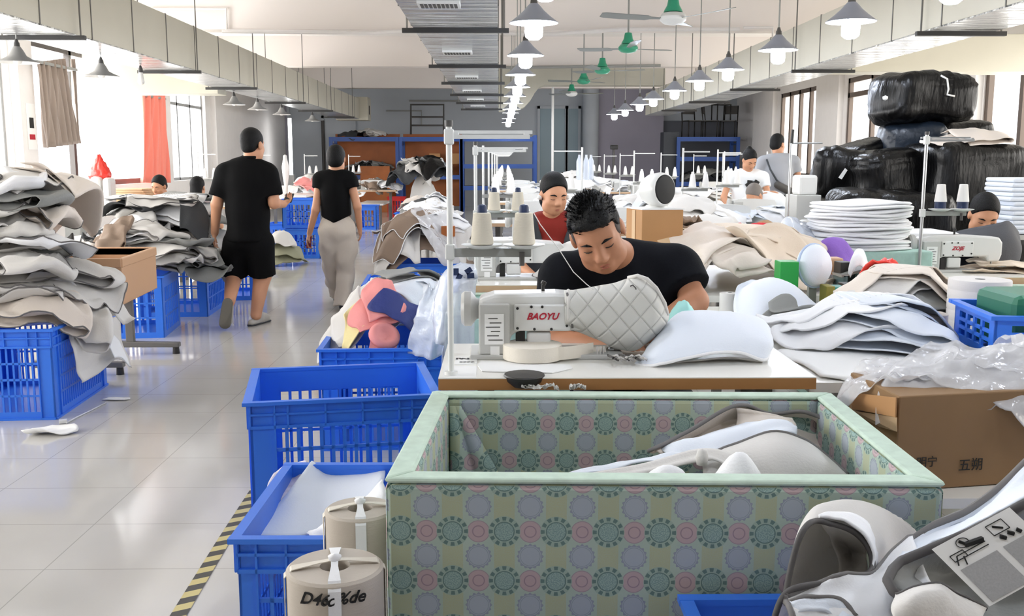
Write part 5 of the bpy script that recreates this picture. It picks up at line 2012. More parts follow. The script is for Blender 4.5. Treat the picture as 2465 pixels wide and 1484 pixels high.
def person(label, J, skin='skin', g=1.0, h=0.009, arm_r=(0.044, 0.037, 0.026), leg_r=(0.075, 0.055, 0.036), head_sc=1.0, head_f=(0, -1, 0), head_u=(0, 0, 1), hands=True, face=True, curl=(0.5, 0.5), hand_n=None, feet=True, brow='hair'):
    root = J['root']
    t = thing('person', label, 'person', None, root)
    s = SDF()
    torso(s, J, g * 0.93)
    Rm = frame(head_f, head_u)
    w_ = add_head(s, v3(J['head']), Rm, head_sc)
    s.cap(v3(J['neck']) - np.array((0, 0, 0.02)), w_(0, -0.02, -0.06), 0.056 * g, 0.054, 0.03)
    for sd in 'lr':
        limb(s, J['sh_' + sd], J['el_' + sd], J['wr_' + sd], arm_r)
        if hands:
            d = v3(J['wr_' + sd]) - v3(J['el_' + sd])
            hd = J.get('hd_' + sd, d)
            nn_ = (hand_n or {}).get(sd, (1 if sd == 'l' else -1, 0, 0))
            add_hand(s, J['wr_' + sd], hd, nn_, 1.0, curl[0 if sd == 'l' else 1], J.get('thumb_' + sd, 1))
        if 'kn_' + sd in J:
            limb(s, J['hip_' + sd], J['kn_' + sd], J['an_' + sd], leg_r, 0.03)
            if feet:
                tp = v3(J['toe_' + sd])
                an = v3(J['an_' + sd])
                s.cap(lerp(an, tp, -0.12) - np.array((0, 0, 0.02)), tp, 0.034, 0.026, 0.02)
    s.mesh('body', h, M[skin], t)
    if face:
        face_bits(t, w_, head_sc, True, brow)
    return t, w_, Rm


# ---------- the seated man at the nearest machine
def seated_man():
    hc = P(1437, 561, 3.42)
    hs_ = 1.10
    hf, hu = (-0.02, -0.86, -0.50), (-0.36, -0.30, 0.95)
    J = dict(root=(0.55, 3.95, 0), head=hc, neck=P(1497, 610, 3.66), chest=P(1500, 740, 3.72),
             pelvis=Vector((0.50, 3.98, 0.52)), sh_l=P(1632, 650, 3.68), sh_r=P(1352, 668, 3.66),
             el_l=P(1672, 726, 3.58), wr_l=P(1570, 800, 3.42), el_r=P(1330, 822, 3.62), wr_r=P(1478, 836, 3.40),
             hip_l=Vector((0.60, 3.95, 0.5)), hip_r=Vector((0.40, 3.95, 0.5)), kn_l=Vector((0.66, 3.62, 0.52)), kn_r=Vector((0.34, 3.62, 0.52)),
             an_l=Vector((0.66, 3.68, 0.09)), an_r=Vector((0.34, 3.68, 0.09)), toe_l=Vector((0.66, 3.5, 0.035)), toe_r=Vector((0.34, 3.5, 0.035)))
    t, w_, Rm = person('person in black t-shirt bending over the nearest sewing machine', J, skin='skin_shaded', g=1.12, h=0.0065, arm_r=(0.056, 0.048, 0.034), head_sc=hs_, head_f=hf, head_u=hu,
                       curl=(0.6, 0.5), hand_n={'l': (0, 0, -1), 'r': (0, 0, -1)})
    # hair: dense cap with short spikes
    hr = SDF()
    cut = [(w_(0, 0.062, 0.074), Rm @ np.array((0, 0.75, -0.66))), (w_(0, 0, 0.03), Rm @ np.array((0, -0.2, -1.0)))]
    hr.ell(w_(0, -0.012, 0.038), np.array((0.081, 0.102, 0.089)) * hs_, Rm, 0.02, cut)
    hr.ell(w_(0, 0.03, 0.08), np.array((0.064, 0.056, 0.03)) * hs_, Rm, 0.02)
    hr.ell(w_(0, -0.02, 0.088), np.array((0.064, 0.07, 0.03)) * hs_, Rm, 0.02)
    hr.mesh('hair', 0.006, M['hair'], t, vnoise((60, 110, 170), 0.0022, 3))
    rg = random.Random(5)
    b = MB()
    for i in range(520):
        a, e = rg.uniform(0, 6.28), rg.uniform(0.25, 1.5)
        dx, dy, dz = math.cos(a) * math.cos(e), math.sin(a) * math.cos(e), math.sin(e)
        p0 = np.array((dx * 0.072, -0.005 + dy * 0.09, 0.036 + dz * 0.082))
        if p0[1] > 0.072 and p0[2] < 0.085:
            continue
        d = np.array((dx * 0.9 + rg.uniform(-0.5, 0.5), dy * 0.7 + 0.25 + rg.uniform(-0.5, 0.5), dz + 0.35))
        d /= np.linalg.norm(d)
        L = rg.uniform(0.019, 0.034) * (0.6 + 0.4 * dz)
        b.cyl(w_(*p0), w_(*(p0 + d * L)), 0.0035, 0.0006, n=4, caps=False)
    b.build('hair_spikes', M['hair'], t, smooth=True)
    M['crop'] = mat('cropped_hair', '#3b2f2a', 0.7)
    for q in (-1, 1):
        sd = SDF()
        sd.ell(w_(q * 0.062, -0.02, 0.02), np.array((0.018, 0.062, 0.05)) * hs_, Rm, 0.01)
        sd.mesh('side_hair', 0.006, M['crop'], t)
    # t-shirt
    s = SDF()
    nk = v3(J['neck'])
    cutn = [(w_(0, 0.005, -0.105), Rm @ np.array((0, 0.30, 0.95)))]
    torso(s, J, 1.1, 0.012, 0.06)
    s.p = [p[:6] + ([(nk + np.array((0, -0.05, 0.065)), np.array((0.05, -0.5, 0.87)))],) if p[0] in 'ce' else p for p in s.p]
    sleeve(s, J['sh_l'], J['el_l'], 0.62, 0.084, 0.088, 0.06)
    sleeve(s, J['sh_r'], J['el_r'], 0.55, 0.084, 0.088, 0.06)
    s.cap(J['chest'], J['pelvis'], 0.17, 0.17, 0.08)
    s.mesh('t_shirt', 0.009, M['shirt_navy'], t, vnoise((14, 22), 0.0022, 9))
    s = SDF()
    for q in 'lr':
        s.cap(J['hip_' + q], J['kn_' + q], 0.092, 0.072, 0.04)
        s.cap(J['kn_' + q], lerp(J['kn_' + q], J['an_' + q], 0.85), 0.07, 0.06, 0.03)
    s.ell(J['pelvis'], (0.19, 0.14, 0.12), None, 0.05)
    s.mesh('trousers', 0.014, M['char_cloth'], t)
    s = SDF()
    for q in 'lr':
        s.cap(v3(J['an_' + q]) - np.array((0, -0.03, 0.05)), J['toe_' + q], 0.042, 0.036, 0.02)
    s.mesh('shoes', 0.012, M['black_metal'], t)
    st_ = thing('stool', 'wooden work stool under the man in the black t-shirt', 'stool', None, (0.5, 4.0, 0))
    MB().box((0.5, 4.0, 0.38), (0.36, 0.3, 0.03)).build('seat', M['edge_pale'], st_)
    for sx in (-1, 1):
        for sy in (-1, 1):
            MB().box((0.5 + sx * 0.15, 4.0 + sy * 0.12, 0.183), (0.03, 0.03, 0.365)).build('leg', M['leg_metal'], st_)


seated_man()


# ---------- the two walkers
def walking_man():
    Y = 8.6
    z0 = lambda p, z: Vector((p.x, p.y, z))
    J = dict(root=(P(598, 790, Y).x, Y, 0), head=P(607, 349, Y), neck=P(603, 392, Y - 0.02), chest=P(594, 440, Y), pelvis=P(597, 575, Y),
             sh_l=P(541, 418, Y), sh_r=P(646, 418, Y), el_l=P(522, 492, Y - 0.03), wr_l=P(517, 560, Y + 0.05), el_r=P(660, 489, Y - 0.02), wr_r=P(682, 492, Y + 0.2),
             hip_l=P(568, 590, Y), hip_r=P(628, 590, Y), kn_l=P(563, 662, Y + 0.08), kn_r=P(631, 665, Y + 0.06), an_l=P(553, 724, Y - 0.26), an_r=P(617, 768, Y - 0.02),
             toe_l=P(547, 790, Y - 0.22), toe_r=P(634, 783, Y + 0.13), hd_r=(0.2, 0.7, 0.3))
    J['an_r'].z, J['toe_r'].z = 0.095, 0.045
    J['toe_l'].z = 0.05
    t, w_, Rm = person('person in black polo shirt and black shorts walking away, holding a phone', J, g=1.08, h=0.008, arm_r=(0.058, 0.048, 0.034), leg_r=(0.1, 0.074, 0.047), head_sc=1.14,
                       head_f=(0.35, 0.93, -0.12), hand_n={'l': (1, 0.2, 0), 'r': (0, 0.3, 1)}, curl=(0.6, 0.9), face=False)
    hr = SDF()
    cut = [(w_(0, 0.055, 0.0), Rm @ np.array((0, 1, -0.35))), (w_(0, 0, -0.028), Rm @ np.array((0, 0.45, -1.0)))]
    hr.ell(w_(0, -0.012, 0.037), np.array((0.081, 0.101, 0.094)) * 1.12, Rm, 0.02, cut)
    hr.ell(w_(0, -0.045, -0.02), np.array((0.062, 0.05, 0.055)) * 1.1, Rm, 0.02)
    hr.mesh('hair', 0.008, M['hair'], t)
    s = SDF()
    nk = v3(J['neck'])
    torso(s, J, 1.08, 0.02, 0.06)
    s.cap(J['chest'], J['pelvis'], 0.165, 0.175, 0.06)
    s.p = [p[:6] + ([(v3(P(597, 577, Y)), (0, 0, -1)), (nk + np.array((0, 0, 0.045)), (0, 0, 1))],) for p in s.p]
    sleeve(s, J['sh_l'], J['el_l'], 0.74, 0.076, 0.088, 0.05)
    sleeve(s, J['sh_r'], J['el_r'], 0.76, 0.076, 0.088, 0.05)
    s.mesh('polo_shirt', 0.011, M['shirt_black'], t, vnoise((10, 18), 0.003, 2))
    MB().lathe([(0.066, 0), (0.07, 0.03), (0.066, 0.035), (0.06, 0.03)], nk + np.array((0, 0, 0.022)), 20).build('collar', M['shirt_black'], t, smooth=True)
    s = SDF()
    for q in 'lr':
        k = lerp(J['hip_' + q], J['kn_' + q], 0.98)
        n_ = v3(J['kn_' + q]) - v3(J['hip_' + q])
        s.cap(J['hip_' + q], lerp(J['hip_' + q], J['kn_' + q], 1.15), 0.118, 0.122, 0.04, [(k, n_)])
    s.ell(J['pelvis'], (0.2, 0.15, 0.13), None, 0.05)
    s.mesh('shorts', 0.011, M['shirt_black'], t, vnoise((12, 20), 0.003, 4))
    # slippers
    for q, lb in (('l', 0), ('r', 1)):
        an, tp = v3(J['an_' + q]), v3(J['toe_' + q])
        d = tp - an
        s = SDF()
        if q == 'r':
            s.cap(an + (-0.03, -0.06, -0.068), tp + (0.02, 0.03, -0.015), 0.03, 0.038, 0.03, [((0, 0, 0.004), (0, 0, -1))])
            s.cap(lerp(an, tp, 0.5) + (0, 0, -0.01), tp + (0, 0, 0.0), 0.05, 0.042, 0.03)
            b_ = s.mesh('slipper', 0.008, M['shoe_grey'], t)
            so = SDF()
            so.cap(an + (-0.03, -0.06, -0.083), tp + (0.02, 0.03, -0.036), 0.038, 0.045, 0.02, [((0, 0, 0.014), (0, 0, 1)), ((0, 0, 0.002), (0, 0, -1))])
            so.mesh('sole', 0.007, M['char_cloth'], b_)
        else:
            d = d / np.linalg.norm(d)
            a0, a1 = an + (0, -0.04, 0.01), tp + (0, -0.035, -0.0)
            s.cap(lerp(a0, a1, 0.25) + (0, 0.03, 0), lerp(a0, a1, 0.95) + (0, 0.035, 0.01), 0.042, 0.045, 0.03)
            b_ = s.mesh('slipper', 0.008, M['shoe_grey'], t)
            so = SDF()
            m0 = lerp(a0, a1, 0.5)
            ax = frame((0, -1, 0.12), a0 - a1)
            L_ = np.linalg.norm(a1 - a0) / 2 + 0.05
            so.cap(lerp(a0, a1, 0.12) + (0, -0.02, 0), lerp(a0, a1, 0.95) + (0, -0.03, 0), 0.044, 0.05, 0.01, [(m0 + (0, -0.052, 0), (0, -1, 0.12)), (m0 + (0, 0.02, 0), (0, 1, -0.12))])
            so.mesh('sole', 0.007, M['sole'], b_)
    # phone
    p = v3(J['wr_r']) + (0.03, 0.09, 0.05)
    ph = thing('phone', 'black phone held in front by the person in the polo shirt', 'phone', None, p)
    MB().box(p, (0.075, 0.15, 0.01), Matrix.Rotation(0.5, 3, 'X')).build('phone_body', M['black_metal'], ph, bevel=0.004)


walking_man()


def walking_woman():
    Y = 9.45
    J = dict(root=(P(812, 755, Y).x, Y, 0), head=P(809, 382, Y), neck=P(807, 420, Y), chest=P(806, 465, Y), pelvis=P(813, 565, Y),
             sh_l=P(771, 434, Y), sh_r=P(843, 434, Y), el_l=P(760, 505, Y - 0.05), wr_l=P(745, 562, Y + 0.02), el_r=P(860, 497, Y - 0.04), wr_r=P(866, 548, Y + 0.05),
             hip_l=P(793, 585, Y), hip_r=P(832, 585, Y), kn_l=P(800, 660, Y + 0.15), kn_r=P(832, 660, Y + 0.02), an_l=P(812, 728, Y + 0.42), an_r=P(826, 735, Y - 0.08),
             toe_l=P(812, 735, Y + 0.6), toe_r=P(822, 748, Y + 0.05))
    for k_ in ('an_l', 'an_r'):
        J[k_].z = 0.1
    for k_ in ('toe_l', 'toe_r'):
        J[k_].z = 0.04
    t, w_, Rm = person('person in black cap-sleeve top and beige trousers walking away down the aisle', J, g=0.86, h=0.008, arm_r=(0.046, 0.037, 0.026), leg_r=(0.085, 0.06, 0.04), head_sc=1.0,
                       head_f=(0.05, 1, -0.05), hand_n={'l': (1, 0.1, 0), 'r': (-1, 0.1, 0)}, curl=(0.9, 0.6), face=False)
    hr = SDF()
    hr.ell(w_(0, -0.012, 0.035), np.array((0.087, 0.108, 0.098)), Rm, 0.02, [(w_(0, 0.07, 0), Rm @ np.array((0, 1, -0.2)))])
    hr.ell(w_(0, -0.045, -0.022), np.array((0.076, 0.066, 0.068)), Rm, 0.03, [(w_(0, 0.02, 0), Rm @ np.array((0, 1, 0)))])
    hr.mesh('hair', 0.008, M['hair'], t)
    s = SDF()
    nk = v3(J['neck'])
    torso(s, J, 0.96, 0.018, 0.05)
    s.cap(J['chest'], v3(J['pelvis']) + (0, 0, 0.05), 0.125, 0.14, 0.06)
    zc = v3(P(808, 531, Y))
    s.p = [p[:6] + ([(zc, (0.45, 0, -1)), (zc, (-0.45, 0, -1)), (nk + np.array((0, 0, 0.035)), (0, 0, 1))],) for p in s.p]
    sleeve(s, J['sh_l'], J['el_l'], 0.3, 0.066, 0.07, 0.04)
    sleeve(s, J['sh_r'], J['el_r'], 0.3, 0.066, 0.07, 0.04)
    s.mesh('top', 0.009, M['shirt_black'], t, vnoise((14, 20), 0.0015, 2))
    s = SDF()
    cw = [(v3(P(810, 512, Y)), (0, 0, 1))]
    s.ell(v3(J['pelvis']) + (0, 0, 0.03), (0.18, 0.14, 0.2), None, 0.06, cw)
    for q, x_ in (('l', -1), ('r', 1)):
        s.cap(J['hip_' + q], J['kn_' + q], 0.112, 0.084, 0.02)
        s.cap(J['kn_' + q], lerp(J['kn_' + q], J['an_' + q], 1.3), 0.082, 0.076, 0.012, [(v3(J['an_' + q]) - np.array((0, 0, 0.035)), (0, 0, -1))])
    s.mesh('trousers', 0.011, M['trouser_beige'], t, vnoise((14, 24, 34), 0.0045, 8))
    s = SDF()
    for q in 'lr':
        s.cap(v3(J['an_' + q]) - np.array((0, 0.03, 0.055)), J['toe_' + q], 0.035, 0.033, 0.02)
    s.mesh('shoes', 0.009, M['black_metal'], t)
    p = v3(J['wr_l']) + v3((-0.012, 0.03, -0.085))
    ph = thing('phone', 'dark red phone in the left hand of the person in beige trousers', 'phone', None, p)
    MB().box(p, (0.045, 0.02, 0.12), Matrix.Rotation(0.1, 3, 'Y')).build('phone_body', M['red_phone'], ph, bevel=0.004)


walking_woman()


# ---------- other workers
def bust(label, head, Y, sh_w, shirt, hf, hu=(0, 0, 1), drop=0.62, hair='hair', hs_=1.0, lean=0.12, arms=None, bob=0.0, bun=False, scarf=None, seat=True, face=True, back=False, g=0.95, rolled=0.5, noise=1, spine=None):
    """seated worker; head given in pixels. back: seen from behind (faces +Y)"""
    f = 1 if back else -1
    hc = P(head[0], head[1], Y)
    nk = hc + Vector((head[2] if len(head) > 2 else 0, -f * 0.06 - f * lean * 0.4, -0.155))
    ch = nk + Vector((0, -f * lean * 0.5, -0.2))
    pv = nk + Vector((0, -f * lean, -0.5))
    w2 = sh_w / 2
    if spine:
        nk, ch, pv = [hc + Vector(v_) for v_ in spine]
    sl, sr = nk + Vector((f * -w2, 0, -0.06)), nk + Vector((f * w2, 0, -0.06))
    J = dict(root=(pv.x, pv.y, 0), head=hc, neck=nk, chest=ch, pelvis=pv, sh_l=sl, sh_r=sr)
    if arms is None:
        arms = [(f * -w2 * 1.25, f * 0.1, -0.3, f * -w2 * 0.7, f * 0.34, -0.36), (f * w2 * 1.25, f * 0.1, -0.3, f * w2 * 0.7, f * 0.34, -0.36)]
    for q, a in zip('lr', arms):
        J['el_' + q] = nk + Vector(a[:3])
        J['wr_' + q] = nk + Vector(a[3:6])
    if seat:
        for q, s_ in (('l', -f), ('r', f)):
            J['hip_' + q] = pv + Vector((s_ * 0.09, 0, -0.02))
            J['kn_' + q] = pv + Vector((s_ * 0.12, f * 0.38, 0.0))
            J['an_' + q] = Vector((pv.x + s_ * 0.12, pv.y + f * 0.34, 0.09))
            J['toe_' + q] = Vector((pv.x + s_ * 0.12, pv.y + f * 0.5, 0.035))
    else:
        for q, s_ in (('l', -f), ('r', f)):
            J['hip_' + q] = pv + Vector((s_ * 0.09, 0, -0.02))
            J['kn_' + q] = Vector((pv.x + s_ * 0.1, pv.y + f * 0.05, 0.46))
            J['an_' + q] = Vector((pv.x + s_ * 0.1, pv.y, 0.09))
            J['toe_' + q] = Vector((pv.x + s_ * 0.1, pv.y + f * 0.16, 0.035))
    t, w_, Rm = person(label, J, g=g, h=0.011, head_sc=hs_, head_f=hf, head_u=hu, face=face, hand_n={'l': (0, 0, -1), 'r': (0, 0, -1)}, brow=hair)
    hr = SDF()
    hr.ell(w_(0, -0.016, 0.042), np.array((0.083, 0.104, 0.096)) * hs_, Rm, 0.02, [(w_(0, 0.06, 0.062), Rm @ np.array((0, 0.8, -0.6))), (w_(0, 0, -0.03 - bob), Rm @ np.array((0, 0.5, -1.0)))])
    hr.ell(w_(0, -0.055, -0.02 - bob * 0.5), np.array((0.072, 0.055, 0.06 + bob)) * hs_, Rm, 0.02)
    if bun:
        hr.ell(w_(0, -0.075, 0.11), np.array((0.035, 0.035, 0.035)) * hs_, Rm, 0.01)
    hr.mesh('hair', 0.009, M[hair], t)
    s = SDF()
    nkv = v3(nk)
    torso(s, J, g, 0.014, 0.05)
    s.p = [p[:6] + ([(nkv + np.array((0, f * 0.03, 0.03)), (0, f * 0.35, 0.93))],) for p in s.p]
    for q in 'lr':
        sleeve(s, J['sh_' + q], J['el_' + q], rolled, 0.066 * g, 0.07 * g, 0.04)
    s.mesh('shirt', 0.012, M[shirt], t, vnoise((14, 22), 0.002, noise))
    s = SDF()
    for q in 'lr':
        s.cap(J['hip_' + q], J['kn_' + q], 0.088, 0.068, 0.04)
        s.cap(J['kn_' + q], lerp(J['kn_' + q], J['an_' + q], 0.85), 0.066, 0.056, 0.03)
    s.ell(J['pelvis'], (0.175, 0.13, 0.12), None, 0.05)
    s.mesh('trousers', 0.016, M['char_cloth'], t)
    if seat:
        st_ = thing('stool', 'work stool under the ' + label.replace('person', 'worker', 1).split(' behind')[0][:60], 'stool', None, (pv.x, pv.y, 0))
        zs = pv.z - 0.14
        MB().box((pv.x, pv.y, zs - 0.015), (0.34, 0.28, 0.03)).build('seat', M['edge_pale'], st_)
        for sx in (-1, 1):
            for sy in (-1, 1):
                MB().box((pv.x + sx * 0.14, pv.y + sy * 0.11, (zs - 0.03) / 2), (0.03, 0.03, zs - 0.03)).build('leg', M['leg_metal'], st_)
    return t, w_, Rm, J


# woman in rust knit and dark waistcoat
t, w_, Rm, J = bust('person in rust red top and dark grey waistcoat working behind the seated man', (1333, 468), 6.45, 0.36, 'rust', (0.28, -0.9, -0.3), (0.1, -0.3, 1), hs_=1.05, bob=0.03, g=0.88, rolled=0.95)
s = SDF()
for q, x_ in (('l', 1), ('r', -1)):
    s.cap(lerp(J['sh_' + q], J['neck'], 0.1) + (0, -0.02, 0.0), v3(J['pelvis']) + (x_ * 0.1, -0.06, 0.1), 0.085, 0.1, 0.04)
s.mesh('waistcoat', 0.012, M['dark_cloth'], t)
ea = thing('earphones', 'white earphones worn by the person in the rust red top', 'earphones', None, w_(0, 0, 0))
for q in (-1, 1):
    MB().lathe([(0, -0.016), (0.014, -0.01), (0.016, 0), (0.014, 0.01), (0, 0.016)], w_(q * 0.09, 0.0, -0.02), 12).build('earpiece', M['machine'], ea, smooth=True)
# man at the right machine
bust('person half hidden behind a dark panel at the right sewing machine', (2368, 518, 0.0), 6.5, 0.42, 'shirt_navy', (-0.15, -0.85, -0.5), (0, -0.3, 1), hs_=1.08, g=1.05)
# bent older worker
bust('person with grey hair bending low over a machine in mid hall', (1815, 470, 0.17), 11.3, 0.38, 'shirt_white', (-0.55, -0.5, -0.67), (-0.45, -0.5, 0.75), hair='hair_grey', lean=0.2, g=0.95, rolled=0.8, spine=((0.13, 0.08, -0.03), (0.27, 0.16, -0.13), (0.36, 0.22, -0.48)),
     arms=[(0.3, -0.1, -0.25, 0.1, -0.32, -0.33), (-0.15, -0.12, -0.28, -0.08, -0.3, -0.36)])
# standing, white printed tee
t, w_, Rm, J = bust('person standing in white t-shirt with black print, looking down', (1804, 385), 12.2, 0.42, 'shirt_white', (0.25, -0.75, -0.6), (0, -0.3, 1), seat=False, bun=True, g=0.95, lean=0.05,
     arms=[(0.24, -0.1, -0.3, 0.14, -0.36, -0.42), (-0.28, 0.0, -0.3, -0.24, -0.16, -0.52)])
b = MB()
rg = random.Random(2)
c_ = v3(J['chest']) + (0.02, -0.125, 0.05)
for i in range(7):
    b.box(c_ + np.array((rg.uniform(-0.09, 0.09), rg.uniform(-0.01, 0.004), rg.uniform(-0.05, 0.06))), (rg.uniform(0.02, 0.06), 0.03, rg.uniform(0.02, 0.06)), Matrix.Rotation(rg.uniform(-1, 1), 3, 'Y'))
b.build('shirt_print', M['ink'], t)
# standing, grey tee, from behind with cross-body bag
t, w_, Rm, J = bust('person standing with back turned in grey t-shirt wearing a cross-body bag', (1872, 348), 12.6, 0.42, 'shirt_grey', (0.75, 0.65, -0.1), (0, 0, 1), seat=False, back=True, g=0.95, lean=0.03, face=False,
     arms=[(-0.26, 0.05, -0.3, -0.2, 0.25, -0.46), (0.28, 0.06, -0.3, 0.33, 0.26, -0.42)])
cb_ = thing('cross_body_bag', 'dark grey bag slung across the back of the person in grey', 'bag', None, v3(J['chest']))
ch_ = v3(J['chest'])
MB().tube([ch_ + np.array(q) for q in ((-0.17, -0.06, 0.17), (-0.14, -0.125, 0.05), (-0.06, -0.14, -0.08), (0.05, -0.14, -0.19), (0.14, -0.1, -0.24))], 0.011, 6).build('strap', M['dark_cloth'], cb_, smooth=True)
s = SDF()
s.cap(ch_ + (-0.05, -0.155, -0.14), ch_ + (0.11, -0.13, -0.22), 0.045, 0.05, 0.02)
s.mesh('bag_body', 0.01, M['dark_grey'], cb_)
# two workers far left
bust('person in orange brown shirt sitting at the far left windows', (383, 448, 0.05), 12.5, 0.4, 'orange_shirt', (-0.3, -0.85, -0.35), (0, -0.2, 1), g=0.95, hs_=1.0)
bust('person with dark hair in grey mauve shirt seen from behind at left', (476, 452, 0.0), 12.0, 0.4, 'mauve_shirt', (0.1, 1, -0.1), back=True, bob=0.05, face=False, g=0.95)
# ------------------------------------------------------------------ stations and clutter
def box_px(name, label, cat, x0, y0, x1, y1, Y, depth, m, bevel=0.004, group=None, zb=None, rz=0, parent=None):
    """box whose front face spans the pixel rectangle at distance Y"""
    a, c = P(x0, y0, Y), P(x1, y1, Y)
    z0 = c.z if zb is None else zb
    b = MB().box((0, 0, 0), (abs(c.x - a.x), depth, a.z - z0))
    o = b.build(name, M[m] if isinstance(m, str) else m, None, bevel=bevel)
    o.location = ((a.x + c.x) / 2, Y + depth / 2, (a.z + z0) / 2)
    o.rotation_euler = (0, 0, rz)
    return tag(o, label, cat, group)


XZm = Matrix(((1, 0, 0, 0), (0, 0, 1, 0), (0, 1, 0, 0), (0, 0, 0, 1)))
# -- second station, behind the seated man
a = PZ(1128, 687, TZ)
sewing_table('white sewing table behind the seated man, with sage fabric below its edge', a.x, 0.6, a.y, a.y + 0.56, edge='edge_pale')
T2Y = a.y
fabric_bin('pale sage fabric bin behind the nearest sewing machine', [Vector((-0.24, 4.35, 0)), Vector((0.56, 4.35, 0)), Vector((0.56, T2Y - 0.02, 0)), Vector((-0.24, T2Y - 0.02, 0))], 0.745, 0.0, 0.05, M['sage_plain'], M['sage_plain'], M['medallion_edge'])
m2 = make_machine(None)
m2['label'] = 'cream sewing machine on the second table, behind the spool stand'
m2.location = (P(1172, 670, T2Y + 0.3).x, T2Y + 0.3, TZ)
LABELS = []
st2 = make_stand(0.72, 0.26, 0.37)
st2['label'] = 'white thread stand on the second table'
sx, sy = P(1145, 500, T2Y + 0.05).x, T2Y + 0.06
st2.location = (sx, sy, TZ)
for i, x in enumerate((0.095, 0.218)):
    place(s0, False, (sx + x, sy - 0.004, TZ + 0.382), 0, 'cream cone of thread on the second table stand, %s plate' % ('left' if i == 0 else 'right'), 'cream thread spools on the second stand')
p2 = Pile(0.0, 0.75, T2Y, T2Y + 0.6, 0.025, TZ, 5)
p2.mound(0.42, T2Y + 0.3, 0.22, 0.16, TZ, 0.2)
p2.sheet('pale_cover', M['pale_cloth'], 0.42, T2Y + 0.28, 0.42, 0.34, 0.2, 1.6, 0.015, 0.0, label='pale grey cover lying over the arm of the second machine', cat='fabric cover', pipe='piping')
# white plastic bag beside it
t = thing('plastic_bag', 'white plastic bag with dark printed marks behind the tall spool stand', 'bag', None, P(1090, 730, 4.2))
patch('film', [[(1048, 800, 4.2), (1056, 720, 4.25), (1075, 655, 4.3), (1110, 640, 4.32), (1142, 640, 4.3)], [(1056, 830, 4.05), (1064, 740, 4.12), (1085, 690, 4.18), (1115, 670, 4.2), (1150, 665, 4.2)], [(1062, 850, 4.1), (1072, 790, 4.1), (1092, 740, 4.15), (1118, 710, 4.2), (1142, 690, 4.25)], [(1062, 1010, 4.22), (1074, 1010, 4.2), (1094, 1010, 4.2), (1118, 1008, 4.22), (1140, 1000, 4.25)]], M['film_blue'], t, 0.003, 6, 0.03, 3, 4)
b = MB()
for i, (px, py) in enumerate(((1098, 655), (1105, 668), (1128, 652), (1133, 664))):
    b.box(P(px, py, 4.19), (0.022, 0.006, 0.03), Matrix.Rotation(0.5 * i, 3, 'Y'))
b.build('print', M['cone_blue'], t)

# -- all further stations
mb_ = make_machine(None, fine=False)
sb_ = make_stand(0.75, 0.25, 0.37, 1, 'white_metal', False)
sw_ = make_spool(False, 0.12, 0.036, 0.02, 'thread_wh')
first = [True]


def heap_on(x0, x1, y0, y1, z, n, mats, label, group, hgt=0.12, wl=(0.28, 0.5), seed=1, name='fabric_cover', amp=0.03, res=0.035, p=2, slope=1.5, nn=18, rx=None, ry=None):
    q = Pile(x0 - 0.3, x1 + 0.3, y0 - 0.3, y1 + 0.3, res, max(0, z - 0.5), seed)
    q.box(x0, x1, y0, y1, z)
    cx, cy = (x0 + x1) / 2, (y0 + y1) / 2
    if hgt:
        q.mound(cx, cy, (x1 - x0) / 2, (y1 - y0) / 2, z, hgt, p)
    q.heap(n, cx, cy, rx or (x1 - x0) * 0.36, ry or (y1 - y0) * 0.36, wl, mats, name, label, 'fabric cover', group, amp=amp, slope=slope, n=nn, zmax=z + hgt + 0.16)
    return q


def station(k, x, y, where, stand_side=1, white=3, machine=True, wd=1.05, mats=('white_cloth', 'pale_cloth', 'white_cloth', 'cool_cloth'), stand=True):
    f = first[0]
    g = 'sewing stations further back'
    if f:
        station.tb = sewing_table('', 0, 1.05, 0, 0.56, edge='edge_pale')
    place(station.tb, f, (x + wd / 2 - 0.05, y + 0.28, 0), 0, 'white sewing table, %s' % where, 'sewing tables further back')
    if machine:
        place(mb_, f, (x + 0.28, y + 0.3, TZ), 0, 'cream sewing machine, %s' % where, 'sewing machines further back')
    if stand:
        place(sb_, f, (x, y + 0.07, TZ), 0 if stand_side > 0 else math.pi, 'thin white thread stand, %s' % where, 'thread stands further back')
        for i, dx in enumerate((0.095, 0.218)):
            place(sw_, f and i == 0, (x + stand_side * dx, y + 0.07, TZ + 0.386), 0, 'white cone of thread, %s' % where, 'white thread cones further back')
    first[0] = False
    if white:
        heap_on(x + 0.3, x + wd + 0.1, y + 0.02, y + 0.5, TZ, white, list(mats), 'white or pale cover on the table ' + where, 'covers on the tables further back', 0.1, (0.26, 0.5), k)


ORD2 = ['second', 'third', 'fourth', 'fifth', 'sixth', 'seventh']
for i, y in enumerate((7.8, 10.2, 12.6, 15.2, 18.0, 21.2)):
    station(40 + i, -0.12 + 0.02 * i, y, '%s row behind the seated man' % ORD2[i])
for i, (px, y, sd, d) in enumerate(((1400, 8.8, -1, 'whose stand arm points left'), (1642, 9.4, 1, 'just behind the carton with the round fan'), (1524, 12.0, 1, 'third back in the column behind the round fan'), (1588, 15.5, 1, 'fourth back in the column behind the round fan'),
                                    (1490, 17.6, 1, 'fifth back in the column behind the round fan'), (1452, 20.2, 1, 'sixth back in the column behind the round fan'), (1418, 23.0, 1, 'rearmost before the grey doors'), (1740, 13.2, 1, 'beside the standing person in white'))):
    station(60 + i, (px - 1200) / 2400 * y * 1.004, y, d, sd, 4 if i < 4 else 3)
for i, (x, y, d) in enumerate(((2.36, 10.75, 'at which the grey haired person bends'), (1.93, 6.9, 'in front of the person in grey'), (3.6, 13.4, 'near the right windows behind the standing pair'), (3.7, 16.5, 'second from the rear at the right windows'), (3.8, 19.5, 'rearmost at the right windows'))):
    station(80 + i, x, y, d, 1, (1, 0, 3, 3, 3)[i], stand=i != 1)
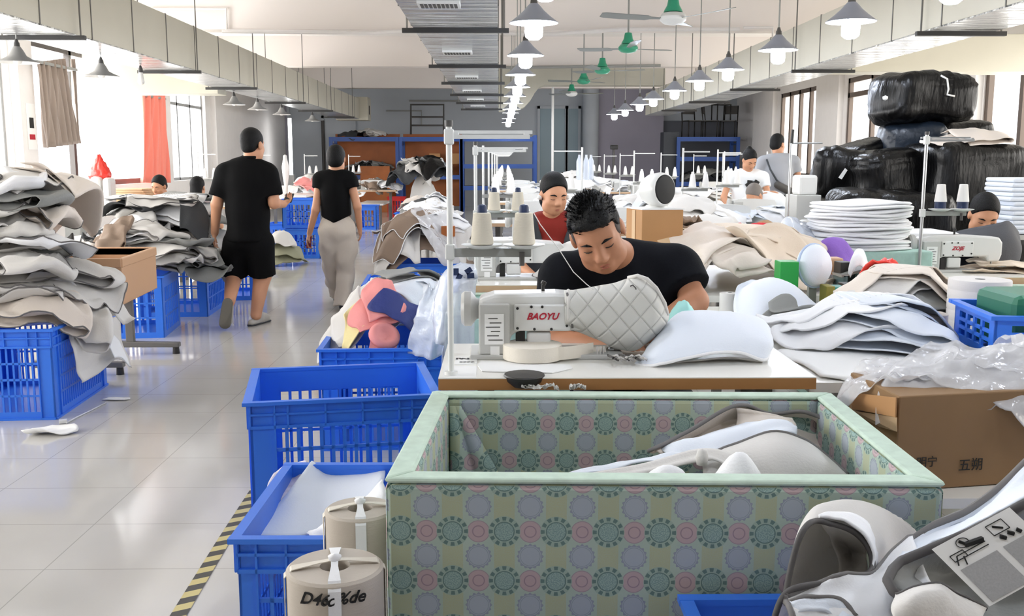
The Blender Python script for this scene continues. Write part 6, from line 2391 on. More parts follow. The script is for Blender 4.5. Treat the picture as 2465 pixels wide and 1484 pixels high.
for i, (x, y, d) in enumerate(((-4.15, 13.9, 'behind the two workers at the left windows'), (-4.0, 16.6, 'second behind the two workers at left'), (-3.7, 19.2, 'third behind the two workers at left'), (-3.2, 21.5, 'rearmost on the left'))):
    station(90 + i, x, y, d, 1, 4)

# white heaps between the stations
heap_on(1.05, 1.95, 6.9, 8.3, 0.8, 9, ['white_cloth', 'white_cloth', 'cool_cloth', 'pale_cloth'], 'white cover heaped on the bench behind the round fan', 'white covers behind the round fan', 0.22, (0.3, 0.6), 11)
bench('white bench under the white heap behind the round fan', 1.02, 1.9, 6.95, 8.3, 0.79)
heap_on(1.15, 2.3, 9.9, 11.2, 0.8, 8, ['white_cloth', 'white_cloth', 'pale_cloth', 'cool_cloth'], 'white cover in the heap left of the bending grey haired person', 'white covers left of the bending person', 0.2, (0.35, 0.7), 12)
bench('white bench left of the bending grey haired person', 1.15, 2.2, 9.95, 11.2, 0.79)
heap_on(0.45, 1.2, 10.4, 11.8, 0.8, 7, ['white_cloth', 'pale_cloth', 'grey_cloth'], 'pale cover in the heap behind the person in rust red', 'pale covers behind the person in rust red', 0.14, (0.35, 0.6), 13)
bench('white bench behind the person in rust red', 0.45, 1.2, 10.4, 11.8, 0.79)
heap_on(0.6, 1.9, 16.0, 18.5, 0.8, 9, ['white_cloth', 'white_cloth', 'pale_cloth'], 'white cover in the wide heap in mid hall', 'white covers in mid hall', 0.3, (0.5, 0.9), 14)
bench('white bench under the wide heap in mid hall', 0.6, 1.9, 16.1, 18.4, 0.79)

# -- carton with round desk fan
a, c = P(1546, 506, 5.0), P(1648, 508, 5.0)
t = thing('cardboard_box', 'upright plain kraft carton on the bench with a round fan on top', 'box', None, (a.x, 5.0, 0.78))
d0 = P(1508, 500, 5.22)
pl4 = [(a.x, a.y), (c.x, 5.03), (c.x - 0.075, 5.27), (d0.x, 5.22)]
zt = a.z
MB().hexa([(x, y, 0.781) for x, y in pl4] + [(x, y, zt) for x, y in pl4]).build('carton', M['carton'], t, bevel=0.003)
MB().hexa([(x * 1.0 + (x - a.x - 0.03) * 0.03, y, zt) for x, y in pl4] + [(x + (x - a.x - 0.03) * 0.03, y, zt + 0.006) for x, y in pl4]).build('lid', M['paper'], t)
q0, q1 = Vector((d0.x, 5.22, 0)), Vector((a.x, 5.0, 0))
mid_ = q1.lerp(q0, 0.5) - Vector((0.002, 0.002, 0))
MB().box((mid_.x, mid_.y, (0.79 + zt) / 2), (0.045, 0.002, zt - 0.80), math.atan2(q0.y - q1.y, q0.x - q1.x)).build('tape_band', M['carton_lt'], t)
t = thing('desk_fan', 'white round desk fan with black grille on top of the carton', 'fan', None, P(1585, 490, 5.1))
ax = frame((0.62, -0.76, 0.05), (0, 0, 1))
Mx = Matrix([list(r) for r in ax]) @ Matrix(((1, 0, 0), (0, 0, 1), (0, -1, 0)))
cc = P(1583, 457, 5.1)
MB().lathe([(0.03, -0.08), (0.065, -0.07), (0.083, -0.03), (0.087, 0.02), (0.083, 0.045), (0.078, 0.05)], cc, 32, Mx.to_3x3()).build('housing', M['machine'], t, smooth='auto')
MB().lathe([(0.078, 0.046), (0.07, 0.056), (0.04, 0.062), (0.0, 0.064)], cc, 32, Mx.to_3x3()).build('grille', M['ink'], t, smooth='auto')
b = MB()
b.cyl((cc.x, cc.y + 0.03, zt + 0.006), (cc.x, cc.y + 0.03, zt + 0.02), 0.06, 0.05, n=20)
b.cyl((cc.x + 0.05, cc.y + 0.05, zt + 0.01), (cc.x + 0.07, cc.y + 0.06, cc.z), 0.012, 0.018, n=10)
b.build('base', M['machine'], t, smooth='auto')
for lb, pts in (('pale card scrap leaning on the carton front, upright piece', [(1582, 579), (1610, 572), (1622, 612), (1600, 620)]), ('pale card scrap leaning on the carton front, low piece', [(1600, 620), (1640, 597), (1641, 608), (1610, 632)])):
    q = [P(x, y, 4.93 - 0.02 * k) for k, (x, y) in enumerate(pts)]
    o = tag(MB().add(q, [(0, 1, 2, 3)]).build('card_scrap', M['carton_lt']), lb, 'card')
    o.modifiers.new('t', 'SOLIDIFY').thickness = 0.003

# -- beige heap on that bench
pq = Pile(0.5, 1.95, 4.5, 6.3, 0.03, 0.35, 31)
pq.box(0.62, 1.72, 4.7, 6.1, 0.785)
pq.mound(1.25, 5.3, 0.5, 0.62, 0.78, 0.20)
pq.heap(15, 1.22, 5.35, 0.4, 0.5, (0.3, 0.55), ['beige_cloth', 'beige_cloth', 'cream_cloth', ('beige_cloth', None)], 'fabric_cover', 'beige cover in the heap right of the seated man', 'fabric cover', 'beige covers right of the seated man', amp=0.05, freq=5, curl=0.04, drop=0.14, slope=1.3, n=28, zmax=1.04)
pq.sheet('fabric_cover', M['cream_cloth'], 0.98, 4.95, 0.62, 0.36, 0.35, 1.4, 0.03, 0.03, True, 30, label='long cream cover laid along the front of the beige heap', cat='fabric cover')
pq.sheet('fabric_cover', M['beige_cloth'], 1.42, 4.98, 0.5, 0.44, -0.4, 1.5, 0.03, 0.03, False, 30, label='broad beige cover hanging over the front right of the beige heap', cat='fabric cover', pipe=None)
pq.sheet('fabric_cover', M['brown_cloth'], 0.98, 5.75, 0.36, 0.3, 0.3, 1.5, 0.05, 0.03, True, 24, freq=7, label='crumpled taupe cover at the back of the beige heap beside the carton', cat='fabric cover')
pq.mound(1.56, 5.98, 0.2, 0.14, P(1815, 575, 5.98).z, 0.07)
pq.sheet('red_cloth', M['red_cloth'], 1.56, 5.98, 0.34, 0.22, 0.1, 2.0, 0.05, 0.02, label='bright red cloth behind the beige heap', cat='fabric')
t = thing('plastic_bag', 'bluish clear plastic bag standing behind the beige heap', 'bag', None, P(1910, 575, 5.9))
patch('film', [[(1855, 570, 5.8), (1880, 545, 5.85), (1898, 522, 5.9), (1920, 535, 5.9), (1948, 548, 5.85)], [(1862, 578, 5.7), (1885, 560, 5.7), (1905, 545, 5.7), (1928, 560, 5.7), (1955, 575, 5.72)], [(1880, 590, 5.68), (1900, 590, 5.64), (1920, 600, 5.62), (1940, 605, 5.64), (1952, 600, 5.7)]], M['film_blue'], t, 0.003, 6, 0.025, 4, 6)

# -- gadgets between the beige heap and the white pads
box_px('plastic_bin', 'bright green plastic box among the tools right of the beige heap', 'box', 1879, 631, 1922, 690, 4.5, 0.1, 'grass_green', zb=0.742)
t = thing('covered_fan', 'small round fan wrapped in a white plastic bag', 'fan', None, P(1960, 735, 4.6))
cc = P(1960, 640, 4.62)
Mr = Matrix.Rotation(math.pi / 2 - 0.15, 3, 'X') @ Matrix.Rotation(0.5, 3, 'Y')
MB().lathe([(0.0, -0.05), (0.06, -0.045), (0.095, -0.02), (0.1, 0.01), (0.08, 0.035), (0.0, 0.05)], cc, 28, Mr).build('wrapped_head', M['cool_cloth'], t, smooth=True)
MB().tube([cc + (Mr @ Vector((0.101 * math.cos(k * 0.26), 0.101 * math.sin(k * 0.26), 0))) for k in range(24)], 0.006, 6, True).build('rim', mat('pale_blue_rim', '#b9cbe8', 0.5), t, smooth=True)
b = MB()
b.box((cc.x, cc.y + 0.02, (0.741 + cc.z) / 2 - 0.04), (0.035, 0.03, cc.z - 0.741))
b.box((cc.x, cc.y + 0.02, 0.746), (0.12, 0.09, 0.012))
b.build('stand', M['grey_metal'], t)
o = box_px('tool_box', 'teal plastic box standing below the tool clutter', 'box', 2010, 692, 2036, 735, 4.5, 0.1, 'teal', zb=0.742)
o = box_px('tool_box', 'olive striped box left of the teal box', 'box', 1990, 690, 2009, 737, 4.5, 0.1, mat('olive_panel', '#8a8136', 0.5), zb=0.742)
o = box_px('tool_box', 'black small box tilted on the grey tray', 'box', 2022, 632, 2052, 662, 4.8, 0.08, 'black_metal', rz=0.1)
o = box_px('carton_cup', 'peach coloured tub beside the wrapped fan', 'tub', 1990, 622, 2030, 662, 4.9, 0.09, 'tan', bevel=0.01)
t = thing('tool_rack', 'grey green metal tool tray with small shelves under the white cover', 'rack', None, P(2050, 690, 4.75))
b = MB()
a, c = P(2030, 665, 4.72), P(2100, 645, 4.78)
b.box(((a.x + c.x) / 2, 4.82, (a.z + c.z) / 2), (c.x - a.x, 0.14, 0.012), Matrix.Rotation(-0.28, 3, 'Y'))
b.build('tray', M['grey_metal'], t)
a, c = P(2036, 665, 4.75), P(2092, 735, 4.75)
b = MB()
for x in (a.x, c.x):
    b.box2((x - 0.01, 4.75, 0.742), (x + 0.01, 4.9, a.z))
b.box2((a.x, 4.75, 0.742), (c.x, 4.9, 0.755))
b.box2((a.x, 4.75, 0.80), (c.x, 4.9, 0.81))
b.box2((a.x, 4.885, 0.742), (c.x, 4.9, a.z))
b.build('shelf_frame', mat('slate_green_metal', '#50686a', 0.5), t)
o = box_px('tool_box', 'black glossy case at the foot of the tool tray', 'case', 2034, 685, 2062, 735, 4.55, 0.1, 'black_metal', zb=0.742)
o = box_px('tool_box', 'teal small carton inside the tool tray', 'box', 2062, 640, 2090, 690, 4.86, 0.02, mat('sage_card', '#8fb3ae', 0.6))
t = thing('folded_cloth', 'white folded cloth cap standing on the tool tray', 'cloth', None, P(2065, 640, 4.8))
patch('shell', [[(2046, 662, 4.78), (2052, 620, 4.8), (2065, 602, 4.82), (2080, 610, 4.82), (2088, 650, 4.8)], [(2044, 660, 4.7), (2050, 630, 4.7), (2066, 612, 4.7), (2082, 625, 4.7), (2092, 655, 4.72)], [(2048, 668, 4.69), (2056, 650, 4.66), (2068, 640, 4.66), (2080, 650, 4.66), (2090, 664, 4.7)]], M['white_cloth'], t, 0.004, 5, 0.008)
pu = Pile(1.55, 2.0, 5.1, 5.6, 0.02, 0.82, 8)
pu.mound(1.78, 5.3, 0.16, 0.12, 0.82, 0.18)
pu.sheet('purple_cloth', M['purple_cloth'], 1.76, 5.3, 0.26, 0.26, 0.3, 2.0, 0.03, 0.02, freq=6, label='purple cloth draped in front of the stack of white pads', cat='fabric')
bench('narrow shelf carrying purple cloth before the white pads', 1.76, 2.0, 5.1, 5.4, 0.82, 'machine_gr', 'shelf', 'shelf')

# -- stack of round white pads
bx_ = thing('pad_stand', 'sage fabric covered stand under the stack of white pads', 'stand', None, (2.1, 5.75, 0))
MB().box2((1.85, 5.5, 0.0), (2.42, 6.05, 0.915)).build('stand_body', M['sage_plain'], bx_, bevel=0.01)
NP_ = 14
zb_, zt_ = 0.92, P(2070, 484, 5.75).z
for i in range(NP_):
    rg = random.Random(i)
    hh = (zt_ - zb_) / NP_
    rr = 0.272 + rg.uniform(-0.012, 0.018) + (0.01 if i == NP_ - 5 else 0)
    rings_ = []
    n = 40
    vs, fs = [], []
    prof = [(0.0, 0.0), (rr * 0.6, 0.0), (rr - 0.012, 0.0), (rr, hh * 0.35), (rr, hh * 0.6), (rr - 0.012, hh * 0.92), (rr * 0.6, hh), (0.0, hh)]
    ph = rg.uniform(0, 6)
    b = MB()
    b.lathe(prof, n=n, cap=False)
    vv = []
    for x, y, z in b.v:
        a_ = math.atan2(y, x)
        r_ = math.hypot(x, y)
        k_ = (r_ / rr) ** 2
        sq = 1 + 0.05 * math.cos(2 * a_ + 0.3)
        vv.append((x * sq, y, z + k_ * (0.006 * math.sin(3 * a_ + ph) - 0.010 * max(0, math.cos(a_ + 0.6 + 0.2 * i)))))
    b.v = vv
    o = b.build('white_pad', M['white_cloth'], smooth='auto')
    o.location = (2.095 + rg.uniform(-0.012, 0.012), 5.78 + rg.uniform(-0.012, 0.012), zb_ + hh * i)
    o.rotation_euler = (0, 0, rg.uniform(-0.3, 0.3))
    tag(o, 'topmost round white pad of the tall stack on the right' if i == NP_ - 1 else 'round white pad in the tall stack on the right, below the top one', 'pad', 'round white pads in one stack')
# white sheet lying on top of box behind
for i in range(12):
    rg = random.Random(50 + i)
    q = P(2475, 640 - i * 14.5, 6.3)
    w_ = MB().box((0, 0, 0), (0.36, 0.4, 0.03)).build('white_pad', M['cool_cloth'], bevel=0.012)
    w_.location = (P(2432, 500, 6.8).x + 0.18 + rg.uniform(-0.015, 0.015), 6.98, 0.93 + i * 0.032)
    tag(w_, 'folded white pad in the stack at the right edge of the photo', 'pad', 'folded white pads at the right edge')
bench('bench under the folded white pads at the right edge', 3.5, 4.1, 6.74, 7.22, 0.913, 'machine_gr')
o = tag(MB().box((0, 0, 0), (0.42, 0.4, 0.05)).build('white_pad', M['white_cloth'], bevel=0.02), 'flat white pad lying right of the tall pad stack', 'pad')
o.location = (P(2230, 560, 5.9).x, 6.1, P(2230, 560, 6.0).z - 0.02)
sb2 = thing('pad_stand', 'grey stand under the flat white pad', 'stand', None, (o.location.x, 6.1, 0))
MB().box2((o.location.x - 0.18, 5.95, 0), (o.location.x + 0.18, 6.25, o.location.z - 0.026)).build('stand_body', M['char_cloth'], sb2)

# -- right-hand station
a = PZ(2207, 668, TZ)
RX0, RY0 = a.x, a.y
sewing_table('pale edged sewing table at right below the black bales', RX0, RX0 + 1.15, RY0, RY0 + 0.56, edge='edge_pale')
fabric_bin('pale sage fabric bin in front of the right sewing table', [Vector((RX0 - 0.02, 4.45, 0)), Vector((RX0 + 1.15, 4.45, 0)), Vector((RX0 + 1.15, RY0 - 0.02, 0)), Vector((RX0 - 0.02, RY0 - 0.02, 0))], 0.745, 0.0, 0.05, M['sage_plain'], M['sage_plain'], M['medallion_edge'])
m3 = make_machine('ZOJE')
m3['label'] = 'cream sewing machine on the right table with red lettering'
m3.location = (P(2225, 660, RY0 + 0.3).x, RY0 + 0.3, TZ)
st3 = make_stand(0.78, 0.26, 0.36, 1, 'chrome')
st3['label'] = 'steel thread stand on the right table in front of the black bales'
st3.location = (RX0 + 0.03, RY0 + 0.05, TZ)
s3 = thing('thread_spool', '', 'thread spool')
MB().lathe([(0.027, 0.035), (0.033, 0.037), (0.022, 0.13), (0.018, 0.132)], n=22).build('thread', M['thread_wh'], s3, smooth='auto')
MB().lathe([(0.03, 0.0), (0.03, 0.036), (0.02, 0.037)], n=20).build('cone', M['cone_blue'], s3, smooth='auto')
for i, x in enumerate((0.095, 0.218)):
    place(s3, i == 0, (RX0 + 0.03 + x, RY0 + 0.046, TZ + 0.376), 0, 'white cone with navy base on the right stand, %s plate' % ('left' if i == 0 else 'right'), 'white spools on the right stand')
t = thing('dark_panel', 'dark grey curved fabric panel hiding the right worker', 'fabric cover', None, P(2390, 600, 6.05))
patch('panel', [[(2290, 563, 6.0), (2340, 550, 5.95), (2400, 540, 5.95), (2428, 534, 6.0), (2450, 560, 6.05)], [(2312, 590, 5.88), (2350, 580, 5.85), (2400, 580, 5.84), (2440, 580, 5.88), (2458, 600, 5.95)], [(2318, 610, 5.85), (2360, 622, 5.82), (2400, 632, 5.82), (2435, 640, 5.86), (2452, 630, 5.92)]], mat('slate_fabric', '#4a4b50', 0.8, bump=0.12, bscale=120), t, 0.005, 6, 0.008)
pw = Pile(RX0, RX0 + 1.4, RY0 - 0.1, RY0 + 0.7, 0.025, TZ, 9)
pw.sheet('fabric_cover', M['beige_cloth'], P(2390, 650, RY0 + 0.3).x, RY0 + 0.28, 0.42, 0.3, 0.1, 1.5, 0.025, 0.02, True, label='beige pieces under the right worker\'s hands', cat='fabric cover')
# boxes behind right machine
box_px('storage_box', 'black lidded box behind the right table, left of its machine', 'box', 2100, 597, 2142, 640, 5.9, 0.2, 'black_metal')
box_px('storage_box', 'maroon box below the black lidded box', 'box', 2099, 640, 2142, 664, 5.9, 0.2, 'maroon', zb=0.78 - 0.0)
box_px('storage_box', 'small brown and cream carton left of the right machine', 'box', 2145, 640, 2195, 667, 5.75, 0.15, 'carton')
bench('grey shelf behind the right table holding small boxes', 1.98, 2.36, 5.62, 6.25, 0.76, 'machine_gr', 'shelf', 'shelf')

# -- on the long bench right of the near table
B1Z = 0.742
bw = Pile(0.95, 2.3, 2.9, 4.75, 0.025, 0.35, 17)
bw.box(0.97, 2.2, 3.0, 4.62, B1Z)
bw.sheet('paper_sheet', M['paper'], 1.2, 3.26, 0.46, 0.5, 0.05, 2, 0.002, 0.0, n=16, label='flat white paper sheet on the bench beside the near table', cat='paper')
bw.mound(1.32, 3.75, 0.4, 0.38, B1Z, 0.06)
for i, (x, y, w_, l_, r_) in enumerate(((1.35, 3.55, 0.5, 0.36, -0.25), (1.3, 3.6, 0.52, 0.36, -0.15), (1.42, 3.62, 0.5, 0.38, -0.35), (1.25, 3.72, 0.5, 0.4, 0.1), (1.5, 3.75, 0.46, 0.36, -0.2), (1.34, 3.85, 0.6, 0.4, 0.05))):
    bw.sheet('white_cover', M['white_cloth' if i % 2 else 'cool_cloth'], x, y, w_, l_, r_, 1.4, 0.018, 0.02, i % 2 == 0, 26, label='white cover in the flat layered pile on the bench right of the near table', cat='fabric cover', group='layered white covers on the bench', zmax=0.9)
bw.mound(1.2, 4.35, 0.22, 0.2, B1Z, 0.15)
bw.sheet('white_cover', M['cool_cloth'], 1.24, 4.3, 0.42, 0.3, 0.25, 1.1, 0.012, 0.02, label='bluish white cover standing up behind the layered white pile', cat='fabric cover')
bw.sheet('fabric_cover', M['grey_cloth'], 1.2, 4.1, 0.2, 0.14, 0.2, 1.5, 0.02, 0.02, True, 20, label='small grey cover before the bluish white cover', cat='fabric cover')
bw.mound(1.72, 4.3, 0.34, 0.26, B1Z, 0.10)
for i, (x, y, w_, l_, r_, m_) in enumerate(((1.62, 4.12, 0.44, 0.26, 0.1, 'grey_cloth'), (1.85, 4.1, 0.4, 0.24, -0.1, 'grey_cloth'), (1.6, 4.2, 0.4, 0.3, 0.3, 'pale_cloth'), (1.8, 4.25, 0.5, 0.32, -0.2, 'cream_cloth'), (1.7, 4.32, 0.5, 0.34, 0.2, 'cream_cloth'))):
    bw.sheet('fabric_cover', M[m_], x, y, w_, l_, r_, 1.3, 0.025, 0.03, True, 26, label='%s cover in the folded pile below the red bag' % ('grey' if m_ == 'grey_cloth' else 'pale cream'), cat='fabric cover', group='grey folded covers below the red bag' if m_ == 'grey_cloth' else 'pale cream folded covers below the red bag', zmax=0.95)
zr_ = P(2130, 692, 4.4).z
bw.mound(1.72, 4.44, 0.1, 0.09, zr_, P(2130, 634, 4.44).z - zr_)
bw.sheet('red_bag', M['red_film'], 1.72, 4.43, 0.2, 0.2, 0.4, 2.5, 0.04, 0.01, n=24, freq=9, label='bright red crumpled plastic bag on the folded covers', cat='bag')
# rolls
t = thing('tape_roll', 'large white tape roll standing on the bench at right', 'tape roll', None, (0, 0, 0))
hh = 0.205
pr_ = [(0.02, 0.0)]
for k in range(5):
    z0, z1 = hh * k / 5, hh * (k + 1) / 5
    pr_ += [(0.116, z0 + 0.002), (0.118, z0 + 0.006), (0.118, z1 - 0.004), (0.116, z1)]
pr_ += [(0.02, hh), (0.02, 0.0)]
MB().lathe(pr_, n=48, cap=False).build('coil', M['roll_wh'], t, smooth='auto')
MB().lathe([(0.0, hh - 0.01), (0.019, hh - 0.01), (0.019, hh + 0.001)], n=16).build('core', M['dark_grey'], t)
q = PZ(2368, 800, B1Z)
t.location = (q.x, q.y + 0.06, B1Z)
t = thing('tape_roll', 'smaller greige tape roll before the large white roll', 'tape roll', None, (0, 0, 0))
MB().lathe([(0.02, 0.0), (0.076, 0.0), (0.078, 0.004), (0.078, 0.06), (0.076, 0.062), (0.078, 0.064), (0.078, 0.1), (0.07, 0.104), (0.02, 0.104), (0.02, 0.0)], n=40, cap=False).build('coil', M['roll'], t, smooth='auto')
MB().lathe([(0.0, 0.095), (0.019, 0.095), (0.019, 0.106)], n=16).build('core', M['dark_grey'], t)
t.location = (P(2238, 800, 3.68).x, 3.72, B1Z)
t = thing('tape_roll', 'small white adhesive tape roll beside the large roll', 'tape roll', None, (0, 0, 0))
MB().lathe([(0.03, 0), (0.04, 0), (0.04, 0.03), (0.03, 0.03), (0.03, 0)], n=28, cap=False).build('coil', M['paper'], t, smooth='auto')
t.location = (P(2297, 810, 3.6).x, 3.62, B1Z)
t = thing('tape_roll', 'white tape roll on the bench right of the seated man\'s elbow', 'tape roll', None, (0, 0, 0))
MB().lathe([(0.01, 0), (0.044, 0), (0.045, 0.003), (0.045, 0.09), (0.01, 0.092)], n=32, cap=False).build('coil', M['machine'], t, smooth='auto')
t.location = (P(1762, 745, 4.35).x, 4.4, B1Z)
# blue crate on the bench
q = P(2402, 800, 3.25)
cr_ = crate('blue crate standing on the bench at the right edge', q.x + 0.22, 3.42, 0.42, 0.4, 0.165, -0.12, B1Z, fine=False)
o = tag(MB().box((0, 0, 0), (0.36, 0.3, 0.2)).build('plastic_tub', M['dk_green'], bevel=0.03), 'dark green tub inside the blue crate at the right edge', 'tub')
o.location = (q.x + 0.25, 3.43, B1Z + 0.125)
o = tag(MB().box((0, 0, 0), (0.16, 0.2, 0.02)).build('phone_case', M['black_metal'], bevel=0.006), 'dark flat case under the film beside the crate', 'case')
o.location = (P(2345, 818, 3.4).x, 3.4, B1Z + 0.011)

# -- carton with film
t = thing('cardboard_box', 'large brown carton with black characters behind the printed bin', 'box', None, (1.35, 2.6, 0.56))
pA, pB = P(2165, 955, 2.55), P(2480, 985, 2.62)
zb2 = P(2300, 1184, 2.55).z
pC, pD = P(2045, 945, 2.85), Vector((pB.x, 3.05, pB.z))
base = [(pA.x, pA.y), (pB.x, pB.y), (pD.x, pD.y), (pC.x, pC.y)]
MB().hexa([(x, y, zb2) for x, y in base] + [(x, y, pA.z) for x, y in base]).build('carton', M['carton_dk'], t, bevel=0.004)
c4_ = [P(2048, 945, 2.83), P(2160, 958, 2.54), P(2158, 1005, 2.535), P(2056, 985, 2.80)]
o = MB().add(c4_, [(0, 1, 2, 3)]).build('flap', M['carton'], t)
o.modifiers.new('t', 'SOLIDIFY').thickness = 0.004
o = MB().add([P(2056, 990, 2.80), P(2158, 1006, 2.533), P(2158, 1040, 2.533), P(2070, 1015, 2.8)], [(0, 1, 2, 3)]).build('packing_tape', M['carton_lt'], t)
o.modifiers.new('t', 'SOLIDIFY').thickness = 0.002
fx = (pB - pA).normalized()
for txt, px, py, sz in (('五朔', 2352, 1131, 0.05), ('明宁', 2236, 1118, 0.042)):
    q = P(px, py, 2.55)
    k_ = (q.x - pA.x) / (pB.x - pA.x)
    q.y = pA.y + (pB.y - pA.y) * k_ - 0.004
    text_mesh('box_print', txt, Matrix.Translation(q) @ Matrix.Rotation(math.atan2(fx.y, fx.x), 4, 'Z') @ Matrix.Rotation(math.pi / 2, 4, 'X'), sz * 0.75, M['ink'], t, 0.0006)
bs_ = thing('low_bench', 'low bench carrying the brown carton', 'bench', None, (1.5, 2.75, 0))
MB().box2((0.99, 2.5, zb2 - 0.03), (2.2, 2.98, zb2 - 0.002)).build('benchtop', M['laminate'], bs_)
for x in (1.05, 2.12):
    for y in (2.56, 2.92):
        MB().box2((x - 0.02, y - 0.02, 0), (x + 0.02, y + 0.02, zb2 - 0.03)).build('leg', M['leg_metal'], bs_)
ff = Pile(0.8, 1.9, 2.4, 3.3, 0.02, zb2 + 0.05, 3)
ff.box(pC.x + 0.03, pB.x, 2.66, 3.0, pA.z)
ff.mound(1.3, 2.78, 0.3, 0.18, pA.z - 0.03, 0.05, 2)
ff.mound(1.56, 2.82, 0.28, 0.18, pA.z - 0.03, 0.08, 2)
for i, (x, y, w_, l_, r_, sl) in enumerate(((1.34, 2.72, 0.6, 0.24, -0.1, 1.8), (1.5, 2.78, 0.66, 0.26, -0.15, 1.6), (1.14, 2.78, 0.28, 0.22, 0.4, 1.8), (1.6, 2.84, 0.5, 0.24, -0.2, 1.6), (1.42, 2.68, 0.6, 0.18, -0.2, 2.0))):
    ff.sheet('film_sheet', M['film'], x, y, w_, l_, r_, sl, 0.026, 0.02, i % 2 == 1, 40, thick=0.0015, freq=10, label='crumpled clear plastic film heaped on the brown carton', cat='plastic film', group='clear film on the brown carton', gap=0.02)
# ------------------------------------------------------------------ black bales by the right windows
def bale(label, px, py, Y, size, m='bag_black', rot=(0, 0, 0), seed=1, e=0.42, strings=1, group=None, zb=None):
    """plastic wrapped bale: rounded block with pinched, creased film. px,py = pixel of its centre"""
    c = P(px, py, Y)
    if zb is not None:
        c.z = zb + size[2] / 2
    rg = np.random.RandomState(seed)
    nu, nv = 72, 40
    U, V = np.meshgrid(np.linspace(0, 2 * math.pi, nu, endpoint=False), np.linspace(-math.pi / 2, math.pi / 2, nv))

    def sp(a, k):
        return np.sign(a) * np.abs(a) ** k
    x = sp(np.cos(V), e) * sp(np.cos(U), e)
    y = sp(np.cos(V), e) * sp(np.sin(U), e)
    z = sp(np.sin(V), e)
    X = np.stack([x * size[0] / 2, y * size[1] / 2, z * size[2] / 2], -1)
    d = np.zeros_like(U)
    for i in range(5):
        k = rg.normal(size=3) * rg.uniform(4, 9)
        d += np.sin(X @ k + rg.uniform(0, 6)) * 0.022
    for i in range(4):
        cx, cz = rg.uniform(-0.35, 0.35) * size[0], rg.uniform(-0.3, 0.3) * size[2]
        a = np.arctan2(X[..., 2] - cz, X[..., 0] - cx)
        r = np.hypot(X[..., 2] - cz, X[..., 0] - cx)
        d += np.exp(-r / (0.3 * size[0])) * (np.abs(np.sin(a * rg.randint(5, 10) + rg.uniform(0, 6))) - 0.5) * 0.035
    for i in range(strings):
        sx = rg.uniform(-0.3, 0.3) * size[0]
        d -= 0.03 * np.exp(-((X[..., 0] - sx) / 0.03) ** 2)
    N = X / (np.linalg.norm(X, axis=-1, keepdims=True) + 1e-9)
    X = X + N * (d * min(size) * 1.3)[..., None]
    t = MB()
    me = mesh_np('bale', X, grid_faces(nv, nu, True))
    o = link('plastic_bale', me, M[m], None, smooth=True)
    o.location = c
    o.rotation_euler = rot
    tag(o, label, 'bale', group)
    return o


bale('black plastic wrapped bale on top of the tall pile by the right windows', 2213, 238, 8.4, (0.72, 0.55, 0.41), 'bag_black', (0.0, 0.03, 0.1), 1, strings=2)
bale('dark blue wrapped bale just under the topmost black bale', 2190, 345, 8.5, (0.52, 0.55, 0.36), 'bag_navy', (0.05, 0.0, -0.2), 2)
bale('black bale at right under the topmost bale, behind the beige cover', 2290, 335, 8.7, (0.55, 0.5, 0.3), 'bag_black', (0, 0, 0.1), 3)
bale('big smooth black bale behind the right thread stand', 2325, 430, 7.9, (0.86, 0.62, 0.55), 'bag_black', (0, 0.02, 0.15), 4, e=0.36)
bale('black glossy bale at the upper left of the pile near the window', 2085, 370, 8.6, (0.5, 0.5, 0.24), 'bag_black', (0, -0.25, 0.3), 5)
bale('black bale with white tag at the left end of the pile', 2030, 425, 8.2, (0.5, 0.5, 0.42), 'bag_black', (0, 0.1, -0.3), 6)
bale('creased black bale in the middle of the pile', 2125, 425, 8.0, (0.62, 0.5, 0.4), 'bag_black', (0, -0.1, 0.2), 7)
bale('ribbed dark bale at the foot of the pile behind the white pads', 2140, 520, 7.5, (0.86, 0.5, 0.4), 'bag_black', (0, 0.04, 0.0), 8, e=0.5, strings=5)
bale('black bale on the floor under the big smooth one', 2330, 560, 7.9, (0.95, 0.62, 0.5), 'bag_black', (0, 0, 0.1), 9)
bale('black bale on the floor left, holding up the pile', 2080, 560, 8.2, (1.0, 0.65, 0.62), 'bag_black', (0, 0, 0), 10, zb=0.0)
bale('black bale on the floor right, holding up the pile', 2330, 660, 8.1, (1.05, 0.7, 0.62), 'bag_black', (0, 0, 0), 11, zb=0.0)
bale('black bale deep inside the pile under the blue one', 2215, 440, 8.7, (0.8, 0.5, 0.7), 'bag_black', (0, 0, 0), 12)
c = P(2330, 340, 7.85)
pq = Pile(c.x - 0.6, c.x + 0.6, 7.4, 8.5, 0.03, c.z - 0.4, 3)
pq.box(c.x - 0.4, c.x + 0.4, 7.65, 8.2, c.z - 0.02)
pq.mound(c.x + 0.02, 7.9, 0.36, 0.26, c.z - 0.02, 0.07)
pq.sheet('fabric_cover', M['cream_cloth'], c.x - 0.03, 7.8, 0.72, 0.42, 0.12, 0.5, 0.02, 0.03, True, 24, label='cream cover thrown over the big smooth black bale', cat='fabric cover')
t = thing('tag_card', 'small white tag on the black bales at the pile\'s left end', 'tag', None, P(2035, 420, 7.9))
q = [P(2018, 428, 7.92), P(2034, 405, 7.92), P(2040, 410, 7.92), P(2026, 432, 7.92)]
o = MB().add(q, [(0, 1, 2, 3)]).build('card', M['paper'], t)
o.modifiers.new('t', 'SOLIDIFY').thickness = 0.003
b = MB()
b.tube([P(2265, 182, 8.1), P(2280, 190, 8.1), P(2283, 215, 8.1), P(2280, 228, 8.1), P(2298, 232, 8.1)], 0.008, 5)
b2 = tag(b.build('tie_string', M['paper'], smooth=True), 'white tie string hanging on the topmost black bale', 'string')
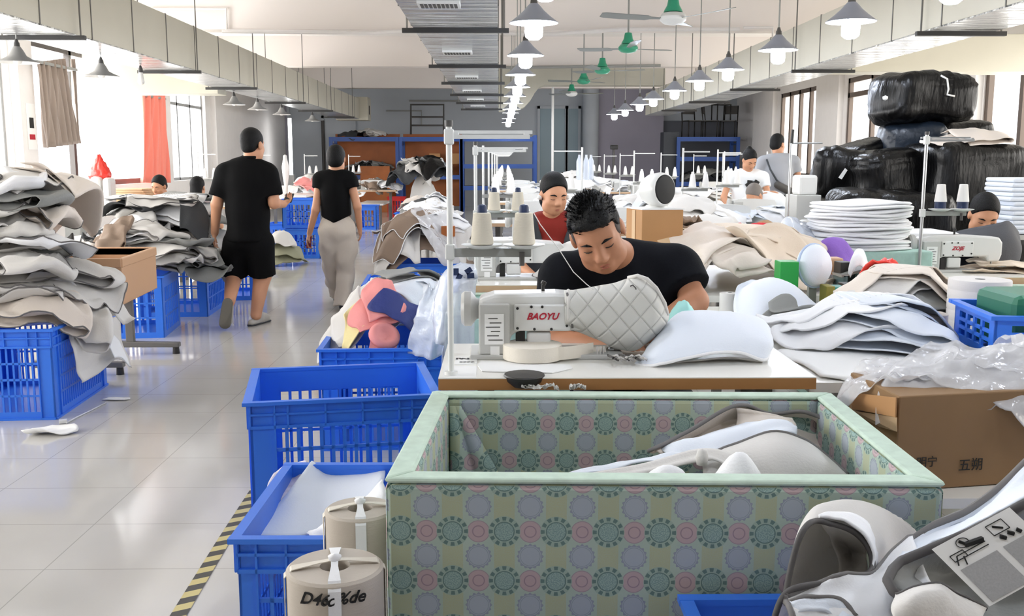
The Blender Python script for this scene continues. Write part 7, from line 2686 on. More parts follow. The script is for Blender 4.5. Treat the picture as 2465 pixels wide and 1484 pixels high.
o = tag(MB().lathe([(0, -0.02), (0.02, -0.01), (0.022, 0.01), (0, 0.02)], P(2131, 236, 8.05), 10).build('label_tag', M['paper'], smooth=True), 'small white knot tag on the left of the topmost bale', 'tag')
bb = thing('storage_table', 'low table behind the right station under the black bales', 'table', None, (3.3, 7.6, 0))

MB().box2((2.55, 7.25, 0.3), (3.9, 7.75, 0.33)).build('tabletop', M['laminate'], bb)
for x in (2.62, 3.83):
    for y in (7.3, 7.7):
        MB().box2((x - 0.02, y - 0.02, 0), (x + 0.02, y + 0.02, 0.3)).build('leg', M['leg_metal'], bb)
# thin stand beside the person in grey
t = thing('thread_stand', 'thin steel stand with a black handle top beside the person in grey', 'thread stand', None, (P(1898, 500, 7.2).x, 7.2, 0.78))
x = P(1898, 500, 7.2).x
b = MB()
b.cyl((x, 7.2, 0.78), (x, 7.2, P(1898, 345, 7.2).z), 0.008, n=8)
b.cyl((x, 7.2, P(1898, 345, 7.2).z), (x + 0.225, 7.2, P(1975, 345, 7.2).z), 0.006, n=8)
b.build('pole', M['chrome'], t, smooth='auto')
MB().cyl((x + 0.004, 7.2, P(1902, 345, 7.2).z), (x + 0.01, 7.2, P(1903, 312, 7.2).z), 0.012, 0.01, n=10).build('handle', M['black_metal'], t, smooth='auto')
o = box_px('storage_box', 'white plastic box beside the standing person in grey', 'box', 1925, 422, 1968, 470, 7.6, 0.2, 'machine', 0.02)
o = box_px('storage_box', 'white cabinet under the white plastic box', 'cabinet', 1918, 470, 1975, 530, 7.55, 0.3, 'machine_gr', 0.006, zb=0.0)

# ------------------------------------------------------------------ left side
LCR = []
LCR.append(crate('blue lattice crate at the left edge under the pale heap', -2.44 - 0.34, 5.8, 0.62, 0.86, 0.507, 0.06))
# the big pale heap
ph_ = Pile(-3.75, -1.95, 5.0, 7.3, 0.03, 0.0, 41)
ph_.box(-3.08, -2.46, 5.38, 6.22, 0.5)
ph_.box(-3.7, -2.6, 5.6, 7.0, 0.5)
lbl = 'pale grey cover in the big heap at the left edge'
NL = 21
for i in range(NL):
    rg = ph_.rg
    u = i / (NL - 1)
    r_ = 0.36 * (1 - u) ** 0.8 + 0.05
    a_ = i * 2.4 + rg.uniform(-0.4, 0.4)
    rad = r_ * rg.uniform(0.5, 1.0)
    x, y = -2.80 - 0.14 * u + rad * math.cos(a_), 5.86 + 0.06 * u + rad * 0.9 * math.sin(a_)
    ph_.mound(-2.95, 6.05, 0.5 - 0.25 * u, 0.55 - 0.25 * u, 0.5, 0.5 * u, 4)
    m_, nm = [('pale_cloth', 'pale grey'), ('pale_cloth', 'pale grey'), ('cream_cloth', 'cream'), ('pale_cloth', 'pale grey'), ('grey_cloth', 'darker grey'), ('pale_cloth', 'pale grey'), ('white_cloth', 'white')][i % 7]
    ph_.sheet('fabric_cover', M[m_], x, y, rg.uniform(0.55, 0.8), rg.uniform(0.4, 0.55), rg.uniform(-0.7, 0.7), 2.0, 0.05, 0.06, i % 2 == 0, 30, 0.006, 3.4, label='%s cover in the big heap at the left edge' % nm,
              cat='fabric cover', group='%s covers in the big left heap' % nm, pipe='piping' if i % 3 else None, gap=0.05, drop=rg.uniform(0.06, 0.2), sink=0.5)
ph_.sheet('fabric_cover', M['pale_cloth'], -2.98, 5.95, 0.8, 0.62, 0.05, 1.5, 0.02, 0.03, False, 34, 0.006, 2.4, drop=0.12, label='smooth pale cover with a round grommet on top of the big left heap', cat='fabric cover', pipe='piping')
ph_.sheet('fabric_cover', M['cream_cloth'], -2.68, 6.15, 0.42, 0.62, 0.2, 2.4, 0.02, 0.03, True, 30, 0.006, 2.4, drop=0.35, label='cream cover sliding down the right of the topmost left heap', cat='fabric cover')
g_ = Vector((-2.80, 5.66, float(ph_.samp(ph_.Hm, np.array([-2.80]), np.array([5.66]))[0]) + 0.03))
t = thing('grommet', 'dark round grommet on the topmost cover of the left heap', 'grommet', None, g_)
MB().tube([g_ + Vector((0.02 * math.cos(k * 0.4), 0.016 * math.sin(k * 0.4), -0.006 + 0.012 * math.sin(k * 0.4))) for k in range(16)], 0.007, 6, True).build('ring', M['dark_grey'], t, smooth=True)
# cover hanging from the crate side
t = thing('fabric_cover', 'grey cover hanging down the side of the left crate to a pointed white corner', 'fabric cover', None, P(220, 850, 5.9))
patch('hanging_sheet', [[(158, 800, 5.6), (200, 790, 5.85), (245, 778, 6.15), (280, 760, 6.35)], [(168, 850, 5.55), (215, 835, 5.8), (262, 820, 6.1), (290, 815, 6.3)], [(180, 895, 5.55), (225, 875, 5.8), (272, 850, 6.05), (300, 858, 6.2)], [(188, 922, 5.58), (232, 902, 5.8), (276, 870, 6.0), (312, 890, 6.1)]], M['pale_cloth'], t, 0.005, 7, 0.03, 2.6, 5)
patch('white_corner', [[(238, 806, 5.9), (262, 800, 6.0), (285, 820, 6.05)], [(262, 835, 5.86), (280, 832, 5.95), (300, 850, 6.0)], [(275, 862, 5.84), (292, 862, 5.92), (312, 885, 5.96)]], M['white_cloth'], t, 0.004, 6, 0.006)
# scrap of paper on the floor
pp = Pile(-2.6, -1.9, 4.9, 5.6, 0.02, 0.0, 4)
q = PZ(122, 1044, 0)
pp.sheet('paper_scrap', M['paper'], q.x, q.y, 0.25, 0.13, 0.15, 1, 0.02, 0.015, n=18, label='crumpled white scrap on the floor before the left crate', cat='scrap')
q = PZ(280, 963, 0)
pp2 = Pile(q.x - 0.3, q.x + 0.3, q.y - 0.3, q.y + 0.3, 0.03, 0.0, 4)
pp2.sheet('paper_scrap', M['paper'], q.x, q.y, 0.15, 0.06, 0.0, 1, 0.004, 0.0, n=12, label='flat white slip on the floor beside the caster foot', cat='scrap')
q = PZ(152, 1020, 0)
o = tag(MB().box((q.x, q.y, 0.012), (0.04, 0.03, 0.02), 0.4).build('plug', M['machine'], bevel=0.003), 'small white plug lying beside the left crate', 'plug')
b = MB()
b.tube([PZ(160, 1019, 0.005), PZ(185, 1005, 0.005), PZ(220, 988, 0.005), PZ(255, 970, 0.005)], 0.004, 5)
tag(b.build('cord', M['machine'], smooth=True), 'thin white cord trailing from the plug on the floor', 'cord')

# desk with tan tray box
t = thing('work_desk', 'desk with tan tray box on grey cantilever feet at the left aisle', 'desk', None, (-2.8, 6.9, 0))
zA, zB = 0.495, 0.79
c4 = [Vector((-3.05, 6.36, 0)), Vector((-2.42, 6.4, 0)), Vector((-2.49, 7.25, 0)), Vector((-3.05, 7.25, 0))]
for i in range(4):
    j = (i + 1) % 4
    p_, q_ = c4[i], c4[j]
    cen = sum(c4, Vector()) / 4
    n_ = Vector((q_.y - p_.y, p_.x - q_.x, 0)).normalized() * 0.022
    if n_.dot(cen - p_) < 0:
        n_ = -n_
    l0 = [p_, q_, q_ + n_, p_ + n_]
    MB().hexa([a + Vector((0, 0, zA)) for a in l0] + [a + Vector((0, 0, zB)) for a in l0]).build('tray_panel', M['tan'], t, bevel=0.004)
    n2 = n_ * -0.4
    l1 = [p_ + n2, q_ + n2, q_ + n_, p_ + n_]
    MB().hexa([a + Vector((0, 0, zB - 0.055)) for a in l1] + [a + Vector((0, 0, zB + 0.004)) for a in l1]).build('tray_rim', M['tan'], t, bevel=0.006)
MB().add([a + Vector((0, 0, zA)) for a in c4], [(0, 1, 2, 3)]).build('tray_floor', M['tan'], t)
for k, (fy, fx0, fx1) in enumerate(((7.29, -2.78, -2.36), (6.56, -2.9, -2.5))):
    b = MB()
    xp = -2.72 if k == 0 else -2.78
    b.box((xp, fy, 0.3), (0.06, 0.04, 0.5))
    b.build('post', M['leg_metal'], t, bevel=0.006)
    b = MB()
    b.add([], [])
    b.hexa([Vector((fx0 - 0.2, fy - 0.03, 0.05)), Vector((fx1, fy - 0.03, 0.05)), Vector((fx1, fy + 0.03, 0.05)), Vector((fx0 - 0.2, fy + 0.03, 0.05)),
            Vector((fx0 - 0.2, fy - 0.03, 0.1)), Vector((fx1, fy - 0.03, 0.085)), Vector((fx1, fy + 0.03, 0.085)), Vector((fx0 - 0.2, fy + 0.03, 0.1))])
    b.build('foot', M['leg_metal'], t, bevel=0.008)
    MB().cyl((fx1 - 0.03, fy, 0.0), (fx1 - 0.03, fy, 0.055), 0.026, 0.022, n=12).build('caster', M['black_metal'], t, smooth='auto')

# crates along the left of the aisle
crate('blue crate behind the desk legs on the left of the aisle', -2.98, 8.25, 0.5, 0.66, 0.5, 0.12, fine=False)
crate('second blue crate behind the desk on the left of the aisle', -2.98, 9.42, 0.6, 0.8, 0.5, 0.06, fine=False)
crate('blue crate seen between the walking man\'s legs', -2.78, 10.45, 0.56, 0.7, 0.5, 0.1, fine=False)
ph2 = Pile(-4.2, -1.9, 7.5, 10.8, 0.035, 0.0, 43)
ph2.box(-3.22, -2.75, 7.95, 8.6, 0.5)
ph2.box(-3.25, -2.7, 9.05, 9.8, 0.5)
ph2.box(-4.0, -3.2, 8.0, 10.3, 0.72)
mats_ = [('pale_cloth', 'piping'), ('grey_cloth', None), ('grey_cloth', 'piping'), ('white_cloth', 'piping'), ('char_cloth', None), ('pale_cloth', 'pipe_dark'), ('grey_cloth', None), ('white_cloth', None), ('pale_cloth', 'piping')]
ph2.box(-3.3, -2.6, 7.95, 9.9, 0.5)
for i in range(46):
    rg = ph2.rg
    u = i / 45
    ph2.mound(-3.05, 9.0, 0.62 - 0.25 * u, 1.1 - 0.3 * u, 0.5, 0.45 * u, 4)
    x, y = -2.92 - 0.1 * u + rg.uniform(-0.4, 0.42) * (1 - 0.5 * u), 8.85 + rg.uniform(-0.95, 0.95) * (1 - 0.35 * u)
    m_, pp_ = mats_[i % len(mats_)]
    nm = {'pale_cloth': 'pale', 'grey_cloth': 'mid grey', 'char_cloth': 'charcoal', 'white_cloth': 'white'}[m_]
    ph2.sheet('fabric_cover', M[m_], x, y, rg.uniform(0.5, 0.8), rg.uniform(0.35, 0.55), rg.uniform(-0.6, 0.6), 1.8, 0.035, 0.05, i % 2 == 0, 24, 0.006, 3.6, label='%s cover in the grey heap left of the walking man' % nm, cat='fabric cover', group='%s covers in the grey heap' % nm, pipe=pp_, gap=0.035, zmax=1.1, drop=rg.uniform(0.04, 0.18), sink=0.6)
ph2.sheet('fabric_cover', M['char_cloth'], -2.62, 8.6, 0.24, 0.34, 0.4, 1.2, 0.008, 0.01, n=18, label='smooth charcoal square cover on top of the grey heap', cat='fabric cover')
ph2.sheet('fabric_cover', M['brown_cloth'], -3.1, 7.95, 0.36, 0.34, 0.2, 1.4, 0.05, 0.03, True, 24, 0.006, 6, label='taupe cover at the near left of the grey heap', cat='fabric cover')
bench('low table under the grey heap on the left', -4.05, -3.3, 8.0, 10.3, 0.7, 'laminate')
# window bench with cardboard bundles and red bag
bench('pale bench along the left windows', -5.9, -4.55, 9.6, 13.2, 0.84, 'laminate')
for i in range(9):
    rg = random.Random(i + 70)
    q0, q1 = P(252, 470, 12.6), P(345, 430, 12.6)
    b = MB()
    wv = []
    b.box((0, 0, 0), (q1.x - q0.x - 0.02 * (i % 3), 0.5, 0.022))
    o = b.build('cardboard_sheet', M['paper_bundle'], bevel=0.004)
    o.location = ((q0.x + q1.x) / 2 + rg.uniform(-0.02, 0.02), 12.85, 0.853 + 0.0245 * i)
    o.rotation_euler = (0, 0, rg.uniform(-0.06, 0.06))
    tag(o, 'folded tan cardboard in the bundle on the left window bench', 'cardboard', 'cardboard bundle by the left windows')
tt = thing('plastic_bag', 'bright red plastic bag hanging on a stand before the left windows', 'bag', None, P(238, 410, 12.2))
q = P(240, 375, 12.2)
rings_ = []
for k, (py, hw) in enumerate(((373, 1), (385, 6), (398, 14), (410, 20), (420, 24), (428, 22), (434, 8))):
    c = P(240 + (k - 3) * 0.6, py, 12.2)
    rr = hw * 12.2 / 2400
    rings_.append([c + Vector((rr * math.cos(a_ * 0.5236), rr * 0.6 * math.sin(a_ * 0.5236), 0)) for a_ in range(12)])
patch('film', rings_, M['red_film'], tt, 0.003, 3, 0.02, 5, 3, True)
p_ = P(241, 430, 12.2)
MB().cyl((p_.x, 12.22, 0.84), (p_.x, 12.22, q.z + 0.02), 0.008, n=8).build('stand_rod', M['grey_metal'], tt)
for lb, (x0, y0, x1, y1) in (('white rounded appliance on the left window bench, left one', (212, 425, 240, 478)), ('white rounded appliance on the left window bench, right one', (243, 428, 264, 472))):
    box_px('appliance', lb, 'appliance', x0, y0, x1, y1, 12.0, 0.25, 'machine', 0.05, zb=0.841)
box_px('storage_box', 'pale grey box on the bench under the dark window post', 'box', 149, 459, 207, 485, 11.0, 0.3, 'machine_gr', 0.01, zb=0.841)
box_px('storage_box', 'grey storage box behind the big pale heap', 'box', 151, 488, 192, 510, 9.9, 0.3, 'grey_metal', 0.01, zb=0.0)

# left side further back, behind the walking man
crate('upper blue crate beside the walking man\'s phone hand', P(714, 510, 14.4).x, 14.75, 0.46, 0.5, 0.42, 0.0, 0.44, fine=False)
crate('lower blue crate beside the walking woman\'s left hand', P(716, 580, 14.2).x + 0.02, 14.75, 0.5, 0.55, 0.43, 0.0, 0.0, fine=False)
crate('blue crate behind the upper crate, left of the aisle', P(680, 520, 15.4).x, 15.6, 0.5, 0.5, 0.45, 0.0, 0.0, fine=False)
crate('blue crate right behind the walking woman', P(884, 525, 20.5).x, 20.8, 0.36, 0.5, 0.49, 0.0, fine=False)
for i, (px, py, r, m_) in enumerate(((684, 590, 0.24, 'khaki_cloth'), (690, 612, 0.26, 'khaki_cloth'), (676, 566, 0.2, 'pale_cloth'))):
    c = P(px, py, 13.6)
    pq = Pile(c.x - 0.5, c.x + 0.5, 13.0, 14.3, 0.03, max(0.0, c.z - 0.2), i)
    pq.mound(c.x, 13.65, r, 0.3, max(0, c.z - 0.16), 0.2)
    pq.sheet('fabric_cover', M[m_], c.x, 13.62, r * 2, 0.5, 0.2, 2.0, 0.04, 0.03, False, 20, 0.006, 4, label='%s cloth bundle beside the walking man\'s shorts, %s one' % (m_.split('_')[0], ('middle', 'lowest', 'topmost')[i]), cat='fabric')
bench('white table with pink and white bundles left of the walking woman', P(668, 480, 16).x, P(752, 480, 16).x, 15.5, 17.5, 0.88)
heap_on(P(668, 480, 16).x, P(752, 480, 16).x, 15.5, 17.5, 0.89, 7, ['white_cloth', 'white_cloth', 'pale_cloth', 'pink_cloth'], 'white or pink bundle on the table left of the walking woman', 'bundles on the table left of the walking woman', 0.12, (0.25, 0.5), 23)
t = thing('dress_form', 'slim white dress form on the table left of the walking woman', 'dress form', None, P(686, 440, 16.4))
c = P(686, 372, 16.4)
MB().lathe([(0.0, 0.0), (0.03, -0.02), (0.035, -0.08), (0.06, -0.2), (0.05, -0.34), (0.03, -0.5), (0.025, -0.62)], (c.x, 16.4, c.z), 14).build('form_body', M['machine'], t, smooth=True)
MB().cyl((c.x, 16.4, 0.88), (c.x, 16.4, c.z - 0.5), 0.015, n=8).build('form_pole', M['machine'], t)
# heap of covers right behind the woman
heap_on(P(862, 500, 22).x, P(935, 500, 22).x, 21.2, 23.4, 0.5, 10, ['white_cloth', 'char_cloth', 'grey_cloth', 'white_cloth', 'brown_cloth'], 'white or dark cover heaped right of the walking woman', 'covers heaped right of the walking woman', 0.42, (0.4, 0.7), 25, amp=0.05, res=0.05)
bench('low table under the covers right of the walking woman', P(866, 500, 22).x, P(930, 500, 22).x, 21.4, 23.2, 0.49)

# ------------------------------------------------------------------ right edge of the aisle
CRC = crate_px('blue crate of white, pink and striped garments', (772, 841), (1062, 838), 0.51, 0.66)
gq = Pile(-1.05, -0.05, 4.6, 5.8, 0.022, 0.2, 51)
gq.box(-0.88, -0.26, 4.88, 5.5, 0.44)
gq.mound(-0.54, 5.24, 0.36, 0.36, 0.42, 0.24, 3)
gm = [('white_cloth', 'white'), ('pale_cloth', 'pale grey'), ('cool_cloth', 'bluish white'), ('grey_cloth', 'grey'), ('white_cloth', 'white')]
for i in range(13):
    rg = gq.rg
    m_, nm = gm[i % 5]
    gq.sheet('garment', M[m_], -0.55 + rg.uniform(-0.2, 0.2), 5.22 + rg.uniform(-0.2, 0.22), rg.uniform(0.26, 0.42), rg.uniform(0.22, 0.34), rg.uniform(0, 3), 1.3, 0.04, 0.04, i % 2 == 0, 24, 0.004, 5, label='%s garment in the crate of clothes' % nm, cat='garment', group='%s garments in the crate' % nm, zmax=0.78)
gq.sheet('garment', M['grey_cloth'], -0.5, 5.3, 0.4, 0.2, 0.5, 1.4, 0.02, 0.02, True, 22, label='grey and white striped garment on top of the crate of clothes', cat='garment')
gq.sheet('garment', M['pale_cloth'], -0.80, 5.06, 0.24, 0.24, 0.3, 1.2, 0.03, 0.02, True, 22, label='pale khaki garment hanging at the left rim of the clothes crate', cat='garment')
gq.sheet('garment', M['yellow_cloth'], -0.70, 5.0, 0.2, 0.18, 0.2, 1.2, 0.03, 0.02, False, 20, label='pale yellow garment in the clothes crate', cat='garment')
gq.sheet('garment', M['pink_cloth'], -0.62, 5.0, 0.26, 0.18, 0.2, 1.2, 0.035, 0.02, True, 24, label='salmon pink garment at the front of the clothes crate', cat='garment')
t = thing('cap', 'round salmon pink cap lying on the garments', 'cap', None, P(928, 813, 4.86))
cc = P(926, 808, 4.88)
Mr = Matrix.Rotation(0.75, 3, 'X') @ Matrix.Rotation(0.35, 3, 'Y')
MB().lathe([(0.0, 0.004), (0.03, 0.006), (0.045, 0.016), (0.06, 0.02), (0.076, 0.008), (0.08, -0.01), (0.07, -0.014), (0.0, -0.012)], cc, 24, Mr).build('crown', M['pink_cloth'], t, smooth=True)
q = [cc + Mr @ Vector(v) for v in ((-0.066, -0.04, -0.01), (-0.07, -0.1, -0.026), (0.0, -0.13, -0.036), (0.07, -0.1, -0.026), (0.066, -0.04, -0.01), (0.0, -0.07, -0.008))]
o = MB().add(q, [(0, 1, 2, 5), (5, 2, 3, 4)]).build('brim', M['pink_cloth'], t)
o.modifiers.new('t', 'SOLIDIFY').thickness = 0.005
gq.sheet('garment', M['blue_dk'], -0.48, 4.97, 0.3, 0.12, 0.0, 1.2, 0.02, 0.0, False, 18, label='navy garment under the pink ones in the clothes crate', cat='garment')
# clear bag hanging over that crate
t = thing('plastic_bag', 'clear plastic bag of white cloth hanging beside the spool stand pole', 'bag', None, P(1060, 730, 4.6))
patch('film', [[(1022, 690, 4.9), (1045, 700, 4.85), (1068, 668, 4.8), (1082, 660, 4.7)], [(1015, 740, 4.75), (1040, 745, 4.68), (1064, 730, 4.62), (1084, 720, 4.6)], [(1000, 800, 4.75), (1032, 805, 4.66), (1060, 800, 4.6), (1082, 790, 4.58)], [(985, 850, 4.8), (1028, 860, 4.7), (1055, 858, 4.66), (1072, 850, 4.62)]], M['film_blue'], t, 0.003, 6, 0.04, 4, 8)
CRD = crate_px('empty blue crate behind the crate of clothes', (876, 686), (1100, 684), 0.5, 0.66)
q = PZ(985, 655, 0.5)
crate('navy shadowed crate under the brown heap', -0.72, 9.75, 0.66, 0.6, 0.44, 0.0, fine=False)
nb_ = Pile(-1.5, 0.05, 8.9, 11.6, 0.03, 0.0, 61)
nb_.box(-1.05, -0.4, 9.45, 10.05, 0.46)
nb_.box(-1.05, -0.35, 10.0, 11.2, 0.5)
nb_.mound(-0.75, 10.0, 0.5, 0.75, 0.36, 0.42, 2.5)
nb_.sheet('fabric_cover', M['brown_cloth'], -0.72, 9.9, 1.0, 1.1, 0.0, 3.2, 0.03, 0.02, False, 26, label='wide taupe cover spread under the heap left of the tall spool stand', cat='fabric cover')
for i, (m_, nm) in enumerate((('white_cloth', 'white'), ('brown_cloth', 'taupe'), ('pale_cloth', 'pale'), ('brown_cloth', 'taupe'), ('white_cloth', 'white'), ('pale_cloth', 'pale'), ('brown_cloth', 'taupe'), ('white_cloth', 'white'), ('brown_cloth', 'taupe'))):
    rg = nb_.rg
    nb_.sheet('fabric_cover', M[m_], -0.74 + rg.uniform(-0.25, 0.25), 9.85 + rg.uniform(-0.3, 0.5), rg.uniform(0.45, 0.7), rg.uniform(0.4, 0.6), rg.uniform(-0.5, 0.9), 1.6, 0.045, 0.04, i % 2 == 0, 26, 0.006, 4, label='%s cover in the heap left of the tall spool stand' % nm, cat='fabric cover', group='%s covers in the heap left of the tall spool stand' % nm, pipe='white_cloth' if m_ == 'brown_cloth' else None, zmax=0.9, drop=rg.uniform(0.25, 0.45))
nb_.sheet('fabric_cover', M['brown_cloth'], -0.9, 9.6, 0.5, 0.5, 0.5, 2.2, 0.045, 0.04, True, 26, label='taupe cover with white strap side at the near left of the brown heap', cat='fabric cover', pipe='white_cloth', drop=0.4)
nb_.sheet('plastic_bag', M['film'], -0.6, 9.6, 0.4, 0.4, 0.2, 2.0, 0.04, 0.03, False, 26, 0.002, 7, label='clear bag of white fluff on the brown heap', cat='bag')
box_px('box', 'small orange brown box lying in the brown heap', 'box', 1062, 545, 1095, 570, 9.6, 0.15, 'orange_ply', 0.004)
heap_on(P(1000, 500, 13).x, P(1085, 500, 13).x, 12.4, 14.2, 0.5, 10, ['white_cloth', 'white_cloth', 'char_cloth', 'pale_cloth'], 'white or charcoal cover in the heap behind the brown heap', 'white and charcoal covers behind the brown heap', 0.35, (0.35, 0.6), 27, amp=0.045)
bench('low table behind the brown heap', P(1004, 500, 13).x, P(1085, 500, 13).x, 12.5, 14.1, 0.5)
crate('blue crate behind the white covers at the end of the aisle', P(975, 505, 18.5).x, 18.8, 0.4, 0.5, 0.44, 0, fine=False)
heap_on(P(970, 490, 17).x, P(1040, 490, 17).x, 16.2, 17.8, 0.5, 6, ['white_cloth', 'pale_cloth', 'cream_cloth'], 'pale cover stacked near the red bin', 'pale covers near the red bin', 0.2, (0.35, 0.6), 28)
bench('low table near the red bin', P(972, 490, 17).x, P(1040, 490, 17).x, 16.3, 17.7, 0.49)
crate('red plastic bin at the far end of the aisle', P(952, 490, 25).x, 25.3, 0.44, 0.4, 0.5, 0.05, group=None, fine=False, m='red_plastic', cat='bin', name='plastic_bin')

# ------------------------------------------------------------------ far racks
def rack(label, px0, px1, Y, zt, levels, depth=0.8, m='rack_blue', back=None):
    x0, x1 = P(px0, 400, Y).x, P(px1, 400, Y).x
    t = thing('storage_rack', label, 'rack', None, ((x0 + x1) / 2, Y + depth / 2, 0))
    for x in (x0, x1):
        b = MB()
        for y in (Y, Y + depth):
            b.box2((x - 0.05, y - 0.03, 0), (x + 0.05, y + 0.03, zt))
        for k in range(4):
            b.box2((x - 0.02, Y, 0.3 + k * zt / 4), (x + 0.02, Y + depth, 0.34 + k * zt / 4))
        b.build('upright', M[m], t)
    for z in levels:
        MB().box2((x0, Y - 0.02, z - 0.12), (x1, Y + 0.03, z)).build('beam_rail', M[m], t)
        MB().box2((x0, Y, z - 0.03), (x1, Y + depth, z - 0.005)).build('shelf_board', M['orange_ply' if back else 'dark_grey'], t)
    if back:
        MB().box2((x0, Y + depth, 0.1), (x1, Y + depth + 0.03, zt + 0.1)).build('back_board', M[back], t)
    return t, x0, x1


zt = P(880, 330, 28.0).z
_, xa, xb = rack('left bay of blue steel rack with orange board at the far wall', 798, 957, 28.0, zt, [1.0, zt], back='orange_ply')
_, xc, xd = rack('right bay of blue steel rack with cartons at the far wall', 965, 1110, 28.0, zt, [1.0, zt], back='orange_ply')
_, xe, xf = rack('dark blue rack bay behind the tall spool stand', 1112, 1288, 28.0, zt + 0.05, [0.7, 1.3, zt], m='rack_blue')
heap_on(xa + 0.3, xb - 0.1, 28.05, 28.7, 1.0, 9, ['char_cloth', 'grey_cloth', 'white_cloth', 'char_cloth'], 'dark cloth roll on the left rack shelf', 'dark cloths on the left rack shelf', 0.25, (0.35, 0.7), 31, amp=0.05, res=0.05, name='fabric_roll')
heap_on(xa + 0.1, xb - 0.2, 28.05, 28.7, zt, 6, ['char_cloth', 'grey_cloth', 'pale_cloth'], 'cloth piled on top of the left rack bay', 'cloths on top of the left rack', 0.12, (0.3, 0.7), 32, amp=0.04, res=0.05, name='fabric_roll')
for i, (px, py, sz) in enumerate(((1020, 398, 0.44), (1048, 398, 0.44), (1076, 398, 0.42), (1046, 372, 0.40), (1095, 375, 0.4))):
    x = P(px, py, 28.2).x
    z = 1.0 if i < 3 else 1.0 + 0.30
    o = MB().box((0, 0, 0), (sz * 0.75, 0.3, 0.29)).build('cardboard_box', M['carton'], bevel=0.004)
    o.location = (x, 28.35, z + 0.15)
    tag(o, 'kraft carton on the far rack shelf, ' + ('lower row' if i < 3 else 'upper row'), 'box', 'cartons on the far rack, ' + ('lower row' if i < 3 else 'upper row'))
a, c = P(868, 400, 27.5), P(940, 470, 27.5)
tag(MB().box2((a.x, 27.4, 0.0), (c.x, 27.45, a.z)).build('plywood_board', M['orange_ply']), 'orange plywood board standing before the left rack', 'board')
# metal frames standing on the rack
for i, (x0, y0, x1, y1) in enumerate(((989, 252, 1068, 262), (989, 282, 1068, 302))):
    b = MB()
    b.tube([P(x0, y1 + (0 if i == 0 else 22), 28.5), P(x0 + 1, y0, 28.5), P(x1, y0, 28.5), P(x1 + 1, y1 + (0 if i == 0 else 22), 28.5)] if i else [P(x0, 325, 28.9), P(x0, y0, 28.9), P(x1, y0, 28.9), P(x1, 325, 28.9)], 0.03, 6)
    if i:
        b.tube([P(x0, y1, 28.5), P(x1, y1, 28.5)], 0.025, 6)
    tag(b.build('garment_rail', M['dark_grey'], smooth=True), ('tall thin grey frame standing on the rack at the far wall' if i == 0 else 'low double grey frame standing on the rack at the far wall'), 'frame')
# wrapped heap of dark bundles in front of the racks
hb = Pile(P(930, 440, 21.5).x - 0.4, P(1065, 440, 21.5).x + 0.4, 20.6, 23.4, 0.05, 0.0, 71)
xm = (P(935, 440, 21.8).x + P(1060, 440, 21.8).x) / 2
hb.mound(xm, 22.0, 0.72, 0.8, 0.0, 1.25, 3)
for i in range(12):
    rg = hb.rg
    m_ = ('char_cloth', 'grey_cloth', 'pale_cloth', 'bag_black')[i % 4]
    hb.sheet('fabric_bundle', M[m_], xm + rg.uniform(-0.45, 0.45), 21.7 + rg.uniform(-0.45, 0.3), rg.uniform(0.5, 0.9), rg.uniform(0.5, 0.9), rg.uniform(0, 3), 2.4, 0.07, 0.06, False, 24, 0.008, 4, label='%s bundle in the dark heap before the far racks' % {'char_cloth': 'charcoal', 'grey_cloth': 'grey', 'pale_cloth': 'pale', 'bag_black': 'black plastic'}[m_], drop=0.3, cat='bundle', group={'char_cloth': 'charcoal', 'grey_cloth': 'grey', 'pale_cloth': 'pale', 'bag_black': 'black plastic'}[m_] + ' bundles in the dark heap', zmax=1.5)
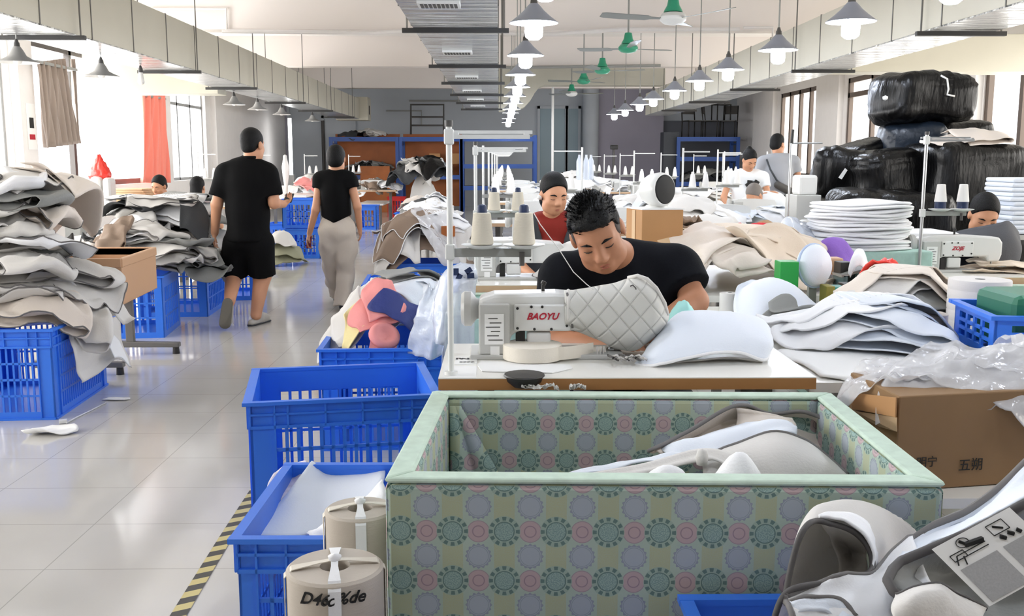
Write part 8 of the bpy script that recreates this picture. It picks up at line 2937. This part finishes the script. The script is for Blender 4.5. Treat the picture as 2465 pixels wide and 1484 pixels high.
# right far racks with stacked chairs
zt2 = P(1700, 330, 28.5).z
_, xg, xh = rack('blue steel rack in the dark far right corner', 1632, 1775, 28.5, zt2, [0.8, 1.5, zt2], m='rack_blue')
heap_on(xg + 0.1, xh - 0.1, 28.5, 29.2, 0.8, 5, ['char_cloth', 'char_cloth', 'grey_cloth'], 'dark cloth on the far right rack', 'dark cloths on the far right rack', 0.3, (0.5, 0.8), 33, amp=0.05, res=0.06)
ch0 = thing('metal_chair', '', 'chair')
b = MB()
for sx in (-0.2, 0.2):
    b.tube([(sx, -0.2, 0), (sx, -0.2, 0.45), (sx, 0.2, 0.45), (sx, 0.26, 0.9)], 0.018, 6)
    b.tube([(sx, 0.2, 0), (sx, 0.2, 0.45)], 0.018, 6)
b.build('chair_frame', M['black_metal'], ch0, smooth=True)
MB().box((0, 0, 0.46), (0.42, 0.42, 0.03)).build('seat', M['dark_grey'], ch0)
MB().box((0, 0.25, 0.78), (0.42, 0.03, 0.24), Matrix.Rotation(-0.15, 3, 'X')).build('backrest', M['dark_grey'], ch0)
for i, (px, z, rz) in enumerate(((1665, zt2, 0.3), (1712, zt2, 1.2), (1755, zt2, -0.4), (1735, zt2 + 0.46, 0.2))):
    place(ch0, i == 0, (P(px, 300, 28.9).x, 28.9, z), rz, 'dark metal chair stored on top of the far right rack, ' + ('leftmost', 'middle one', 'rightmost', 'topmost')[i], 'chairs on the far right rack')
box_px('cabinet', 'tall dark cabinet beside the far right rack', 'cabinet', 1598, 318, 1632, 480, 28.6, 0.6, mat('dark_cabinet', '#3d4148', 0.6), zb=0.0)
o = box_px('cctv_camera', 'black device on a pole in front of the purple grey partition', 'camera', 1470, 349, 1488, 360, 25.0, 0.12, 'black_metal', 0.02)
p = P(1478, 360, 25.0)
MB().cyl((p.x, 25.06, 0), (p.x, 25.06, p.z), 0.03, n=8).build('pole', M['dark_grey'], o)
p0, p1 = P(1331, 205, 24), P(1331, 430, 24)
tag(MB().cyl((p0.x, 24, 0), (p0.x, 24, ZC), 0.03, n=8).build('service_pole', M['machine'], smooth='auto'), 'thin white vertical pole rising from the middle tables to the ceiling', 'pole')
for i, px in enumerate((1394, 1412, 1425)):
    t = tag(MB().lathe([(0.035, 0), (0.045, 0.02), (0.045, 0.3), (0.02, 0.36), (0.018, 0.4)], (P(px, 430, 16).x, 16.0 + 0.1 * i, 1.1), 12).build('bottle', M['film_blue'], smooth='auto'), 'tall clear bottle standing on the wide white heap in mid hall', 'bottle', 'clear bottles in mid hall')
